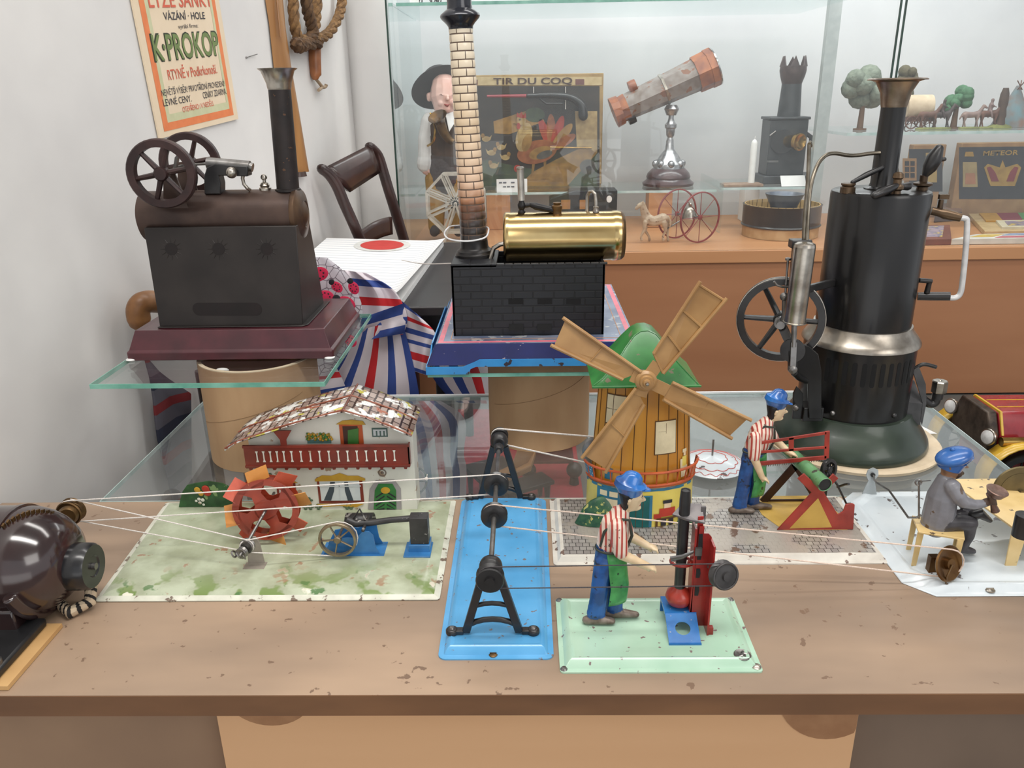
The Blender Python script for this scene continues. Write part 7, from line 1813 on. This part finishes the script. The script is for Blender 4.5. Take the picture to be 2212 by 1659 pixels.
for px in (1153, 1222): m.tube([pY(px, 188, yg), pY(px, 188, Yt-.001)], .0010, 6)
obj('hanging_string', m, CORD, pg)
p, q_ = pY(1188, 318, Yt-.03), pY(1278, 320, Yt-.03)
m = MB(); m.tube([p, q_], .0026, 8); m.tube([(q_.x, q_.y, q_.z), (q_.x, Yt-.0044, q_.z)], .0014, 6); tag(obj('brass_rod', m, BRASS, loc=p), 'thin brass rod fixed across the rooster picture', 'rod')
card('white label card leaning before the rooster game behind the brass boiler', 1073, 1139, 386, 414, 2.15, ZS)

# ---------------------------------------------------------------- telescope
Ye = 2.25
te = thing('toy_telescope', 'brown octagonal toy telescope on ornate silver stand and turned dark base', 'telescope', (*pY(1442, 405, Ye)[:2], ZS))
PAP = mat('marbled_paper', srgb(150, 142, 136), srgb(122, 108, 100), rough=.4, scale=36, coat=.25, chip=(srgb(132, 88, 66), .09, 40)); ORB = mat('orange_band', srgb(176, 108, 66), srgb(134, 80, 60), rough=.4, scale=40)
a, b = pY(1352, 232, Ye), pY(1512, 158, Ye); ax_t = (b-a).normalized()
m = MB(); m.tube([a, b], [.034, .043], 8); tt = obj('tube', m, PAP, te, smooth=20)
m = MB(); m.tube([b-ax_t*.012, b+ax_t*.022], [.047, .048], 8); m.tube([b+ax_t*.022, b+ax_t*.040], [.050, .050], 8); obj('front_band', m, ORB, tt, smooth=20)
m = MB(); m.lathe([(.050, .040), (.050, .043), (.044, .044), (.041, .040), (0, .040)], b, ax_t, n=30); obj('front_lens', m, mat('lens_silver', srgb(206, 206, 204), srgb(170, 170, 170), rough=.15, metal=.8), tt)
m = MB(); m.tube([a-ax_t*.016, a+ax_t*.004], [.033, .036], 8); m.tube([a-ax_t*.036, a-ax_t*.014], [.040, .038], 14); obj('eyepiece', m, ORB, tt, smooth=20)
for t_, up in ((.03, 1), (.03, -1)):
    p = a+ax_t*.03; m = MB(); m.lathe([(0, -.010), (.016, -.010), (.017, 0), (.016, .010), (0, .010)], p+Vector((-.012, 0, .040*up if up > 0 else -.038)), ax_t, n=20); obj('knob', m, ORB if up > 0 else BLACKM, tt)
m = MB(); q_ = a.lerp(b, .52); m.tube([q_-ax_t*.003, q_+ax_t*.003], .0415, 8); obj('ring', m, NICKEL, tt)
SIL = mat('tarnished_silver', srgb(190, 190, 192), srgb(140, 140, 142), rough=.3, metal=.9, scale=90)
p = pY(1444, 370, Ye); zt3 = pY(1444, 232, Ye).z; hgt = zt3-ZS
m = MB(); m.lathe([(.042, .046), (.042, .054), (.038, .060), (.026, .078), (.020, .086), (.012, .096), (.010, .118), (.007, .126), (.011, .132), (.012, .148), (.016, .152), (.016, .160), (.010, .166), (.007, .176), (.0075, .186), (.013, hgt-.020), (.020, hgt-.004), (.014, hgt+.006)], (p.x, Ye, ZS), n=30); sd_ = obj('stand', m, SIL, te)
for k in range(8):
    a_ = radians(45*k); m = MB(); m.sphere((p.x+.036*cos(a_), Ye+.036*sin(a_), ZS+.058), .010, (1, 1, 1.1), n=12); obj('acanthus_boss', m, SIL, sd_)
m = MB(); m.lathe([(.060, .0004), (.068, .001), (.070, .008), (.062, .014), (.058, .019), (.060, .024), (.056, .034), (.048, .042), (.044, .046), (0, .047)], (p.x, Ye, ZS), n=44); obj('turned_base', m, mat('mahogany', srgb(80, 50, 50), srgb(60, 38, 40), rough=.3, coat=.4, scale=30), te)

# ---------------------------------------------------------------- magic lantern, candle and label
Yl = 2.24; ZL = ZS+.004
la = thing('magic_lantern', 'black tin magic lantern with tall crowned chimney and brass lens on the short shelf', 'lantern', (*pY(1695, 390, Yl)[:2], ZL))
LBK = mat('lantern_black', srgb(72, 74, 76), srgb(54, 56, 58), rough=.45, metal=.3, scale=40)
def lx(px): return pY(px, 330, Yl).x
def lz(py): return pY(1690, py, Yl).z
m = MB(); m.box(lx(1652), lx(1732), Yl-.03, Yl+.05, ZL+.022, lz(258)); m.box(lx(1649), lx(1735), Yl-.034, Yl+.054, lz(258), lz(252)); m.box(lx(1643), lx(1762), Yl-.045, Yl+.06, ZL+.0006, ZL+.022); lb2 = obj('lamp_house', m, LBK, la, bevel=.002)
pc, pt_ = pY(1703, 256, Yl+.01), pY(1712, 165, Yl+.01)
m = MB(); m.tube([pc, pt_], [.030, .024], 20); obj('chimney', m, LBK, la)
m = MB(); m.lathe([(.0245, -.02), (.031, .0), (.034, .014), (.033, .026), (.030, .026), (.030, .0), (.0225, -.02)], pt_, pt_-pc, n=26)
for k in range(6):
    a_ = radians(60*k+20); d = Vector((cos(a_), sin(a_), 0)); m.prism([pt_+d*.033+Vector((0, 0, .024))+Vector((-sin(a_), cos(a_), 0))*.012, pt_+d*.033+Vector((0, 0, .024))-Vector((-sin(a_), cos(a_), 0))*.012, pt_+d*.031+Vector((0, 0, .050))], -d*.003)
obj('chimney_crown', m, mat('rusty_crown', srgb(84, 70, 68), srgb(64, 52, 52), rough=.5, scale=60), la)
lc2 = pY(1714, 305, Yl-.03)
m = MB(); m.cyl(pY(1690, 306, Yl-.012), pY(1690, 306, Yl-.040), .030, n=28); obj('lens_mount', m, BLACKM, lb2)
m = MB(); m.lathe([(.016, 0), (.017, .03), (.022, .036), (.022, .044), (.019, .045), (.013, .040), (0, .038)], pY(1702, 305, Yl-.035), (.45, -1, 0), n=28); obj('brass_lens', m, BRASS, lb2)
m = MB(); m.tube([pY(1663, 293, Yl-.034), pY(1676, 283, Yl-.034)], .0022, 8); m.box(lx(1651), lx(1675), Yl-.033, Yl-.030, lz(348), lz(344)); obj('side_latch', m, STEEL, lb2)
m = MB(); m.tube([pY(1736, 285, Yl-.01), pY(1752, 296, Yl-.01), pY(1752, 318, Yl-.01)], .006, 10); obj('bracket', m, BLACKM, lb2)
Ycn = 2.19
pcn = pY(1623, 388, Ycn)
cn = thing('candle', 'white candle standing on the short glass shelf left of the magic lantern', 'candle', (pcn.x, Ycn, ZL))
m = MB(); h_ = pY(1626, 305, Ycn).z-ZL; m.lathe([(.0085, .0006), (.0085, h_-.006), (.0065, h_), (.003, h_+.004), (0, h_+.005)], (pcn.x, Ycn, ZL), n=20); wx = obj('wax', m, mat('wax_white', srgb(238, 238, 234), srgb(230, 230, 226), rough=.4), cn)
m = MB(); m.tube([(pcn.x, Ycn, ZL+h_+.003), (pcn.x+.001, Ycn, ZL+h_+.013)], .0012, 6); obj('wick', m, WHITEP, cn)
a, b = pY(1688, 407, 2.145), pY(1794, 410, 2.145)
b.x = min(b.x, .734); lt = thing('label_holder', 'blank white label block at the front of the short glass shelf', 'label', (a.x, 2.15, ZL))
m = MB(); m.prism([(a.x, 2.145, ZL+.0006), (b.x, 2.145, ZL+.0006), (b.x, 2.165, ZL+.026), (a.x, 2.165, ZL+.026)], (0, .002, 0)); obj('paper', m, WHITEP, lt)
a = pY(1562, 408, 2.15); m = MB(); m.box(a.x+.002, a.x+.105, 2.15, 2.20, ZL+.0006, ZL+.007)
tag(obj('slide_strip', m, mat('slide_tan', srgb(168, 140, 116), srgb(140, 112, 92), rough=.5), loc=(a.x+.05, 2.17, ZL), bevel=.001), 'flat tan glass slide lying on the short shelf before the candle', 'slide')

# ---------------------------------------------------------------- on the counter
Yz = 2.06; cz = pY(1684, 500, Yz)
zo = thing('zoetrope', 'round black banded zoetrope drum with paper skirt and a small dish on top', 'zoetrope', (cz.x, Yz, ZC))
Rz = .0935
m = MB(); m.lathe([(Rz, .0008), (Rz*1.0, .026), (Rz*.97, .026), (Rz*.97, .0008), (Rz, .0008)], (cz.x, Yz, ZC), n=56); obj('paper_skirt', m, mat('aged_paper', srgb(206, 172, 128), srgb(180, 140, 92), rough=.7, scale=26), zo)
m = MB(); zz0 = .026; m.lathe([(Rz*1.03, zz0), (Rz*1.05, zz0+.003), (Rz*1.02, zz0+.006), (Rz*1.02, zz0+.050), (Rz*1.035, zz0+.053), (Rz*.99, zz0+.053), (Rz*.99, zz0+.030), (0, zz0+.030)], (cz.x, Yz, ZC), n=56); zd = obj('drum', m, mat('drum_black', srgb(50, 48, 50), srgb(38, 36, 38), rough=.35, coat=.3), zo)
m = MB(); m.lathe([(Rz*.985, zz0+.031), (Rz*.985, zz0+.054), (Rz*.955, zz0+.054), (Rz*.955, zz0+.031), (Rz*.985, zz0+.031)], (cz.x, Yz, ZC), n=56); obj('picture_strip', m, stripe_mat('strip_tan', [srgb(196, 164, 112), srgb(110, 88, 60)], .03, 'X', 'UV', rough=.7, weights=[6, 1]), zd)
m = MB(); m.lathe([(.030, zz0+.0305), (.034, zz0+.050), (.046, zz0+.074), (.048, zz0+.078), (.044, zz0+.078), (.032, zz0+.060), (0, zz0+.058)], (cz.x+.004, Yz, ZC), n=40); obj('top_dish', m, mat('dish_grey', srgb(116, 122, 130), srgb(92, 102, 118), rough=.35, metal=.4, scale=40), zo)
# horse and bell cart
Yh = 1.98
HOR = mat('cream_horse', srgb(204, 184, 158), srgb(176, 150, 124), rough=.5, scale=60, chip=(srgb(140, 108, 84), .08, 110))
ho = thing('toy_horse', 'small cream toy horse drawing two red wheels on the cabinet counter', 'toy horse', (*pY(1410, 540, Yh)[:2], ZC))
def hl_(pts, r, rb=None): return limb([pY(px, py, Yh+dy) for px, py, dy in pts], r, rb, ref=(0, 1, 0), n=10)
zc0 = ZC+.002
ph_ = [hl_([(1398, 494, 0), (1412, 498, 0), (1432, 492, 0)], [.0115, .0105, .0115], [.0150, .0125, .0140]), hl_([(1396, 490, 0), (1390, 474, 0), (1388, 464, 0)], [.0085, .0070, .0055], [.0130, .0095, .0075]),
       hl_([(1388, 461, 0), (1380, 464, 0), (1374, 470, 0)], [.0058, .0052, .0038], [.0072, .0058, .0042]), hl_([(1442, 488, 0), (1447, 498, 0), (1446, 512, 0)], [.0032, .0036, .0016])]
for s in (-1, 1): ph_.append(hl_([(1388, 458, s*.004), (1389, 453, s*.0045)], [.0020, .0010]))
for x0, s, xe in ((1393, -1, 1385), (1396, 1, 1402), (1434, -1, 1432), (1438, 1, 1442)):
    front = x0 < 1410; kx = x0+(-3 if front else 3)
    ph_.append(hl_([(x0, 500, s*.0075), (kx, 518, s*.008), (xe-1, 530, s*.008), (xe, 538, s*.008)], [.0058, .0034, .0026, .0032], [.0075 if not front else .0060, .0040, .0028, .0036]))
fh = figure('body', [(p, 0) for p in ph_], [HOR], ho, voxel=.0012, smooth_it=2)
lowz = min(v.co.z for v in fh.data.vertices)+ho.location.z
fh.location.z = ZC+.0005-lowz
WR2 = mat('wheel_rose', srgb(150, 66, 66), srgb(124, 50, 52), rough=.4)
for c_, nm in ((pY(1462, 474, Yh+.045), 0), (pY(1512, 476, Yh-.02), 1)):
    c_.z = ZC+.0625; m = MB(); m.wheel(c_, (.55, -1, 0), .0615, .055, .06, 8, .016, .10); m.v = m.v; obj('cart_wheel', m, WR2, ho)
c1_, c2_ = pY(1462, 474, Yh+.045), pY(1512, 476, Yh-.02); c1_.z = c2_.z = ZC+.0625
m = MB(); m.cyl(c1_, c2_, .0022, n=8); m.tube([c1_.lerp(c2_, .5), pY(1440, 495, Yh)], .0016, 6); obj('axle', m, STEEL, ho)
m = MB(); q_ = c1_.lerp(c2_, .55); m.lathe([(.019, -.014), (.016, -.004), (.014, .006), (.008, .013), (0, .015)], q_+Vector((0, 0, .008)), n=24); m.sphere(q_+Vector((0, 0, .027)), .0045, n=12); obj('bell', m, NICKEL, ho)
# black viewer
Yv = 2.12
bv = thing('black_viewer', 'black wooden box viewer with sloping top behind the brass boiler', 'box', (*pY(1265, 460, Yv)[:2], ZC))
def V_(px, py): p = pY(px, py, Yv); return (p.x, Yv, p.z)
m = MB(); z0v = ZC+.0006; A_ = [V_(1188, 430), V_(1240, 412), V_(1334, 411), V_(1334, 460)]
m.prism([(A_[0][0], Yv, z0v), A_[0], A_[1], A_[2], (A_[2][0], Yv, z0v)], (0, .07, 0)); vb = obj('box', m, BLACK, bv, bevel=.002)
m = MB(); p = pY(1316, 430, Yv); m.lathe([(0, 0), (.0088, 0), (.0088, .0014), (0, .0014)], (p.x, Yv+.0004, p.z), (0, -1, 0), n=24, a0=0, a1=360, sy=.8); obj('round_hole', m, WHITEP, vb)
m = MB()
for px in (1222, 1262): p = pY(px, 440, Yv); m.box(p.x-.012, p.x+.012, Yv-.0008, Yv+.0005, p.z-.014, p.z+.010)
obj('window', m, HONEY, vb)

# ---------------------------------------------------------------- right part of the cabinet: boxes
GOLD = mat('gold_print', srgb(172, 140, 72), srgb(150, 118, 58), rough=.5); BLUEK = mat('dark_blue_lid', srgb(56, 58, 66), srgb(44, 46, 54), rough=.5, scale=30); TANB2 = mat('tan_box', srgb(166, 132, 92), srgb(144, 110, 74), rough=.6, scale=30)
Ym = 2.30
def bx_front(name, label, px0, px1, py0, py1, y, zb, cat, depth=.03):
    a, b = pY(px0, py1, y), pY(px1, py0, y); t = thing(name, label, cat, ((a.x+b.x)/2, y, zb))
    m = MB(); m.box(a.x, b.x, y, y+depth, zb+.0006, b.z); o = obj('box', m, TANB2, t, bevel=.002); return t, o, a, b
def fq(mb, pts, y, mi=0): mb.prism([(pY(px, py, y).x, y, pY(px, py, y).z) for px, py in pts], (0, .0012, 0), mi)
t, o, a, b = bx_front('construction_set_box', 'upright dark blue box lid lettered METEOR at the right end', 2056, 2290, 306, 440, Ym, ZC, 'box')
m = MB(); fq(m, [(2072, 318), (2284, 316), (2284, 430), (2072, 430)], Ym-.0010); obj('lid_face', m, BLUEK, o)
p, q_ = pY(2122, 336, Ym), pY(2198, 334, Ym); p.y = q_.y = Ym-.0022; fit_text('lettering', 'METEOR', p, q_, .013, GOLD, o, bold=.02)
m = MB(); fq(m, [(2080, 350), (2110, 350), (2112, 404), (2080, 404)], Ym-.0020, 0); fq(m, [(2086, 374), (2106, 374), (2108, 398), (2085, 398)], Ym-.0026, 1); fq(m, [(2086, 328), (2102, 328), (2104, 338), (2084, 338)], Ym-.0020, 2); obj('pictures', m, [mat('pic_tan', srgb(164, 146, 106), rough=.6), mat('pic_pink', srgb(170, 120, 92), rough=.6), GOLD], o)
m = MB(); fq(m, [(2126, 362), (2134, 354), (2148, 358), (2160, 362), (2166, 346), (2172, 362), (2184, 358), (2198, 354), (2206, 362), (2196, 392), (2192, 402), (2140, 402), (2136, 392)], Ym-.0022, 0); fq(m, [(2132, 362), (2140, 360), (2150, 372), (2158, 392), (2142, 392)], Ym-.0030, 1); fq(m, [(2200, 362), (2192, 360), (2182, 372), (2174, 392), (2190, 392)], Ym-.0030, 1); obj('crown_picture', m, [GOLD, mat('pic_crimson', srgb(130, 50, 60), rough=.6)], o)
t, o, a, b = bx_front('building_set_box', 'upright dark box with window pictures behind the black boiler', 1958, 2046, 312, 424, Ym+.01, ZC, 'box')
m = MB(); fq(m, [(1964, 322), (2036, 322), (2036, 414), (1964, 414)], Ym+.009); obj('lid_face', m, BLUEK, o)
m = MB(); fq(m, [(1950, 342), (1980, 342), (1980, 390), (1950, 390)], Ym+.008, 0); fq(m, [(2004, 350), (2024, 350), (2024, 394), (2004, 394)], Ym+.008, 1); fq(m, [(2000, 330), (2022, 330), (2022, 338), (2000, 338)], Ym+.008, 1)
for i in range(2):
    for j in range(3): fq(m, [(1955+i*12, 348+j*13), (1964+i*12, 348+j*13), (1964+i*12, 358+j*13), (1955+i*12, 358+j*13)], Ym+.0070, 2)
obj('pictures', m, [TANB2, mat('pic_gold', srgb(170, 146, 90), rough=.6), INK], o)
def flat(name, label, cat, pts, z0, h, mats, extra=None):
    P4 = [pz(px, py, z0+h) for px, py in pts]; P4 = [Vector((p.x, min(max(p.y, YC+.03), YB-.02), z0+.0006)) for p in P4]
    t = thing(name, label, cat, (sum(P4, Vector())/4))
    m = MB(); m.prism(P4, (0, 0, h)); o = obj('box', m, mats[0], t, bevel=.001)
    def Q(u, v): 
        q_ = P4[0].lerp(P4[1], u).lerp(P4[3].lerp(P4[2], u), v); return Vector((q_.x, q_.y, z0+h+.0006))
    for nm, quads_, mt in (extra or []):
        m = MB()
        for u0, u1, v0, v1, dz in quads_: m.prism([Q(u0, v0), Q(u1, v0), Q(u1, v1), Q(u0, v1)], (0, 0, dz))
        obj(nm, m, mt, o)
    return t
LITH = mat('litho_picture', srgb(170, 150, 160), srgb(120, 116, 140), rough=.5, scale=50, lo=.45, hi=.55, chip=(srgb(206, 178, 104), .12, 45))
flat('open_game_box', 'open wooden game box with coloured strips and a framed picture at right', 'game box', [(2092, 462), (2300, 460), (2320, 497), (2128, 500)], ZC, .012, [mat('pale_wood_box', srgb(206, 178, 132), srgb(186, 156, 110), rough=.6, scale=30)],
     [('orange_strip', [(.10, .28, .06, .52, .004)], mat('strip_orange', srgb(198, 146, 52), rough=.6)), ('red_strip', [(.28, .50, .06, .46, .004)], mat('strip_red', srgb(136, 48, 66), rough=.6)), ('green_strip', [(.50, .95, .06, .40, .004)], mat('strip_green', srgb(86, 148, 88), rough=.6)), ('picture_frame', [(.20, .95, .55, .93, .006)], mat('frame_cream', srgb(218, 206, 178), rough=.6)), ('picture', [(.28, .90, .62, .86, .007)], LITH)])
flat('flat_game_box', 'flat game box with a pale picture lid right of the black boiler', 'game box', [(1975, 488), (2052, 486), (2116, 538), (1985, 542)], ZC, .014, [mat('box_maroon', srgb(132, 76, 60), srgb(112, 62, 50), rough=.5, scale=30)], [('picture', [(.06, .84, .08, .86, .001)], LITH)])
flat('white_box', 'white box with a yellow and blue picture at the right edge of the counter', 'box', [(2108, 506), (2290, 502), (2330, 536), (2128, 542)], ZC, .014, [mat('white_box', srgb(222, 218, 208), srgb(206, 202, 192), rough=.6, scale=30)], [('yellow_print', [(.12, .38, .2, .7, .0008)], mat('print_yellow', srgb(216, 184, 92), rough=.6)), ('blue_print', [(.42, .9, .1, .45, .0008)], mat('print_blue', srgb(150, 164, 190), rough=.6)), ('pink_print', [(.45, .9, .6, .9, .0008)], mat('print_pink', srgb(204, 110, 118), rough=.6))])
flat('dark_box', 'low dark brown box between the upright boxes and the gauge pipe', 'box', [(2016, 436), (2050, 434), (2078, 458), (2020, 462)], ZC, .024, [mat('box_darkbrown', srgb(84, 64, 58), srgb(66, 50, 46), rough=.5, scale=30)], [('lid', [(.0, 1, .0, 1, .002)], mat('lid_brown', srgb(146, 112, 92), srgb(124, 92, 76), rough=.5))])

# ---------------------------------------------------------------- little figures on the right shelf
ZR = .290; Yr = 2.12
def fr_(px, py): return pY(px, py, Yr)
def small_horse(label, px, sc, body, rider=None, flip=1):
    p0 = fr_(px, 262); x = p0.x; t = thing('toy_horse', label, 'toy figure', (x, Yr, ZR), 'painted figures on the right glass shelf')
    def h(pts, r, rb=None): return limb([Vector((x+flip*a*sc, Yr+b*sc, ZR+.003+c*sc)) for a, b, c in pts], [k*sc for k in r], [k*sc for k in rb] if rb else None, ref=(0, 1, 0), n=8)
    L_ = [h([(-.018, 0, .034), (0, 0, .033), (.018, 0, .035)], [.008, .0075, .008], [.009, .008, .009]), h([(.020, 0, .038), (.027, 0, .050), (.030, 0, .056)], [.006, .005, .004]), h([(.030, 0, .057), (.040, 0, .051)], [.0042, .003]), h([(-.024, 0, .036), (-.031, 0, .022)], [.003, .002])]
    for a, s in ((.016, 1), (.018, -1), (-.018, 1), (-.016, -1)): L_.append(h([(a, s*.005, .030), (a+.003*s, s*.005, .016), (a+.002, s*.005, .0)], [.004, .0026, .0024]))
    f = figure('body', [(q_, 0) for q_ in L_], [body], t, voxel=.0022*sc, smooth_it=1)
    if rider:
        R_ = [h([(0, 0, .038), (.001, 0, .055), (.002, 0, .060)], [.006, .006, .0045]), h([(.003, 0, .066), (.003, 0, .068)], [.0045, .0045]), h([(.001, .006, .056), (.012, .006, .050)], [.0022, .002]), h([(.001, -.006, .056), (.012, -.006, .050)], [.0022, .002]), h([(.0, .008, .040), (.004, .010, .024)], [.003, .0024]), h([(.0, -.008, .040), (.004, -.010, .024)], [.003, .0024])]
        figure('rider', [(q_, 0) for q_ in R_], [rider], t, voxel=.0022*sc, smooth_it=1)
    m = MB(); m.lathe([(.030*sc, .0004), (.030*sc, .003), (.022*sc, .0045), (0, .0045)], (x, Yr, ZR), n=24, sy=.5, ref=(1, 0, 0)); obj('base', m, mat('grass_base', srgb(138, 142, 84), srgb(112, 118, 66), rough=.7), t)
BRH = mat('brown_horse', srgb(112, 76, 60), srgb(86, 58, 48), rough=.6); DKH = mat('dark_horse', srgb(76, 62, 58), srgb(58, 48, 46), rough=.6); GRH = mat('grey_horse', srgb(150, 128, 118), srgb(124, 104, 98), rough=.6)
small_horse('brown toy horse at the wagon behind the boiler flare', 2004, .95, BRH)
small_horse('dark toy horse with rider on the right glass shelf, left of the green shrub', 2032, .95, DKH, mat('rider_dark', srgb(66, 52, 50), rough=.6))
small_horse('greyish toy horse just right of the green shrub on the shelf', 2096, .9, GRH)
small_horse('reddish toy horse with rider on the shelf, next to the dark post', 2134, .95, BRH, mat('rider_grey', srgb(128, 108, 104), rough=.6))
def shrub_(label, px, ytop, ybot, r, c1, c2, pot=True):
    p0, p1 = fr_(px, ybot), fr_(px, ytop); x = p0.x; Yr = 2.12 if px != 1970 else 2.17; t = thing('toy_tree', label, 'toy tree', (x, Yr+.02, ZR), None)
    m = MB(); rnd = random.Random(px)
    for k in range(14):
        z = ZR+(p1.z-ZR)*(.45+.5*rnd.random()); m.sphere((x+r*(rnd.random()-.5)*1.5, Yr+.02+r*(rnd.random()-.5), z), r*(.35+.3*rnd.random()), n=10)
    obj('foliage', m, mat('leaf_%d' % px, c1, c2, rough=.7, scale=90, bump=.002), t)
    m = MB(); m.tube([(x, Yr+.02, ZR+.004), (x, Yr+.02, ZR+(p1.z-ZR)*.6)], [.008, .005], 10); m.lathe([(.016, .0004), (.016, .004), (0, .005)], (x, Yr+.02, ZR), n=18); obj('trunk', m, mat('bark_%d' % px, srgb(112, 84, 62), rough=.8), t)
shrub_('green toy shrub in the middle of the figures on the right shelf', 2070, 192, 262, .030, srgb(76, 122, 86), srgb(56, 98, 66))
shrub_('olive toy tree showing above the nickel flare of the boiler stack', 1970, 140, 262, .028, srgb(98, 92, 66), srgb(76, 72, 52))
shrub_('grey-green toy bush left of the boiler stack on the right shelf', 1866, 158, 262, .048, srgb(128, 138, 122), srgb(104, 114, 100))
# wagon, totem post, tent
x = fr_(1996, 262).x; t = thing('toy_wagon', 'covered toy wagon with cream canopy behind the boiler flare', 'toy wagon', (x, Yr+.03, ZR))
m = MB(); m.tube([(x-.035, Yr+.04, ZR+.052), (x+.030, Yr+.04, ZR+.052)], .030, 18, rb=.024); obj('canopy', m, mat('canvas', srgb(214, 196, 168), srgb(196, 176, 148), rough=.8), t)
m = MB(); m.box(x-.036, x+.032, Yr+.018, Yr+.062, ZR+.018, ZR+.030); obj('wagon_box', m, BRH, t)
for dx in (-.024, .022):
    for dy in (.014, .066): m = MB(); m.wheel((x+dx, Yr+dy, ZR+.0165), (0, -1, 0), .016, .16, .2, 6, .07, .2); obj('wheel', m, BRH, t)
x = fr_(2160, 262).x; t = thing('totem_post', 'dark carved toy post on a mossy base left of the tent', 'toy post', (x, Yr, ZR))
m = MB(); H_ = fr_(2160, 190).z-ZR; m.lathe([(.013, .006), (.010, H_*.25), (.012, H_*.3), (.009, H_*.5), (.011, H_*.6), (.010, H_*.85), (.006, H_), (0, H_)], (x, Yr, ZR), n=14); obj('post', m, mat('post_brown', srgb(86, 66, 54), srgb(66, 50, 42), rough=.7, scale=60), t)
m = MB(); m.lathe([(.032, .0004), (.028, .005), (.014, .010), (0, .010)], (x, Yr, ZR), n=22, sy=.6, ref=(1, 0, 0)); obj('mossy_base', m, mat('moss', srgb(122, 126, 66), srgb(98, 102, 52), rough=.8, scale=60), t)
x = fr_(2205, 262).x; t = thing('toy_tent', 'bluish cone shaped toy tent at the right edge of the figure shelf', 'toy tent', (x, Yr+.03, ZR))
m = MB(); H_ = fr_(2205, 185).z-ZR; m.lathe([(.048, .0006), (.004, H_)], (x+.006, Yr+.05, ZR), n=24); obj('tent_cloth', m, mat('tent_blue', srgb(104, 130, 136), srgb(124, 96, 84), rough=.8, scale=30), t)
m = MB()
for k in range(3): a_ = k*2.1; m.tube([(x+.006*cos(a_), Yr+.03+.006*sin(a_), ZR+H_*.9), (x-.010*cos(a_), Yr+.03-.010*sin(a_), ZR+H_*1.12)], .0014, 6)
obj('tent_pole', m, BRH, t)
# top shelf: only the feet of things and label cards show
ZTs = .586
for i, (px0, px1, lab) in enumerate(((885, 905, 'white label card at the left end of the top shelf'), (1112, 1238, 'long white label card on the top shelf above the rooster game'), (1300, 1340, 'small white label card on the top shelf above the telescope'))):
    card(lab, px0, px1, -22, 6, 1.99, ZTs, lines=0)
def top_cart(label, px):
    x = pY(px, 4, 2.02).x; t = thing('toy_cart', label, 'toy cart', (x, 2.02, ZTs), 'toy carts on the top shelf')
    m = MB(); m.box(x-.035, x+.035, 2.0, 2.04, ZTs+.016, ZTs+.05); obj('body', m, mat('cart_%d' % px, srgb(96, 78, 70), rough=.5), t, bevel=.003)
    for dx in (-.022, .022):
        for y in (1.998, 2.042): m = MB(); m.wheel((x+dx, y, ZTs+.0125), (0, -1, 0), .012, .2, .3, 6, .07, .25); obj('wheel', m, BLACKM, t)
for px, lab in ((920, 'dark toy cart on the top shelf left of the tall chimney'), (1275, 'dark toy cart on the top shelf between the long and small cards'), (1450, 'dark toy cart on the top shelf above the telescope barrel')): top_cart(lab, px)
